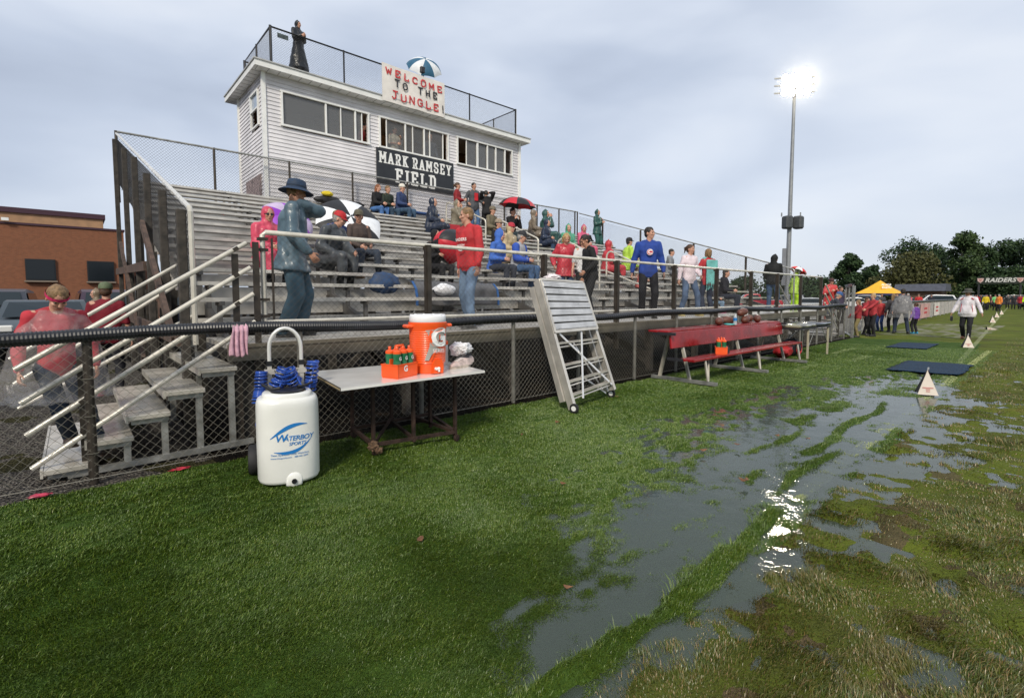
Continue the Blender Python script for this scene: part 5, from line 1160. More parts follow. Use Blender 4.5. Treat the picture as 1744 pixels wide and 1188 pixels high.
co, ico = person('coach in a white quarter zip jacket and wide hat walking on the sideline', (23.28, 2.19, 0), 175, 1.02, top='coach', topc=(.72, .68, .72), style='jacket', legs=(.012, .012, .015), legn='trousers', hat='bucket', hatc=(.06, .06, .05), hair='dark', fat=1.38, near=1, hands=[(.12, .39, .90), (.10, -.40, .86)], feet=[(.16, .09, .08), (-.14, -.10, .10)], shoes=(.22, .08, .03), look=(-30, 0), skin='tan')
# ground people, left
person('person in a tan hooded coat standing in front of the parked cars', (.44, 17.2, 0), 190, .97, top='tanh', topc=(.20, .15, .10), style='rain', legs=(.13, .09, .07), hood='peak', hs='short', hands=[(.3, .1, 1.1), (.32, -.05, 1.08)])
person('person in a dark red shirt and camo cap seen from behind at the steps', (.36, 9.6, 0), 75, .98, top='mar', topc=(.16, .008, .018), style='tee', legs=(.02, .02, .025), hat='cap', hatc=(.10, .13, .07), hair='brown', fat=1.2, shoes=(.2, .02, .02))
person('man in a brown striped shirt standing behind the wooden side of the stand', (1.1, 10.3, 0), 180, 1.05, top='brst', topc=(.10, .06, .045), style='tee', legs=blk, hair='dark', skin='tan', look=(10, 10))
person('child with black hair under the dark folded umbrella at the far left', (-1.6, 9.2, 0), 100, .86, top='dkk', topc=(.10, .01, .02), style='jacket', legs=blk, hair='dark')
# roof and press box
person('person in a long black hooded coat leaning on the roof fence', (5.38, 15.72, 8.2), -70, .90, top='longcoat', topc=(.012, .015, .02), style='rain', legs=(.12, .07, .05), hood='peak', hs='short', trim='long', hands=[(.26, .05, 1.22), (.25, -.08, 1.2)])
person('person with a white shirt behind the left pane of the middle window', (8.72, 16.05, 5.78), -80, .98, top='whin', topc=(.60, .56, .45), style='tee', legs=blk, hair='dark', hands=[(.26, .08, 1.3), (.22, -.08, 1.1)])
person('bald man in a dark shirt behind the right pane of the middle window', (10.2, 16.05, 5.78), -95, 1.02, top='dkin', topc=(.10, .11, .14), style='sweater', legs=blk, hair='grey', hs='none')
person('person in a red sleeved shirt at the open end of the left window', (7.4, 16.1, 5.75), -40, .93, top='rdin', topc=(.30, .03, .03), style='tee', legs=blk, hair='dark', lean=20)
person('person under the blue and white umbrella on the press box roof', (9.7, 16.4, 8.2), -80, .80, top='dkrf', topc=(.02, .02, .03), style='jacket', legs=blk, hair='dark', hands=[(.25, .1, 1.3), (.3, -.1, 1.4)])
# prints and extras on clothes
def torso_print(t, inf, txt, d, side, size, mat, front, rot=0, bold=.02, shear=0., name='print'):
    o = inf['C'](d) + inf['F'] * front + inf['L'] * side
    cu = bpy.data.curves.new(name, 'FONT'); cu.body = txt; cu.offset = bold; cu.shear = shear; cu.align_x = 'CENTER'; cu.align_y = 'CENTER'; cu.resolution_u = 3
    ob = bpy.data.objects.new('tmp', cu); col.objects.link(ob); dg = bpy.context.evaluated_depsgraph_get(); me = bpy.data.meshes.new_from_object(ob.evaluated_get(dg)); bpy.data.objects.remove(ob)
    up_ = (inf['C'](1) - inf['C'](0)).normalized()
    for p in me.vertices: p.co = o + inf['L'] * (p.co.x * size) + up_ * (p.co.y * size) - inf['F'] * (abs(p.co.x * size + side) ** 2 * 1.6)
    me.name = name; me.materials.clear(); me.materials.append(mat); ob = bpy.data.objects.new(name, me); col.objects.link(ob); ob.parent = t; return ob
def disc_print(t, inf, d, side, r, mat, front, name='patch'):
    o = inf['C'](d) + inf['F'] * front + inf['L'] * side; up_ = (inf['C'](1) - inf['C'](0)).normalized()
    mb = MB(); vs = [o + inf['L'] * (r * math.cos(a * math.pi / 12)) + up_ * (r * math.sin(a * math.pi / 12)) for a in range(24)]; mb.add(vs, [tuple(range(24))])
    ob = mb.build(name, mat); ob.parent = t; return ob
disc_print(cm, ic, .32, .0, .058, M_ink, .176); disc_print(cm, ic, .32, .0, .050, pm('patch_red', (.50, .02, .04), .6), .179)
torso_print(cm, ic, 'C', .32, 0, .10, M_ink, .182, bold=.04); 
torso_print(cb, icb, 'Cubs', .33, .0, .12, pm('royal_print', (.02, .06, .35), .6), .182, shear=.3, name='script')
torso_print(man_red, ir, 'RAIDERS', .34, .0, .060, M_ink, .176); torso_print(man_red, ir, 'NATION', .26, 0, .04, M_ink, .176)
mb = MB(); mb.tube([ir['C'](.22 - .035 * math.cos(a)) + ir['F'] * .165 + ir['L'] * (.07 * math.sin(a)) for a in (-1.3, -.8, -.3, .3, .8, 1.3)], .007, 5); ob = mb.build('print', M_ink); ob.parent = man_red
# grey jacket sleeves in blue, coach trim, scarf
mb = MB()
for i in range(2): rcone(mb, icb['C'](.46) + icb['L'] * (.17 - .34 * i), icb['elb'][i], .092, .080); rcone(mb, icb['elb'][i], icb['wr'][i], .078, .052)
blob('sleeves', mb, cloth('royal_sleeve', (.03, .08, .38)), cb, .018, .01, 2, 4)
mb = MB()
for s_ in (-1, 1): mb.tube([ico['C'](.50) + ico['L'] * .10 * s_ + ico['F'] * .10, ico['C'](.44) + ico['L'] * .17 * s_ + ico['F'] * .10], .016, 6); mb.tube([ico['C'](.30) + ico['L'] * .13 * s_ + ico['F'] * .165, ico['C'](.02) + ico['L'] * .16 * s_ + ico['F'] * .14], .008, 6)
ob = mb.build('piping', M_red); ob.parent = co
mb = MB(); mb.box(ico['wr'][1] + Vector((.06, 0, -.20)), (.14, .06, .16), (0, .2, .3), .01); ob = mb.build('dark_pouch', M_bk, None, False, (0, 0, 0)); pv = co.matrix_basis
ob.location = co.location; ob.rotation_euler = co.rotation_euler; ob.scale = co.scale; tag(ob, 'small black pouch held low by the coach in white', 'pouch')
mb = MB(); P_ = isc['C']; F_, L_ = isc['F'], isc['L']
rcone(mb, P_(.52) + L_ * .10 + F_ * .03, P_(.52) - L_ * .10 + F_ * .03, .07, .07)
for k in range(6):
    y_ = -.14 + .055 * k; a_ = P_(.50) - F_ * .155 + L_ * y_; mb.bar(a_, P_(-.06 - .03 * (k % 3)) - F_ * .19 + L_ * (y_ * 1.1), .05, .03, up=F_)
    for q in range(3): b_ = P_(-.05 - .03 * (k % 3)) - F_ * .19 + L_ * (y_ * 1.1 + (q - 1) * .018); mb.bar(b_, b_ - Vector((0, 0, .17 + .02 * q)), .012, .012, up=F_)
blob('scarf', mb, cloth('teal_scarf', (.14, .40, .38)), sc_, .014, .01, 1, 8)
mb = MB(); mb.prism([(-.075, .13), (.075, .13), (.07, -.13), (-.07, -.13)], .01, ig['C'](.30) + ig['F'] * .165, ig['L'], (0, 0, 1)); ob = mb.build('shirt_front', red2 if False else cloth('redshirt', (.5, .02, .03))); ob.parent = gr
finish_blobs()
# ================================================================ GROUND, WATER, GRASS
def vnoise(x, y, s, seed):
    """smooth value noise, vectorised"""
    x = np.asarray(x) / s; y = np.asarray(y) / s; xi = np.floor(x).astype(np.int64); yi = np.floor(y).astype(np.int64); fx = x - xi; fy = y - yi
    fx = fx * fx * (3 - 2 * fx); fy = fy * fy * (3 - 2 * fy)
    def h(a, b):
        n = (a * 374761393 + b * 668265263 + seed * 982451653) & 0x7fffffff; n = ((n ^ (n >> 13)) * 1274126177) & 0x7fffffff; return ((n ^ (n >> 16)) & 0xffff) / 65535.0
    return (h(xi, yi) * (1 - fx) + h(xi + 1, yi) * fx) * (1 - fy) + (h(xi, yi + 1) * (1 - fx) + h(xi + 1, yi + 1) * fx) * fy - .5
def fbm(x, y, s, seed): return vnoise(x, y, s, seed) + .5 * vnoise(x, y, s / 2.1, seed + 1) + .25 * vnoise(x, y, s / 4.3, seed + 2)
LX = [.4, 1.09, 1.36, 1.66, 2.14, 2.70, 3.20, 4.09, 5.30, 7.24, 9.16, 11.0, 12.2]; LY = [1.15, 1.36, 1.53, 1.60, 1.79, 1.98, 2.12, 2.30, 2.50, 2.60, 2.45, 2.0, 1.5]
RX = [.4, 1.5, 1.8, 2.1, 2.6, 3.7, 4.3, 5.3, 6.1, 7.3, 8.2, 9.2, 10.7, 12]; RY = [1.0, .98, 1.03, 1.02, .98, 1.0, .98, 1.03, 1.03, .98, .92, .88, 1.02, 1.3]
WL = -.022
def inner(x, y):
    wob = .10 * vnoise(x, y, .45, 9) + .05 * vnoise(x, y, .15, 19)
    yl = np.interp(x, LX, LY); yr = np.interp(x, RX, RY); return np.minimum(y - yr, yl - y) + wob - np.where(x > 11.3, (x - 11.3) * .5, 0)
def ground_h(x, y):
    s = np.clip(inner(x, y) / .30, -1, 1)
    h = -.0235 - .0165 * s
    near_turf = (y > 1.1)
    h = h + .020 * fbm(x, y, .38, 3) * np.where(near_turf, .8, 1.2) + .017 * vnoise(x, y * 1.7, .12, 5) + .011 * vnoise(x, y, .06, 6)
    h = np.where((inner(x, y) < -.5), np.maximum(h, -.012), h)
    fr = np.exp(-((inner(x, y) + .42) / .55) ** 2) * (y > 1.6) * np.clip((x - 1.6) / 2.2, .15, 1); h = h - .015 * fr + .030 * fr * vnoise(x, y, .42, 34) + .062 * fr * vnoise(x, y * 1.6, .105, 33)
    # wet, sparkling turf up the left side of the puddle
    # lifted seam of turf and ridges standing out of the water
    seam = np.exp(-((y - 1.245 - .03 * np.sin(x * 2.1) - .03 * vnoise(x, x * 0, .3, 93)) / (.036 + .02 * vnoise(x, x * 0, .2, 94))) ** 2) * np.clip((3.75 - x) / .25, 0, 1); h = h + .075 * seam * np.clip(.9 + 1.1 * vnoise(x, y, .22, 91) + .6 * vnoise(x, y, .09, 92), .25, 1.7)
    for (x0, x1, yc, wd, hh) in ((4.7, 6.3, 1.93, .05, .035), (5.0, 8.8, 1.60, .055, .04), (3.9, 5.6, 1.42, .045, .032), (6.2, 8.4, 2.05, .12, .02), (7.0, 9.4, 2.35, .2, .02), (3.9, 4.5, 1.68, .05, .028), (9.2, 11, 1.7, .3, .018), (5.9, 7.0, 1.12, .06, .02)):
        e = np.clip((x - x0) / .3, 0, 1) * np.clip((x1 - x) / .3, 0, 1); h = h + hh * e * np.exp(-((y - yc - .04 * np.sin(x * 3)) / wd) ** 2) * (1 + vnoise(x, y, .3, 8))
    far = np.clip((np.abs(x - 6) - 9) / 6, 0, 1) + np.clip((np.abs(y - 1.5) - 4.2) / 2, 0, 1); far = np.clip(far, 0, 1)
    h = h * (1 - far)
    # small pools in the worn grass on the right
    g = np.clip((1.2 - y) / .2, 0, 1) * (x < 13); h = np.where(g > 0, h + g * (.001 - .007 * np.exp(-((x - 8) / 2.5) ** 2 - ((y - .7) / .5) ** 2) + (.024 * fbm(x, y, .8, 14) + .034 * vnoise(x, y, .11, 15)) * (1 - far)), h)
    return np.minimum(h, .09)
ax = np.concatenate([[-900, -300, -100, -40, -20, -10, -6, -4], np.arange(-3, .6, .06), np.arange(.6, 12.5, .03), np.arange(12.5, 14, .06), np.arange(14, 24, .12), [25, 27, 30, 34, 40, 50, 65, 85, 110, 150, 220, 400, 900]])
ay = np.concatenate([[-900, -300, -100, -40, -20, -10, -6, -4], np.arange(-2.5, -.2, .05), np.arange(-.2, 3.4, .028), np.arange(3.4, 5.6, .12), [6, 7, 8, 10, 13, 17, 22, 30, 40, 60, 100, 200, 400, 900]])
GX, GY = np.meshgrid(ax, ay, indexing='ij'); GZ = ground_h(GX, GY)
me = bpy.data.meshes.new('ground'); nx_, ny_ = GX.shape; co = np.stack([GX, GY, GZ], 2).reshape(-1, 3)
I = (np.arange(nx_ - 1)[:, None] * ny_ + np.arange(ny_ - 1)[None, :]).ravel(); F_ = np.stack([I, I + ny_, I + ny_ + 1, I + 1], 1)
me.vertices.add(len(co)); me.vertices.foreach_set('co', co.ravel()); me.loops.add(F_.size); me.loops.foreach_set('vertex_index', F_.ravel()); me.polygons.add(len(F_)); me.polygons.foreach_set('loop_start', np.arange(len(F_)) * 4); me.polygons.foreach_set('use_smooth', np.ones(len(F_), bool)); me.update(calc_edges=True)
gr_ = bpy.data.objects.new('ground', me); col.objects.link(gr_); tag(gr_, kind='structure')
# ground material: turf strip, worn field, gravel behind the fence, dirt under the stand with added shade in its colour
M_g = bpy.data.materials.new('ground_mix'); M_g.use_nodes = True; T_ = M_g.node_tree; n_ = T_.nodes; l_ = T_.links; B_ = n_['Principled BSDF']
geo = n_.new('ShaderNodeNewGeometry'); sp = n_.new('ShaderNodeSeparateXYZ'); l_.new(geo.outputs['Position'], sp.inputs[0])
def gm(op, a, b=None, c=None, cl=False):
    m_ = n_.new('ShaderNodeMath'); m_.operation = op; m_.use_clamp = cl
    for i, v in enumerate((a, b, c)):
        if v is None: continue
        if isinstance(v, (int, float)): m_.inputs[i].default_value = v
        else: l_.new(v, m_.inputs[i])
    return m_.outputs[0]
def gn(s, d=5, sc=None):
    z = n_.new('ShaderNodeTexNoise'); z.inputs['Scale'].default_value = s; z.inputs['Detail'].default_value = d
    if sc:
        mp = n_.new('ShaderNodeMapping'); mp.inputs['Scale'].default_value = sc; l_.new(geo.outputs['Position'], mp.inputs[0]); l_.new(mp.outputs[0], z.inputs[0])
    else: l_.new(geo.outputs['Position'], z.inputs[0])
    return z.outputs[0]
def gmix(f, a, b):
    m_ = n_.new('ShaderNodeMix'); m_.data_type = 'RGBA'
    for i, v in ((0, f), (6, a), (7, b)):
        if isinstance(v, (int, float)): m_.inputs[i].default_value = v
        elif isinstance(v, tuple): m_.inputs[i].default_value = (*v, 1)
        else: l_.new(v, m_.inputs[i])
    return m_.outputs[2]
X_, Y_ = sp.outputs['X'], sp.outputs['Y']
turf_c = ramp(gn(1.6, 6), [(.35, (.045, .090, .014)), (.65, (.070, .125, .020))], n_, l_)
turf_c = gmix(gm('MULTIPLY', gn(60, 3), .6), turf_c, (.02, .035, .012))
field_c = ramp(gn(.9, 8), [(.34, (.070, .070, .020)), (.46, (.080, .100, .016)), (.60, (.105, .130, .018)), (.72, (.15, .125, .035))], n_, l_)
mud = ramp(gn(3, 7), [(.4, (.060, .042, .026)), (.6, (.11, .080, .048))], n_, l_)
nearmud = gm('MULTIPLY', gm('SUBTRACT', 1.0, gm('DIVIDE', X_, 22.0, None, True), None, True), gm('GREATER_THAN', gn(2.3, 6), .59)); field_c = gmix(nearmud, field_c, mud)
edge = gm('ADD', 1.10, gm('MULTIPLY', gm('SUBTRACT', gn(1.2, 3), .5), .25)); edge = gm('ADD', edge, gm('MULTIPLY', gm('MAXIMUM', gm('SUBTRACT', X_, 9.0), 0.0), .045))
is_turf = gm('MULTIPLY', gm('GREATER_THAN', Y_, edge), gm('LESS_THAN', X_, gm('ADD', 20.5, gm('MULTIPLY', gn(.8, 3), 2.0))))
c_ = gmix(is_turf, field_c, turf_c)
lw1 = gm('MULTIPLY', gm('LESS_THAN', gm('ABSOLUTE', gm('SUBTRACT', Y_, gm('ADD', 1.285, gm('MULTIPLY', gm('MAXIMUM', gm('SUBTRACT', X_, 9.8), 0.0), .043)))), .055), gm('GREATER_THAN', X_, 3.8))
lw1 = gm('MULTIPLY', lw1, gm('MULTIPLY', gm('SUBTRACT', gn(7, 5), .25, None, True), 1.8, None, True)); c_ = gmix(gm('MULTIPLY', lw1, .75), c_, (.42, .44, .26))
# stray painted dashes on the turf
for (dx, dy, hx, hy) in ((14.3, 3.25, .8, .10), (16.0, 4.0, 1.0, .08), (11.5, 3.6, .6, .07)):
    dd = gm('MULTIPLY', gm('LESS_THAN', gm('ABSOLUTE', gm('SUBTRACT', X_, dx)), hx), gm('LESS_THAN', gm('ABSOLUTE', gm('SUBTRACT', Y_, dy)), hy)); c_ = gmix(gm('MULTIPLY', dd, gm('MULTIPLY', gn(5, 5), .9)), c_, (.45, .50, .25))
pale = gm('MULTIPLY', gm('MULTIPLY', gm('GREATER_THAN', X_, 24.0), gm('LESS_THAN', X_, 36.0)), gm('MULTIPLY', gm('LESS_THAN', gm('ABSOLUTE', gm('SUBTRACT', Y_, 3.4)), 1.5), gm('MULTIPLY', gm('SUBTRACT', gn(.9, 5, (1, 2.5, 1)), .42, None, True), 4.0, None, True))); c_ = gmix(pale, c_, (.22, .21, .17))
vor = n_.new('ShaderNodeTexVoronoi'); vor.inputs['Scale'].default_value = 42; l_.new(geo.outputs['Position'], vor.inputs[0])
gcol = n_.new('ShaderNodeSeparateColor'); l_.new(vor.outputs['Color'], gcol.inputs[0])
grav = ramp(gcol.outputs[0], [(0, (.055, .05, .045)), (.5, (.14, .125, .11)), (1, (.27, .245, .215))], n_, l_)
grav = gmix(gm('GREATER_THAN', gn(1.1, 6), .60), grav, (.07, .065, .03))
behind = gm('GREATER_THAN', Y_, gm('ADD', 5.02, gm('MULTIPLY', gm('SUBTRACT', gn(3, 4), .5), .12))); leftz = gm('MULTIPLY', behind, gm('LESS_THAN', X_, 21.5))
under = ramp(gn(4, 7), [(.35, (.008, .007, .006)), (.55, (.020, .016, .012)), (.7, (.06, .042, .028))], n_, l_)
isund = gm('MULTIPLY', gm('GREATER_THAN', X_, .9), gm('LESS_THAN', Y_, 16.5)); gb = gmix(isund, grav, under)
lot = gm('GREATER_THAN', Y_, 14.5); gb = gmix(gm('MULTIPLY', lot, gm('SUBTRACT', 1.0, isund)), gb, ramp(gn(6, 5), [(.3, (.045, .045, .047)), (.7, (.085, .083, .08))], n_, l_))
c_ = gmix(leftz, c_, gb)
farlot = gm('MULTIPLY', gm('GREATER_THAN', X_, 21.5), gm('GREATER_THAN', Y_, gm('ADD', gm('MULTIPLY', X_, .037), 4.9))); c_ = gmix(farlot, c_, ramp(gn(.6, 5), [(.35, (.11, .105, .095)), (.65, (.18, .17, .155))], n_, l_))
l_.new(c_, B_.inputs['Base Color']); B_.inputs['Specular IOR Level'].default_value = .06
rg = gm('ADD', .65, gm('MULTIPLY', gn(2.2, 5), .35)); l_.new(rg, B_.inputs['Roughness'])
bp = n_.new('ShaderNodeBump'); bp.inputs['Strength'].default_value = .9; bp.inputs['Distance'].default_value = .02
hb = gm('ADD', gn(70, 4), gm('ADD', gm('MULTIPLY', gn(16, 5), 1.2), gm('MULTIPLY', vor.outputs['Distance'], gm('MULTIPLY', leftz, 8.0)))); l_.new(hb, bp.inputs['Height']); l_.new(bp.outputs[0], B_.inputs['Normal'])
me.materials.append(M_g)
# ---- standing water
m = MB(); m.add([(-3, -3, WL), (14, -3, WL), (14, 4.2, WL), (-3, 4.2, WL)], [(0, 1, 2, 3)]); wo = m.build('puddle_water', [], None); tag(wo, kind='structure')
M_w = bpy.data.materials.new('rain_water'); M_w.use_nodes = True; T2 = M_w.node_tree; T2.nodes.clear(); n2 = T2.nodes; l2 = T2.links
out = n2.new('ShaderNodeOutputMaterial'); mixs = n2.new('ShaderNodeMixShader'); tr = n2.new('ShaderNodeBsdfTransparent'); tr.inputs[0].default_value = (.86, .90, .90, 1); gs = n2.new('ShaderNodeBsdfGlossy'); gs.inputs['Roughness'].default_value = .035
fz_ = n2.new('ShaderNodeFresnel'); fz_.inputs['IOR'].default_value = 1.36; g2 = n2.new('ShaderNodeNewGeometry')
df = n2.new('ShaderNodeBsdfDiffuse'); df.inputs[0].default_value = (.15, .185, .155, 1); mx2 = n2.new('ShaderNodeMixShader'); mx2.inputs[0].default_value = .33; l2.new(tr.outputs[0], mx2.inputs[1]); l2.new(df.outputs[0], mx2.inputs[2])
def wn(s, d, dist=0):
    z = n2.new('ShaderNodeTexNoise'); z.inputs['Scale'].default_value = s; z.inputs['Detail'].default_value = d; z.inputs['Distortion'].default_value = dist; l2.new(g2.outputs['Position'], z.inputs[0]); return z.outputs[0]
b1 = n2.new('ShaderNodeBump'); b1.inputs['Strength'].default_value = .17; b1.inputs['Distance'].default_value = .006; l2.new(wn(26, 3, .4), b1.inputs['Height'])
b2 = n2.new('ShaderNodeBump'); b2.inputs['Strength'].default_value = .22; b2.inputs['Distance'].default_value = .03; l2.new(wn(3.2, 2), b2.inputs['Height']); l2.new(b1.outputs[0], b2.inputs['Normal'])
l2.new(b2.outputs[0], gs.inputs['Normal']); l2.new(b2.outputs[0], fz_.inputs['Normal'])
l2.new(fz_.outputs[0], mixs.inputs[0]); l2.new(mx2.outputs[0], mixs.inputs[1]); l2.new(gs.outputs[0], mixs.inputs[2]); l2.new(mixs.outputs[0], out.inputs[0]); wo.data.materials.append(M_w)
# ---- grass blades
def blades(name, label_mat, n, rmin, rmax, region, length, width, comb, seed, r0=2.6, clump=None, lay=.5):
    r_ = np.random.default_rng(seed); th = r_.uniform(R(-8), R(104), n * 2)
    # radial density ~ min(1,(r0/r)^2)
    u_ = r_.uniform(0, 1, n * 2); A_ = .5 * (r0 ** 2 - rmin ** 2); Bt = A_ + r0 ** 2 * math.log(rmax / r0); q = u_ * Bt
    rr = np.where(q < A_, np.sqrt(2 * q + rmin ** 2), r0 * np.exp(np.maximum(0, q - A_) / r0 ** 2))
    x = rr * np.cos(th); y = rr * np.sin(th); k = region(x, y, r_); x, y, rr = x[k][:n], y[k][:n], rr[k][:n]; k = len(x)
    z = ground_h(x, y)
    ang = comb(x, y) + r_.normal(0, .75, k); ln = length * r_.uniform(.5, 1.35, k) * (1 + .9 * vnoise(x, y, .16, seed + 3) + .5 * vnoise(x, y, .06, seed + 4)); tl = np.clip(lay + r_.normal(0, .22, k) + .35 * vnoise(x, y, .9, seed + 7), .05, 1.3)
    if clump is not None: ln = ln * clump(x, y)
    wd = width * np.clip(rr / 2.2, .9, 6) ** .8 * r_.uniform(.7, 1.3, k)
    dx, dy = np.cos(ang), np.sin(ang); sx2, sy2 = -np.sin(ang + r_.normal(0, .6, k)), np.cos(ang + r_.normal(0, .6, k))
    m1 = np.stack([x + dx * ln * .5 * np.sin(tl * .7), y + dy * ln * .5 * np.sin(tl * .7), z + ln * .55 * np.cos(tl * .7)], 1); tp = np.stack([x + dx * ln * np.sin(tl), y + dy * ln * np.sin(tl), z + ln * .92 * np.cos(tl)], 1)
    b0 = np.stack([x - sx2 * wd / 2, y - sy2 * wd / 2, z - .004], 1); b1_ = np.stack([x + sx2 * wd / 2, y + sy2 * wd / 2, z - .004], 1)
    w3 = np.stack([sx2 * wd * .38, sy2 * wd * .38, np.zeros(k)], 1)
    V = np.stack([b0, b1_, m1 + w3, m1 - w3, tp], 1).reshape(-1, 3)
    o = np.arange(k) * 5; quads = np.stack([o, o + 1, o + 2, o + 3], 1); tris = np.stack([o + 3, o + 2, o + 4], 1)
    me = bpy.data.meshes.new(name); me.vertices.add(len(V)); me.vertices.foreach_set('co', V.astype(np.float32).ravel())
    li = np.concatenate([quads.ravel(), tris.ravel()]); me.loops.add(len(li)); me.loops.foreach_set('vertex_index', li.astype(np.int32)); me.polygons.add(2 * k)
    me.polygons.foreach_set('loop_start', np.concatenate([np.arange(k) * 4, 4 * k + np.arange(k) * 3]).astype(np.int32)); me.update(calc_edges=True)
    me.materials.append(label_mat); ob = bpy.data.objects.new(name, me); col.objects.link(ob); tag(ob, kind='stuff'); return ob
def blade_mat(name, stops, rough, patch, line=False):
    mt = bpy.data.materials.new(name); mt.use_nodes = True; t_ = mt.node_tree; nn = t_.nodes; ll = t_.links; b = nn['Principled BSDF']; b.inputs['Roughness'].default_value = rough; b.inputs['Specular IOR Level'].default_value = .45
    g = nn.new('ShaderNodeNewGeometry'); c1 = ramp(g.outputs['Random Per Island'], stops, nn, ll)
    z = nn.new('ShaderNodeTexNoise'); z.inputs['Scale'].default_value = 3.6; z.inputs['Detail'].default_value = 7; ll.new(g.outputs['Position'], z.inputs[0])
    mm_ = nn.new('ShaderNodeMix'); mm_.data_type = 'RGBA'; mm_.blend_type = 'MIX'; mr = nn.new('ShaderNodeMapRange'); mr.inputs[1].default_value = .45; mr.inputs[2].default_value = .65; mr.inputs[4].default_value = .6; ll.new(z.outputs[0], mr.inputs[0])
    ll.new(mr.outputs[0], mm_.inputs[0]); ll.new(c1, mm_.inputs[6]); mm_.inputs[7].default_value = (*patch, 1); cc = mm_.outputs[2]
    if line:
        s2 = nn.new('ShaderNodeSeparateXYZ'); ll.new(g.outputs['Position'], s2.inputs[0])
        def q(op, a, b_):
            m_ = nn.new('ShaderNodeMath'); m_.operation = op
            for i, v in enumerate((a, b_)):
                if isinstance(v, (int, float)): m_.inputs[i].default_value = v
                elif v is not None: ll.new(v, m_.inputs[i])
            return m_.outputs[0]
        f = q('MULTIPLY', q('LESS_THAN', q('ABSOLUTE', q('SUBTRACT', s2.outputs['Y'], 1.285), None), .06), q('GREATER_THAN', s2.outputs['X'], 4.0))
        m3 = nn.new('ShaderNodeMix'); m3.data_type = 'RGBA'; ll.new(q('MULTIPLY', f, .8), m3.inputs[0]); ll.new(cc, m3.inputs[6]); m3.inputs[7].default_value = (.36, .40, .16, 1); cc = m3.outputs[2]
    ll.new(cc, b.inputs['Base Color']); return mt
M_turf = blade_mat('turf_blade', [(0, (.044, .082, .008)), (.5, (.076, .134, .012)), (.85, (.11, .168, .016)), (1, (.17, .20, .035))], .42, (.064, .114, .020), True)
M_fld = blade_mat('field_blade', [(0, (.050, .072, .012)), (.45, (.080, .110, .016)), (.70, (.125, .125, .022)), (.85, (.20, .13, .04)), (1, (.28, .20, .10))], .35, (.12, .095, .026))
comb1 = lambda x, y: R(-35) + 1.6 * vnoise(x, y, 1.6, 41) + 1.3 * vnoise(x, y, .5, 42)
def reg_turf(x, y, r_):
    h = ground_h(x, y); dens = np.clip((h - WL + .024) / .018, 0.0, 1); dens = np.where(h < WL - .012, .35 + .65 * np.clip(1.2 - inner(x, y) / .9, 0, 1) * (y > 1.35), dens)
    return (y > 1.12 + .03 * np.sin(x * 5) + .05 * vnoise(x, y, .3, 77)) & (y < 5.03) & (r_.uniform(0, 1, len(x)) < dens) & ~((x > 12.3) & (x < 14.5) & (y < 2.4) & (y > 1.2))
def reg_field(x, y, r_):
    h = ground_h(x, y); dens = np.clip((h - WL + .013) / .014, 0, 1) * np.clip(.72 + 1.4 * fbm(x, y, .32, 61), .06, 1)
    return (y <= 1.14 + .05 * vnoise(x, y, .3, 77)) & (y > -3) & (r_.uniform(0, 1, len(x)) < dens)
blades('turf_grass', M_turf, 1050000, 1.15, 19, reg_turf, .021, .0024, comb1, 11, 2.4, None, .80)
def reg_seam(x, y, r_): return (x < 3.75) & (np.abs(y - 1.245 - .03 * np.sin(x * 2.1)) < .055)
blades('turf_seam_grass', M_turf, 26000, 1.15, 6, lambda x, y, r_: reg_seam(x, y, r_), .05, .0030, lambda x, y: np.where(y > 1.245 + .03 * np.sin(x * 2.1), R(75), R(-75)) + 0 * x, 12, 3.0, lambda x, y: np.clip(1 + 1.2 * vnoise(x, y, .12, 95), .4, 1.7), .8)
blades('field_grass', M_fld, 460000, 1.15, 26, reg_field, .034, .0027, lambda x, y: 6.28 * vnoise(x, y, .35, 52), 13, 2.4, lambda x, y: np.clip(.65 + 1.1 * fbm(x, y, .3, 71), .3, 1.4), .75)
# loose leaves
for k in range(14):
    x = random.uniform(1.2, 6); y = random.uniform(1.6, 4.7); m = MB(); a = random.uniform(0, 6)
    q = Matrix.Rotation(a, 3, 'Z') @ Matrix.Rotation(random.uniform(-.4, .4), 3, 'X'); c = Vector((x, y, .032)); s_ = random.uniform(.018, .032)
    vs = [c + q @ Vector((s_ * math.cos(b) * (1.5 if b in (0,) else 1), s_ * .6 * math.sin(b), .006 * math.cos(2 * b))) for b in [i * math.pi / 4 for i in range(8)]]
    m.add(vs, [tuple(range(8))]); m.add([v + Vector((0, 0, .0015)) for v in vs], [tuple(range(8))[::-1]]); o = m.build('fallen_leaf', pm('dead_leaf', (.16, .07, .03), .7, 0, (40, .3)), None, False, (x, y, .03)); tag(o, 'small brown leaf lying on the green turf', 'leaf', 'brown leaves on the turf')
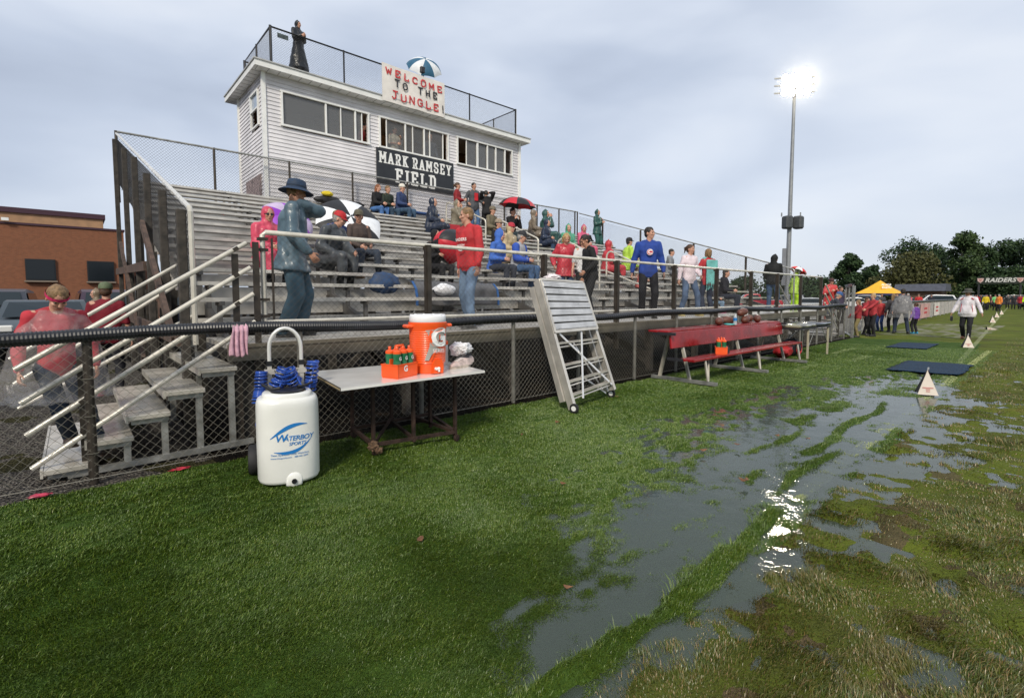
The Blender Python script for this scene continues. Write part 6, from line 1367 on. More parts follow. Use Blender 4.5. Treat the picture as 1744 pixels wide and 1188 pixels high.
# ================================================================ UMBRELLAS AND LOOSE THINGS IN THE STAND
def umbrella(label, apex, axis, r, cols, depth=.28, n=8, rot=0., shaft=.85, closed=1.):
    apex = Vector(apex); ax = Vector(axis).normalized(); t = thing('umbrella', label, 'umbrella', apex, 'rain umbrellas')
    e1 = ax.orthogonal().normalized(); e2 = ax.cross(e1)
    m = MB(); K = 7; S_ = 4
    def pt(a, k, off=0):
        s = k / K; rr = r * math.sin(s * 1.25) / math.sin(1.25) * closed; z = -depth * r * 2 * (1 - math.cos(s * 1.25)) / (1 - math.cos(1.25)) * .9
        u_ = (a / (2 * math.pi) * n) % 1; rr *= 1 - .06 * s * math.sin(math.pi * u_); z -= -.03 * s * math.sin(math.pi * u_)
        return apex + ax * (z + off) + (e1 * math.cos(a + rot) + e2 * math.sin(a + rot)) * rr
    for p in range(n):
        m.cur = p % len(cols)
        for off in (0, -.006):
            vs = [pt(2 * math.pi * (p + q / S_) / n, k, off) for k in range(K + 1) for q in range(S_ + 1)]
            m.add(vs, [(k * (S_ + 1) + q, k * (S_ + 1) + q + 1, (k + 1) * (S_ + 1) + q + 1, (k + 1) * (S_ + 1) + q) if off == 0 else (k * (S_ + 1) + q, (k + 1) * (S_ + 1) + q, (k + 1) * (S_ + 1) + q + 1, k * (S_ + 1) + q + 1) for k in range(K) for q in range(S_)])
    m.build('canopy', [pm('nylon%d' % (hash(c) % 9999), c, .5, 0, (6, .1), (30, .3)) for c in cols], t, 50)
    m = MB()
    for p in range(n):
        a = 2 * math.pi * p / n; m.tube([pt(a, k, -.012) for k in range(K + 1)], .004, 4)
        m.tube([pt(a, 4, -.014), apex - ax * (depth * r * 1.6)], .003, 4)
    m.build('ribs', M_bk, t)
    m = MB(); m.tube([apex + ax * .05, apex - ax * shaft], .007, 6); m.tube([apex - ax * shaft, apex - ax * (shaft + .1)], .014, 6); m.build('shaft', M_bk, t)
    return t
K_, WH, RD = (.012, .012, .014), (.78, .80, .82), (.50, .015, .03)
umbrella('purple and white umbrella tilted behind the man in the blue rain suit', (3.02, 9.45, 2.98), (.1, -.72, .55), .48, [(.22, .02, .42), (.30, .06, .50), (.50, .40, .58)], .2)
umbrella('large black and white panelled umbrella tilted behind the camo cap', (4.28, 9.72, 3.13), (-.1, -.80, .62), .68, [WH, K_], .16, shaft=.6)
umbrella('half closed red and black umbrella beside the young man in red', (5.35, 8.15, 2.62), (-.95, -.35, .25), .50, [RD, K_, K_, RD], .55, shaft=.9, closed=.75)
umbrella('open black and red umbrella over the upper rows in front of the press box corner', (11.62, 12.7, 4.92), (.05, -.1, 1), .66, [K_, RD], .26)
umbrella('blue and white umbrella above the welcome banner on the roof', (9.92, 15.85, 10.12), (-.25, -.75, .8), .66, [(.02, .10, .18), (.66, .68, .70)], .30, shaft=1.2)
umbrella('small red and white umbrella held over the lime rain suit', (18.78, 6.1, 2.50), (.3, -.3, .9), .30, [(.62, .03, .03), WH], .28, shaft=.7)
umbrella('black umbrella held half folded at the far left edge', (-1.75, 8.7, 1.78), (-.5, .0, .9), .52, [K_], .8, shaft=.9, closed=.75)
t = thing('video_camera', 'black camera on a stand in front of the blue and white umbrella', 'camera', (9.75, 15.75, 8.2))
m = MB(); m.box((9.74, 15.75, 9.62), (.26, .2, .22), None, .02); m.build('camera_body', M_bk, t)
m = MB()
for a in range(3): m.tube([(9.75, 15.75, 9.5), (9.75 + .3 * math.cos(a * 2.1), 15.75 + .2 * math.sin(a * 2.1), 8.2)], .015, 6)
m.build('tripod', M_bk, t)
def lump(name, label, cat, parts, mat, group=None):
    m = MB()
    for c, r, sd_ in parts: m.ell(c, r, None, 18, 12, .22, sd_)
    o = m.build(name, mat, None, True, (0, 0, 0)); tag(o, label, cat, group); return o
lump('gear_bag', 'black equipment bag lying on the top row left of the girl', 'bag', [((5.9, 15.0, 4.42), (.45, .16, .12), 2), ((6.6, 15.0, 4.40), (.45, .15, .09), 3)], pm('black_bag', (.012, .012, .015), .5, 0, (9, .3), (30, .6)))
lump('yellow_cloth', 'bright yellow cloth on top of the black equipment bag', 'cloth', [((5.85, 14.95, 4.60), (.18, .12, .08), 5)], pm('yellow_cloth', (.60, .46, .02), .8))
lump('backpack', 'dark blue backpack standing between the lower planks', 'backpack', [((3.78, 7.35, 1.72), (.27, .16, .18), 4)], pm('blue_pack', (.02, .05, .12), .7, 0, (9, .3), (30, .5)))
lump('white_bundle', 'white towel bundle under the planks behind the grey sheet', 'towel', [((4.7, 7.0, 1.62), (.2, .14, .10), 6)], pm('white_towel', (.68, .68, .70), .8, 0, (9, .1), (40, .6)))
m = MB(); m.box((8.95, 12.75, 3.55), (.42, .05, .38)); tag(m.build('seat_back', pm('red_pad', (.4, .02, .03), .6)), 'red stadium seat back behind the navy raincoat', 'seat pad')
m = MB(); m.box((9.4, 15.1, 4.40), (1.0, .3, .07), None, .03); tag(m.build('blue_pad', pm('blue_pad', (.02, .07, .22), .6)), 'blue seat pad on the top row next to the white cap', 'seat pad')
# wet grey sheet with blue edge draped over two planks
m = MB(); nx, nz = 40, 14; vs = []
for i in range(nx + 1):
    for j in range(nz + 1):
        x = 4.2 + 1.75 * i / nx; q = j / nz; y = 7.46 - .22 * min(1, q * 2) - .06 * q; z = 1.745 - .40 * max(0, q - .3) / .7 + .03 * noise.noise(Vector((x * 3, q * 3, 0))) ; y += .05 * noise.noise(Vector((x * 5, q * 2, 4)))
        vs.append((x, y - .12, z))
m.add(vs, [(i * (nz + 1) + j, (i + 1) * (nz + 1) + j, (i + 1) * (nz + 1) + j + 1, i * (nz + 1) + j + 1) for i in range(nx) for j in range(nz)])
t = m.build('grey_sheet', pm('grey_plastic_sheet', (.085, .083, .085), .55, 0, (5, .25), (16, .7), .5, .2), None, 60, (5.1, 7.2, 1.3)); sm = t.modifiers.new('t', 'SOLIDIFY'); sm.thickness = .006
tag(t, 'wet grey plastic sheet with blue edges draped over the lower planks', 'sheet')
m = MB()
for i in (0, nx):
    for j in range(3, nz): a, b = Vector(vs[i * (nz + 1) + j]), Vector(vs[i * (nz + 1) + j + 1]); m.bar(a + Vector((0, -.012, 0)), b + Vector((0, -.012, 0)), .045, .008, up=(0, -1, .1))
m.build('blue_edge', pm('blue_edge', (.02, .09, .26), .5), t)
m = MB(); m.lathe((7.0, 6.95, 1.49), [(0, 0), (.03, 0), (.032, .02), (.03, .16), (.012, .19), (0, .2)], 14); tag(m.build('drink_bottle', pm('bottle_blue', (.20, .45, .62), .2), None, 50), 'blue drink bottle on the low plank near the black suit', 'bottle')
# picnic style benches and low things past the stand are hinted by rails
t = thing('spare_seats', 'stack of spare aluminium planks lying beyond the far end of the stand', 'planks', (20, 12, 0))
for k in range(6):
    m = MB(); m.bar((22 + k * .5, 13 - k * .2, 1.0 + .08 * k), (29 + k * .5, 15.5, 1.05 + .09 * k), .25, .05); m.build('plank', M_alu, t)
m = MB()
for x in (23, 26, 29): m.box((x, 13.8, .5), (.08, 1.5, 1.0))
m.build('trestle', M_alu_d, t)
# ================================================================ BACKGROUND
def hp(px, w, z=0.):
    a = yaw - math.atan((px - 872) / FPX); d = w / math.cos(yaw - a); return Vector((d * math.cos(a), d * math.sin(a), z))
# ---- floodlight pole
px_, py_ = 49.0, 16.9
t = thing('floodlight_pole', 'tall steel floodlight pole with lit lamps behind the right end of the stand', 'floodlight', (px_, py_, 0))
m = MB(); m.tube([(px_, py_, 0), (px_, py_, 10), (px_ + .06, py_, 20.9)], .23, 16, r2=.12); m.build('pole', pm('grey_steel_pole', (.27, .28, .29), .45, .4, (2, .1)), t, 60)
M_lamp = pm('lamp_face', (1, .95, .8), .3, 0, None, None, .5, 0, None, 1, ((1, .90, .70), 140))
aim = Vector((-.72, -.62, -.32)).normalized(); sd2 = Vector((aim.y, -aim.x, 0)).normalized()
m = MB()
for z in (19.75, 20.4, 21.05): m.bar(Vector((px_, py_, z)) - sd2 * 1.7, Vector((px_, py_, z)) + sd2 * 1.7, .1, .1)
m.build('crossarm', M_galv, t)
for row, z in enumerate((19.75, 20.4, 21.05)):
    for k in range(4):
        c = Vector((px_, py_, z)) + sd2 * (-.95 + .63 * k) + aim * .35; q = aim.to_track_quat('Z', 'Y').to_matrix()
        m = MB(); m.lathe(c, [(.06, -.35), (.16, -.28), (.29, -.02), (.30, .02), (.285, .02), (.27, 0)], 18, q); h = m.build('lamp_housing', M_galv, t, 50)
        m = MB(); m.lathe(c, [(0, .0), (.27, .0)], 18, q); m.build('lamp', M_lamp, h)
for s_ in (-1, 1):
    m = MB(); c = Vector((px_, py_, 8.2)) + Vector((.45 * -s_ * .3 - .1, -.3, 0)) + sd2 * .42 * s_; m.box(c, (.75, .75, 1.15), (0, 0, .5 + .6 * s_), .12); m.build('speaker_cabinet', pm('speaker_grey', (.05, .055, .06), .6, 0, (9, .3)), t)
m = MB()
for s_ in (-.8, .1, .8): c = Vector((px_ - .3, py_ - .2, 8.9)) + sd2 * s_; m.box(c, (.09, .09, .35))
m.box((px_, py_, 8.2), (.3, .3, 1.3)); m.build('bracket', M_galv, t)
m = MB(); c = Vector((px_, py_, 4.2)) + sd2 * .36; m.box(c, (.38, .34, 3.4), (0, 0, .3), .03); m.build('electrical_box', pm('box_grey', (.20, .21, .23), .5, .2, (3, .1)), t)
# lamp halo of drizzle and lens glow: added ball of scattering air, densest inside
m = MB(); m.ell((px_ - .4, py_ - .3, 20.4), (5.0, 5.0, 5.0), None, 32, 18); hz_ = m.build('lamp_glow_ball', [], None, False, (px_ - .4, py_ - .3, 20.4)); tag(hz_, kind='stuff')
mh = bpy.data.materials.new('lamp_glow_air'); mh.use_nodes = True; th_ = mh.node_tree; th_.nodes.clear(); o_ = th_.nodes.new('ShaderNodeOutputMaterial'); v_ = th_.nodes.new('ShaderNodeVolumePrincipled'); v_.inputs['Color'].default_value = (.95, .95, .95, 1); v_.inputs['Anisotropy'].default_value = .2
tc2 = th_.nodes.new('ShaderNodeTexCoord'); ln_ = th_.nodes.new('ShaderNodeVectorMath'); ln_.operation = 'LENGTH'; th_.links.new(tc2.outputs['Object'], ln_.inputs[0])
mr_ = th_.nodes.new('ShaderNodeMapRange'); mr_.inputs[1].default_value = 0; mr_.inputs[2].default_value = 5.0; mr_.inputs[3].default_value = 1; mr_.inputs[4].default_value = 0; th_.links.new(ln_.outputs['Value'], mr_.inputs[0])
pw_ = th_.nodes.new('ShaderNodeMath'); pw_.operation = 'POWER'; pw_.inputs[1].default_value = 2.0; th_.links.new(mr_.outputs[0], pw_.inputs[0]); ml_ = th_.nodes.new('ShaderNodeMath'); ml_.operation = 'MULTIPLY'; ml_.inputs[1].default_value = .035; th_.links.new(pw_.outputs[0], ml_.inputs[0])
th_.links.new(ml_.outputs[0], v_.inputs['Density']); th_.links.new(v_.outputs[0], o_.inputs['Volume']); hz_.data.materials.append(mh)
# ---- foliage
M_leaf = []
for nm, c1, c2 in (('leaf_dark', (.020, .042, .018), (.045, .080, .028)), ('leaf_mid', (.030, .055, .020), (.06, .095, .03)), ('leaf_olive', (.048, .054, .018), (.085, .085, .028))):
    mt = bpy.data.materials.new(nm); mt.use_nodes = True; tt = mt.node_tree; b = tt.nodes['Principled BSDF']; b.inputs['Roughness'].default_value = .6; b.inputs['Specular IOR Level'].default_value = .25
    g = tt.nodes.new('ShaderNodeNewGeometry'); tt.links.new(ramp(g.outputs['Random Per Island'], [(0, c1), (1, c2)], tt.nodes, tt.links), b.inputs['Base Color']); M_leaf.append(mt)
M_bark = pm('bark', (.045, .038, .030), .9, 0, (3, .4))
def crown_mesh(center, lobes, n, leaf, seed, droop=0.):
    r_ = np.random.default_rng(seed); V = []; 
    for (lc, lr) in lobes:
        k = max(20, int(n * (lr[0] * lr[2]) / sum(l[1][0] * l[1][2] for l in lobes)))
        d = r_.normal(size=(k, 3)); d /= np.linalg.norm(d, axis=1)[:, None]
        rad = r_.uniform(.35, 1.0, k) ** .5 * (1 + .16 * np.sin(d[:, 0] * 5 + seed) * np.cos(d[:, 1] * 4) + .12 * r_.normal(size=k))
        p = np.array(lc) + d * rad[:, None] * np.array(lr); V.append(p)
    P = np.concatenate(V); k = len(P); a = r_.normal(size=(k, 3)); a[:, 2] -= droop; a /= np.linalg.norm(a, axis=1)[:, None]; b = np.cross(a, r_.normal(size=(k, 3))); b /= np.linalg.norm(b, axis=1)[:, None]
    s = leaf * r_.uniform(.6, 1.4, (k, 1)); q = np.stack([P - a * s - b * s * .35, P + b * s * .55 - a * s * .1, P + a * s, P - b * s * .6 + a * s * .1], 1).reshape(-1, 3) + np.array(center)
    return q
def quad_obj(name, q, mat, parent, loc):
    me = bpy.data.meshes.new(name); nq = len(q) // 4; q = q - np.array(loc)
    me.vertices.add(nq * 4); me.vertices.foreach_set('co', q.ravel()); me.loops.add(nq * 4); me.loops.foreach_set('vertex_index', np.arange(nq * 4)); me.polygons.add(nq); me.polygons.foreach_set('loop_start', np.arange(nq) * 4)
    me.update(calc_edges=True); me.validate(); me.materials.append(mat); o = bpy.data.objects.new(name, me); col.objects.link(o)
    if parent: o.parent = parent
    else: o.location = loc
    return o
def tree(label, pos, h, wd, seed, mat=0, n=5200, leaf=.34, shape='round', trunk=True, low=.15, group='trees beyond the field'):
    t = thing('tree', label, 'tree', pos, group); r_ = random.Random(seed); x, y = pos[0], pos[1]
    lobes = []
    nl = 22 if shape != 'bush' else 12
    for k in range(nl):
        s = (k + .5) / nl
        z = h * (low + (1 - low) * s); env = math.sin(math.pi * min(1, max(.06, (s * .86 + .12)))) ** .6
        if shape == 'tall': env = (1 - abs(s - .45) * 1.1)
        a = r_.uniform(0, 6.28); rr = wd * .5 * env * r_.uniform(.25, .85)
        lr = wd * r_.uniform(.13, .24); lobes.append(((rr * math.cos(a), rr * math.sin(a), z - lr * .6), (lr, lr, lr * r_.uniform(.6, .9))))
    m = MB(); th = h * (low + .45)
    m.tube([(x, y, 0), (x + .1, y, th * .4), (x - .1 + r_.uniform(-.3, .3), y, th)], h * .026, 8, r2=h * .012)
    for k in range(7):
        l = r_.choice(lobes)[0]; z0 = th * r_.uniform(.4, .95); m.tube([(x, y, z0), (x + l[0] * .5, y + l[1] * .5, (z0 + l[2]) / 2 + .2), (x + l[0], y + l[1], l[2])], h * .010, 5, r2=h * .003)
    if trunk: m.build('trunk', M_bark, t, 60)
    q = crown_mesh((x, y, 0), lobes, n, leaf, seed, .8 if shape == 'willow' else 0); quad_obj('crown', q, M_leaf[mat], t, pos).location = (0, 0, 0)
    return t
TR = [('lone round tree left of the orange tent with sky below its crown', 1442, 92, 9.6, 5.0, 'round', 0, .42), ('bushy dark tree left behind the pale willow', 1487, 104, 8.2, 6, 'round', 0, .1),
 ('wide pale olive willow behind the orange tent', 1548, 88, 9.6, 12.5, 'willow', 2, .1), ('broad dark tree rising behind the willow', 1545, 112, 14.2, 13, 'round', 0, .2), ('dark tree between the willow and the tallest tree', 1590, 106, 12.6, 11, 'round', 0, .15),
 ('tallest uneven tree with gaps near the scoreboard', 1632, 96, 14.2, 8.2, 'tall', 1, .22), ('slim tree directly right of the tallest tree', 1672, 100, 12.4, 7, 'tall', 0, .12), ('wide dark tree above the team name sign', 1715, 100, 13.4, 12, 'round', 0, .15),
 ('dark tree cut by the right edge of the photo', 1762, 92, 13.0, 11, 'round', 1, .12), ('tree standing beyond the right edge', 1830, 95, 12.5, 12, 'round', 0, .12), ('low tree close behind the team name sign', 1690, 93, 7.2, 9, 'round', 0, .05), ('low tree at the right behind the crowd', 1740, 90, 7.0, 10, 'round', 0, .05),
 ('low bushy tree behind the shed roof', 1620, 110, 7.5, 9, 'round', 0, .05)]
for k, (lab, px, w_, h, wd, shp, mt, lw) in enumerate(TR):
    p = hp(px, w_); tree(lab, (p.x, p.y, 0), h, wd, 30 + k, mt, 9500 if wd > 8 else 7000, .25, shp, True, lw)
for k, (px, w_, h, wd) in enumerate(((1090, 135, 5.0, 16), (1150, 130, 5.6, 14), (1205, 128, 6.4, 13), (1262, 120, 6.6, 12), (1308, 118, 7.4, 10), (1352, 116, 6.6, 11), (1405, 112, 6.2, 10), (1378, 124, 6.8, 12), (1465, 112, 6.6, 12), (1510, 118, 6.4, 12))):
    p = hp(px, w_); tree('low distant dark tree in the row behind the car park, number %s from the left' % ['one', 'two', 'three', 'four', 'five', 'six', 'eight', 'seven', 'nine', 'ten'][k], (p.x, p.y, 0), h, wd, 70 + k, 0, 3600, .32, 'round', True, .02, 'distant tree row')
# ---- school building on the left
M_br = bpy.data.materials.new('orange_brick'); M_br.use_nodes = True; tt = M_br.node_tree; b = tt.nodes['Principled BSDF']; b.inputs['Roughness'].default_value = .8
g = tt.nodes.new('ShaderNodeTexCoord'); mp = tt.nodes.new('ShaderNodeMapping'); mp.inputs['Rotation'].default_value = (R(90), 0, 0); bk = tt.nodes.new('ShaderNodeTexBrick')
bk.inputs['Color1'].default_value = (.23, .082, .036, 1); bk.inputs['Color2'].default_value = (.18, .064, .028, 1); bk.inputs['Mortar'].default_value = (.19, .11, .07, 1); bk.inputs['Scale'].default_value = 4.2; bk.inputs['Mortar Size'].default_value = .012
tt.links.new(g.outputs['Object'], mp.inputs[0]); tt.links.new(mp.outputs[0], bk.inputs[0]); tt.links.new(bk.outputs[0], b.inputs['Base Color'])
M_br2 = pm('tan_brick', (.34, .20, .11), .85, 0, (3, .15)); M_cap = pm('maroon_metal', (.055, .022, .035), .5, .2)
t = thing('school_building', 'orange brick school building with dark windows behind the parked cars', 'building', (-6, 40, 0))
m = MB(); m.box((-14, 40, 2.5), (32.3, 12, 5.0)); m.build('wall', M_br, t)
m = MB(); m.box((-14, 40, 5.05), (32.4, 12.1, .10)); m.build('parapet', M_cap, t)
m = MB(); m.box((-15, 42, 5.4), (32.8 , 12, .9)); m.build('upper_wall', M_br2, t); m = MB(); m.box((-15, 42, 5.93), (33.0, 12.2, .26)); m.build('roof_edge', M_cap, t)
m = MB(); m.box((2.9, 40.5, 1.6), (1.6, 10, 3.2)); m.box((2.9, 40.5, 3.25), (1.7, 10.1, .12)); m.build('side_wing', pm('dark_brick', (.14, .06, .035), .8, 0, (4, .2)), t)
for x0 in (-9.2, -6.4, -3.7, -1.17, 1.13):
    wz = (1.15, 1.08)
    m = MB(); m.box((x0, 33.96, 2.83), (1.10, .10, 1.06)); w_ = m.build('window', pm('dark_frame', (.012, .014, .016), .3), t)
    m = MB(); m.box((x0, 33.90, 2.84), (1.0, .02, .96)); m.build('pane', pm('dark_glass', (.010, .014, .018), .12, 0, None, None, .35), w_)
    m = MB(); m.box((x0, 33.9, 2.26), (1.2, .2, .07)); m.build('sill', pm('sill', (.22, .17, .13), .7), w_)
m = MB(); m.box((-2.3, 33.85, 5.2), (.25, .2, .14)); m.build('wall_light', M_white, t)
# ---- shed and tents on the right
p = Vector((100, 14.8, 0)); t = thing('shed', 'low brown shed with a dark pitched roof beyond the blue tent', 'building', p)
m = MB(); m.box(p + Vector((0, 0, 1.2)), (5, 5.2, 2.4)); m.build('wall', pm('brown_siding', (.12, .075, .05), .8, 0, (2, .2)), t)
m = MB(); m.prism([(-3.2, 2.35), (3.2, 2.35), (2.0, 3.45), (-2.0, 3.45)], 6.2, p, (1, 0, 0), (0, 0, 1)); m.build('roof', pm('slate_roof', (.06, .065, .085), .6, 0, (2, .2)), t)
def canopy_tent(label, c, half, ze, zt, mat, mat2):
    c = Vector(c); t = thing('canopy_tent', label, 'tent', c, 'pop up canopy tents'); cs = [c + Vector((a * half, b * half, ze)) for a, b in ((-1, -1), (1, -1), (1, 1), (-1, 1))]
    m = MB(); top = c + Vector((0, 0, zt))
    for i in range(4):
        a, b = cs[i], cs[(i + 1) % 4]; md = (a + b) / 2 + Vector((0, 0, .05)); m.add([a, md, top, (a + top) / 2 + Vector((0, 0, -.12))], [(0, 1, 2, 3)]); m.add([md, b, (b + top) / 2 + Vector((0, 0, -.12)), top], [(0, 1, 2, 3)])
    m.build('roof', mat, t)
    m = MB()
    for i in range(4):
        a, b = cs[i], cs[(i + 1) % 4]; m.bar(a - Vector((0, 0, .14)), b - Vector((0, 0, .14)), .02, .28)
    m.build('valance', mat2, t)
    for q in cs: m = MB(); m.tube([Vector((q.x, q.y, 0)), q], .03, 6); m.build('leg', M_galv, t)
    return t
c = hp(1497, 74); ten = canopy_tent('orange canopy tent with white print left of the shed', c, 2.6, 1.95, 3.95, pm('orange_canopy', (.80, .42, .02), .6, 0, (2, .06)), pm('navy_canopy', (.02, .03, .10), .6))
d_ = Vector((-c.x, -c.y, 0)).normalized(); s_ = Vector((-d_.y, d_.x, 0))
text_mesh('print', 'FLUOR\nRADIO', M_ink, ten, c + Vector((-1.45, -1.0, 3.0)), Vector((.65, -.76, 0)), Vector((.25, .2, .95)), .42, .1, .02, .2)
c = hp(1577, 92); canopy_tent('blue canopy tent in front of the shed', c, 2.2, 1.9, 2.95, pm('blue_canopy', (.02, .11, .42), .6, 0, (2, .06)), MATS['blue_canopy'])
# ---- team name sign
A = Vector((96, 8.0, 0)); B = Vector((97, 3.9, 0)); t = thing('team_name_sign', 'black sign with white italic team name between two emblems above the crowd', 'sign', (96.5, 6, 3.7))
u_ = (B - A).normalized(); mid = (A + B) / 2; wdt = (B - A).length
m = MB(); m.bar(A - u_ * .25 + Vector((0, 0, 3.75)), B + u_ * .25 + Vector((0, 0, 3.75)), .2, .95); m.build('sign_board', pm('sign_dark_green', (.012, .018, .012), .8), t)
for q in (A, B): m = MB(); m.box(q + Vector((0, 0, 1.6)), (.2, .2, 3.2)); m.build('post', M_bk, t)
nrm = Vector((-u_.y, u_.x, 0)); nrm = nrm if nrm.x < 0 else -nrm
text_mesh('lettering', 'RAIDERS', pm('sign_grey_white', (.50, .50, .48), .6), t, mid + nrm * .12 + Vector((0, 0, 3.78)), u_, (0, 0, 1), .78, .02, .035, .25, 'CENTER', None, 1.05)
for s_ in (-1, 1):
    m = MB(); o = mid + u_ * 2.0 * s_ + nrm * .13 + Vector((0, 0, 3.78)); pol = [(-.34, .30), (.34, .30), (.28, -.08), (.0, -.34), (-.28, -.08)]
    m.prism(pol, .03, o, u_, (0, 0, 1)); m.build('emblem', pm('emblem_pink', (.52, .36, .34), .6), t)
    m = MB(); m.prism([(-.2, .2), (.2, .2), (.0, -.2)], .03, o + nrm * .03, u_, (0, 0, 1)); m.build('emblem_mark', pm('emblem_mark', (.40, .20, .18), .6), t)
# dark windscreen fence behind the crowd
m = MB(); a, b = hp(1640, 104), hp(1840, 100); m.bar(a + Vector((0, 0, .95)), b + Vector((0, 0, .95)), .08, 1.9)
for k in range(14): q = a.lerp(b, k / 13); m.box(q + Vector((-.1, 0, 1.0)), (.1, .1, 2.0))
tag(m.build('windscreen_fence', pm('dark_screen', (.018, .022, .022), .8, 0, (1, .2))), 'long dark screen fence behind the crowd under the team name sign', 'fence')
# ---- cars
def car(label, loc, rz, c, kind='sedan', proto={}):
    key = (kind, c)
    t = thing('parked_car', label, 'car', (0, 0, 0), 'parked cars')
    H = {'sedan': 1.42, 'suv': 1.75, 'pickup': 1.8}[kind]; Ln = {'sedan': 4.5, 'suv': 4.7, 'pickup': 5.4}[kind]; W2 = .92
    belt = H * .62; h2 = Ln / 2
    if kind == 'sedan': prof = [(-h2, .35), (-h2 + .05, .75), (-h2 + .5, .92), (-1.05, .95), (-.35, 1.38), (.35, H), (1.0, 1.36), (1.6, 1.0), (h2 - .1, .95), (h2, .7), (h2, .35)]
    elif kind == 'suv': prof = [(-h2, .4), (-h2 + .05, .9), (-h2 + .35, 1.06), (-1.15, 1.12), (-.55, 1.66), (.2, H), (h2 - .35, 1.68), (h2 - .05, 1.1), (h2, .8), (h2, .4)]
    else: prof = [(-h2, .45), (-h2 + .05, 1.0), (-h2 + .4, 1.12), (-1.3, 1.16), (-.75, 1.72), (.1, H), (.6, 1.74), (.75, 1.15), (h2, 1.12), (h2, .45)]
    m = MB(); vs = []; fs = []; k = len(prof)
    for y in (-W2, -W2 * .97, W2 * .97, W2):
        for (x, z) in prof:
            tp = max(0, (z - belt) / (H - belt)); sh = 1 - .16 * tp; ins = .06 if abs(y) == W2 else 0
            cx_ = x * (1 - ins * .5); cz = .4 + (z - .4) * (1 - ins) if ins else z
            vs.append((cx_, y * sh, cz))
    for r_ in range(3):
        for i in range(k): fs.append((r_ * k + i, r_ * k + (i + 1) % k, (r_ + 1) * k + (i + 1) % k, (r_ + 1) * k + i))
    fs += [tuple(range(k)), tuple(3 * k + i for i in range(k))[::-1]]
    m.add(vs, fs); m.build('body', pm('car%d' % (hash(c) % 9999), c, .38, .1, (1.5, .05), None, .4, .15), t, 30)
    def gl(pts): mm.add([Vector(p) for p in pts], [(0, 1, 2, 3)])
    mm = MB()
    ip = [i for i, (x, z) in enumerate(prof)]
    f0_, f1_ = (prof[3], prof[4]); r0_, r1_ = ((prof[7], prof[6]) if kind != 'suv' else (prof[7], prof[6]))
    for (a, b, sg) in ((f0_, f1_, -1), (r0_, r1_, 1)):
        gl([(a[0] + .04 * -sg * -1, -W2 * .82, a[1] + .05), (a[0], W2 * .82, a[1] + .05), (b[0] + .02 * sg, W2 * .72, b[1] - .03), (b[0] + .02 * sg, -W2 * .72, b[1] - .03)])
    for v in range(len(mm.v)): mm.v[v] = (mm.v[v][0] + (-.03 if v < 4 else .03), mm.v[v][1], mm.v[v][2] + .012)
    for sy in (-1, 1):
        zb, zt = belt + .03, H - .13; x0, x1 = f0_[0] + .35, (r0_[0] - .3 if kind != 'pickup' else .55)
        gl([(x0 - .1, sy * (W2 + .004), zb), (x1 + .1, sy * (W2 + .004), zb), (x1 - .15, sy * (W2 * .885 + .004), zt), (x0 + .35, sy * (W2 * .885 + .004), zt)])
    mm.build('windows', pm('car_glass', (.012, .02, .024), .08, 0, None, None, .35), t)
    for sx_ in (-1, 1):
        for sy in (-1, 1):
            m = MB(); rm = Euler((R(90), 0, 0)).to_matrix(); cc = (sx_ * Ln * .31, sy * (W2 - .1), .33); m.lathe(cc, [(.0, -.12), (.30, -.12), (.34, -.09), (.34, .09), (.30, .12), (.0, .12)], 20, rm); wq = m.build('wheel', MATS['rubber'], t, 40)
            m = MB(); m.lathe((cc[0], cc[1] + sy * .125, cc[2]), [(0, 0), (.2, 0)], 14, rm); m.build('rim', M_alu, wq)
    for sy in (-1, 1):
        m = MB(); m.box((-h2 + .06, sy * .66, .78 if kind == 'sedan' else .9), (.14, .34, .16), None, .03); m.build('headlight', pm('headlight', (.7, .7, .68), .1), t)
        m = MB(); m.box((h2 - .02, sy * .7, .85 if kind == 'sedan' else .98), (.08, .22, .2)); m.build('tail_light', pm('tail_red', (.35, .01, .01), .2), t)
        m = MB(); m.box((f0_[0] + .45, sy * (W2 + .09), belt + .1), (.12, .16, .1), None, .03); m.build('mirror', pm('car%d' % (hash(c) % 9999), c), t)
    m = MB(); m.box((-h2 - .0, 0, .52), (.08, 1.3, .22)); m.build('grille', M_bk, t)
    t.location = loc; t.rotation_euler = (0, 0, rz); return t
car('pale blue grey sedan facing the stand behind the boy', (-.55, 17.9, 0), R(90), (.035, .05, .06), 'sedan')
car('dark plum van with its windshield facing the stand', (.95, 22.0, 0), R(92), (.05, .03, .05), 'suv')
car('dark blue grey vehicle left of the boy in the clear poncho', (-1.9, 22.5, 0), R(88), (.04, .045, .06), 'suv')
car('dark navy vehicle beside the wooden side of the stand', (2.35, 23.2, 0), R(90), (.015, .02, .035), 'suv')
car('black vehicle at the far left edge of the parking row', (-4.4, 21.5, 0), R(90), (.02, .02, .025), 'suv')
car('red pickup truck seen through the walkway railing', (53, 21.6, 0), R(-60), (.36, .015, .03), 'pickup')
car('silver sedan right of the floodlight pole', (56, 17.4, 0), R(-75), (.42, .45, .48), 'sedan')
car('silver car behind the red pickup truck', (66, 23, 0), R(-80), (.36, .38, .40), 'suv')
cl_ = [('white car far behind the gate', (72, 17.5, 0), (.6, .6, .6), 'sedan'), ('grey car beside the orange tent poles', (86, 19.5, 0), (.2, .21, .22), 'suv'), ('dark car beyond the far fence near the shed', (82, 14.2, 0), (.03, .03, .04), 'sedan'),
       ('pale car behind the people at the far fence', (84, 11.4, 0), (.5, .52, .55), 'suv'), ('black car parked behind the yellow shirted crowd', (101, 5.0, 0), (.02, .02, .025), 'suv'), ('white van right of the coach in white', (99, 9.6, 0), (.55, .56, .58), 'suv')]
for lab, lo, c, kd in cl_: car(lab, lo, R(-70), c, kd)
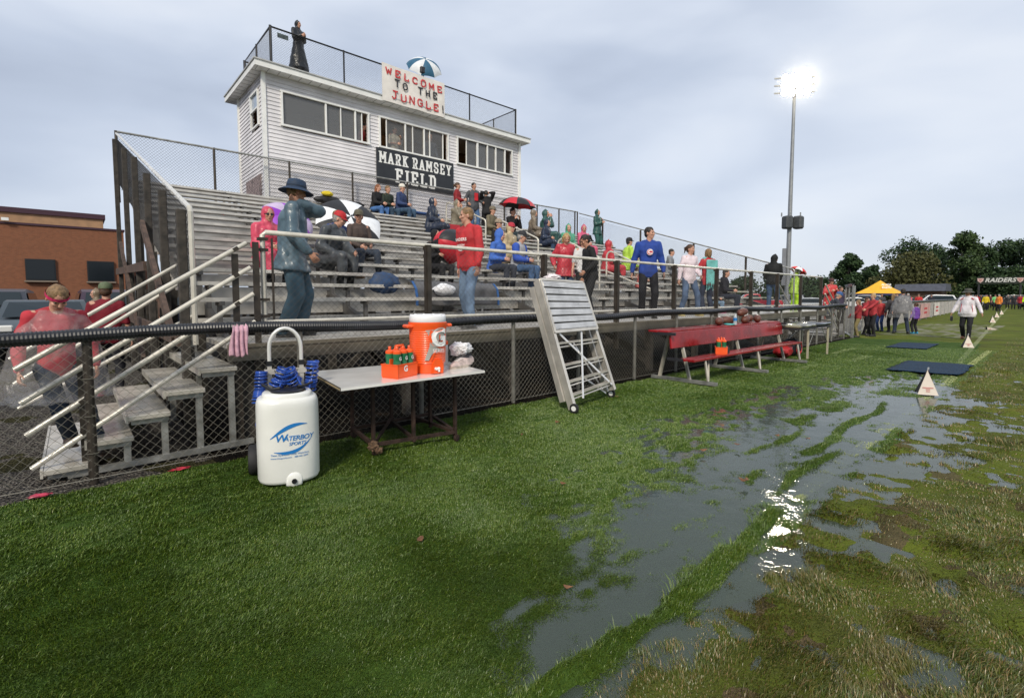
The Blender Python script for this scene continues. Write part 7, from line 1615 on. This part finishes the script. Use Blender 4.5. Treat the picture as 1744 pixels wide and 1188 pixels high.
# ---- distant people on the field and behind the fence
FARP = [((.66, .50, .02), (74, 5.55), 'person in a yellow shirt in the far crowd under the sign'), ((.20, .55, .20), (75, 4.9), 'person in a lime green shirt in the far crowd'), ((.80, .24, .03), (70.6, 4.33), 'person in an orange shirt with a green patch nearest in the far crowd'),
        ((.35, .02, .03), (78, 6.6), 'person in a dark red top left of the yellow shirt'), ((.03, .03, .04), (79, 7.2), 'person in black at the left of the far crowd'), ((.10, .02, .03), (82, 7.9), 'person in a maroon top far behind the coach'), ((.4, .03, .03), (84, 7.3), 'person in a red top far behind the coach'),
        ((.02, .02, .025), (83, 3.85), 'person in a black coat and white cap at the right edge group'), ((.40, .02, .03), (84, 3.35), 'person in a red jacket at the right edge group'), ((.45, .75, .02), (80, 2.75), 'person in a lime vest cut by the right edge'),
        ((.55, .03, .04), (44, 7.9), 'person in a red poncho behind the far fence near the blue tent'), ((.60, .06, .10), (46, 7.6), 'person in a pink poncho leaning on the far fence'), ((.05, .05, .06), (43, 8.6), 'person with white hair in a dark coat behind the far fence'), ((.50, .03, .03), (52, 7.9), 'person in red waving behind the far fence'), ((.05, .07, .12), (41, 8.6), 'person in navy behind the far fence'), ((.02, .02, .03), (60, 8.2), 'dark figure behind the fence left of the coach'),
        ((.03, .03, .035), (86, 6.9), 'person in black in the second row of the far crowd behind the coach'), ((.10, .015, .02), (88, 6.2), 'person in dark red in the second row of the far crowd'), ((.02, .025, .03), (80, 5.9), 'person in charcoal between the dark red and yellow tops'), ((.30, .02, .02), (86, 5.2), 'person in brick red behind the lime green shirt'), ((.03, .03, .03), (88, 4.6), 'person in black behind the orange shirt'), ((.35, .03, .03), (90, 8.6), 'person in bright red far behind the left shoulder of the coach'), ((.25, .02, .03), (86, 2.6), 'person in crimson beside the lime vest')]
for k, (c, (x, y), lab) in enumerate(FARP):
    person(lab, (x, y, 0), (180 + 30 * math.sin(k * 2.2)), 1.0, top='far%d' % k, topc=c, style=('jacket', 'tee', 'rain')[k % 3], legs=(.012, .012, .015), legn='farlegs', hair=('dark', 'brown', 'grey')[k % 3], near=3, group='people far down the sideline', hat='cap' if k in (7, 9) else None, hatc=(.6, .6, .58))
finish_blobs()
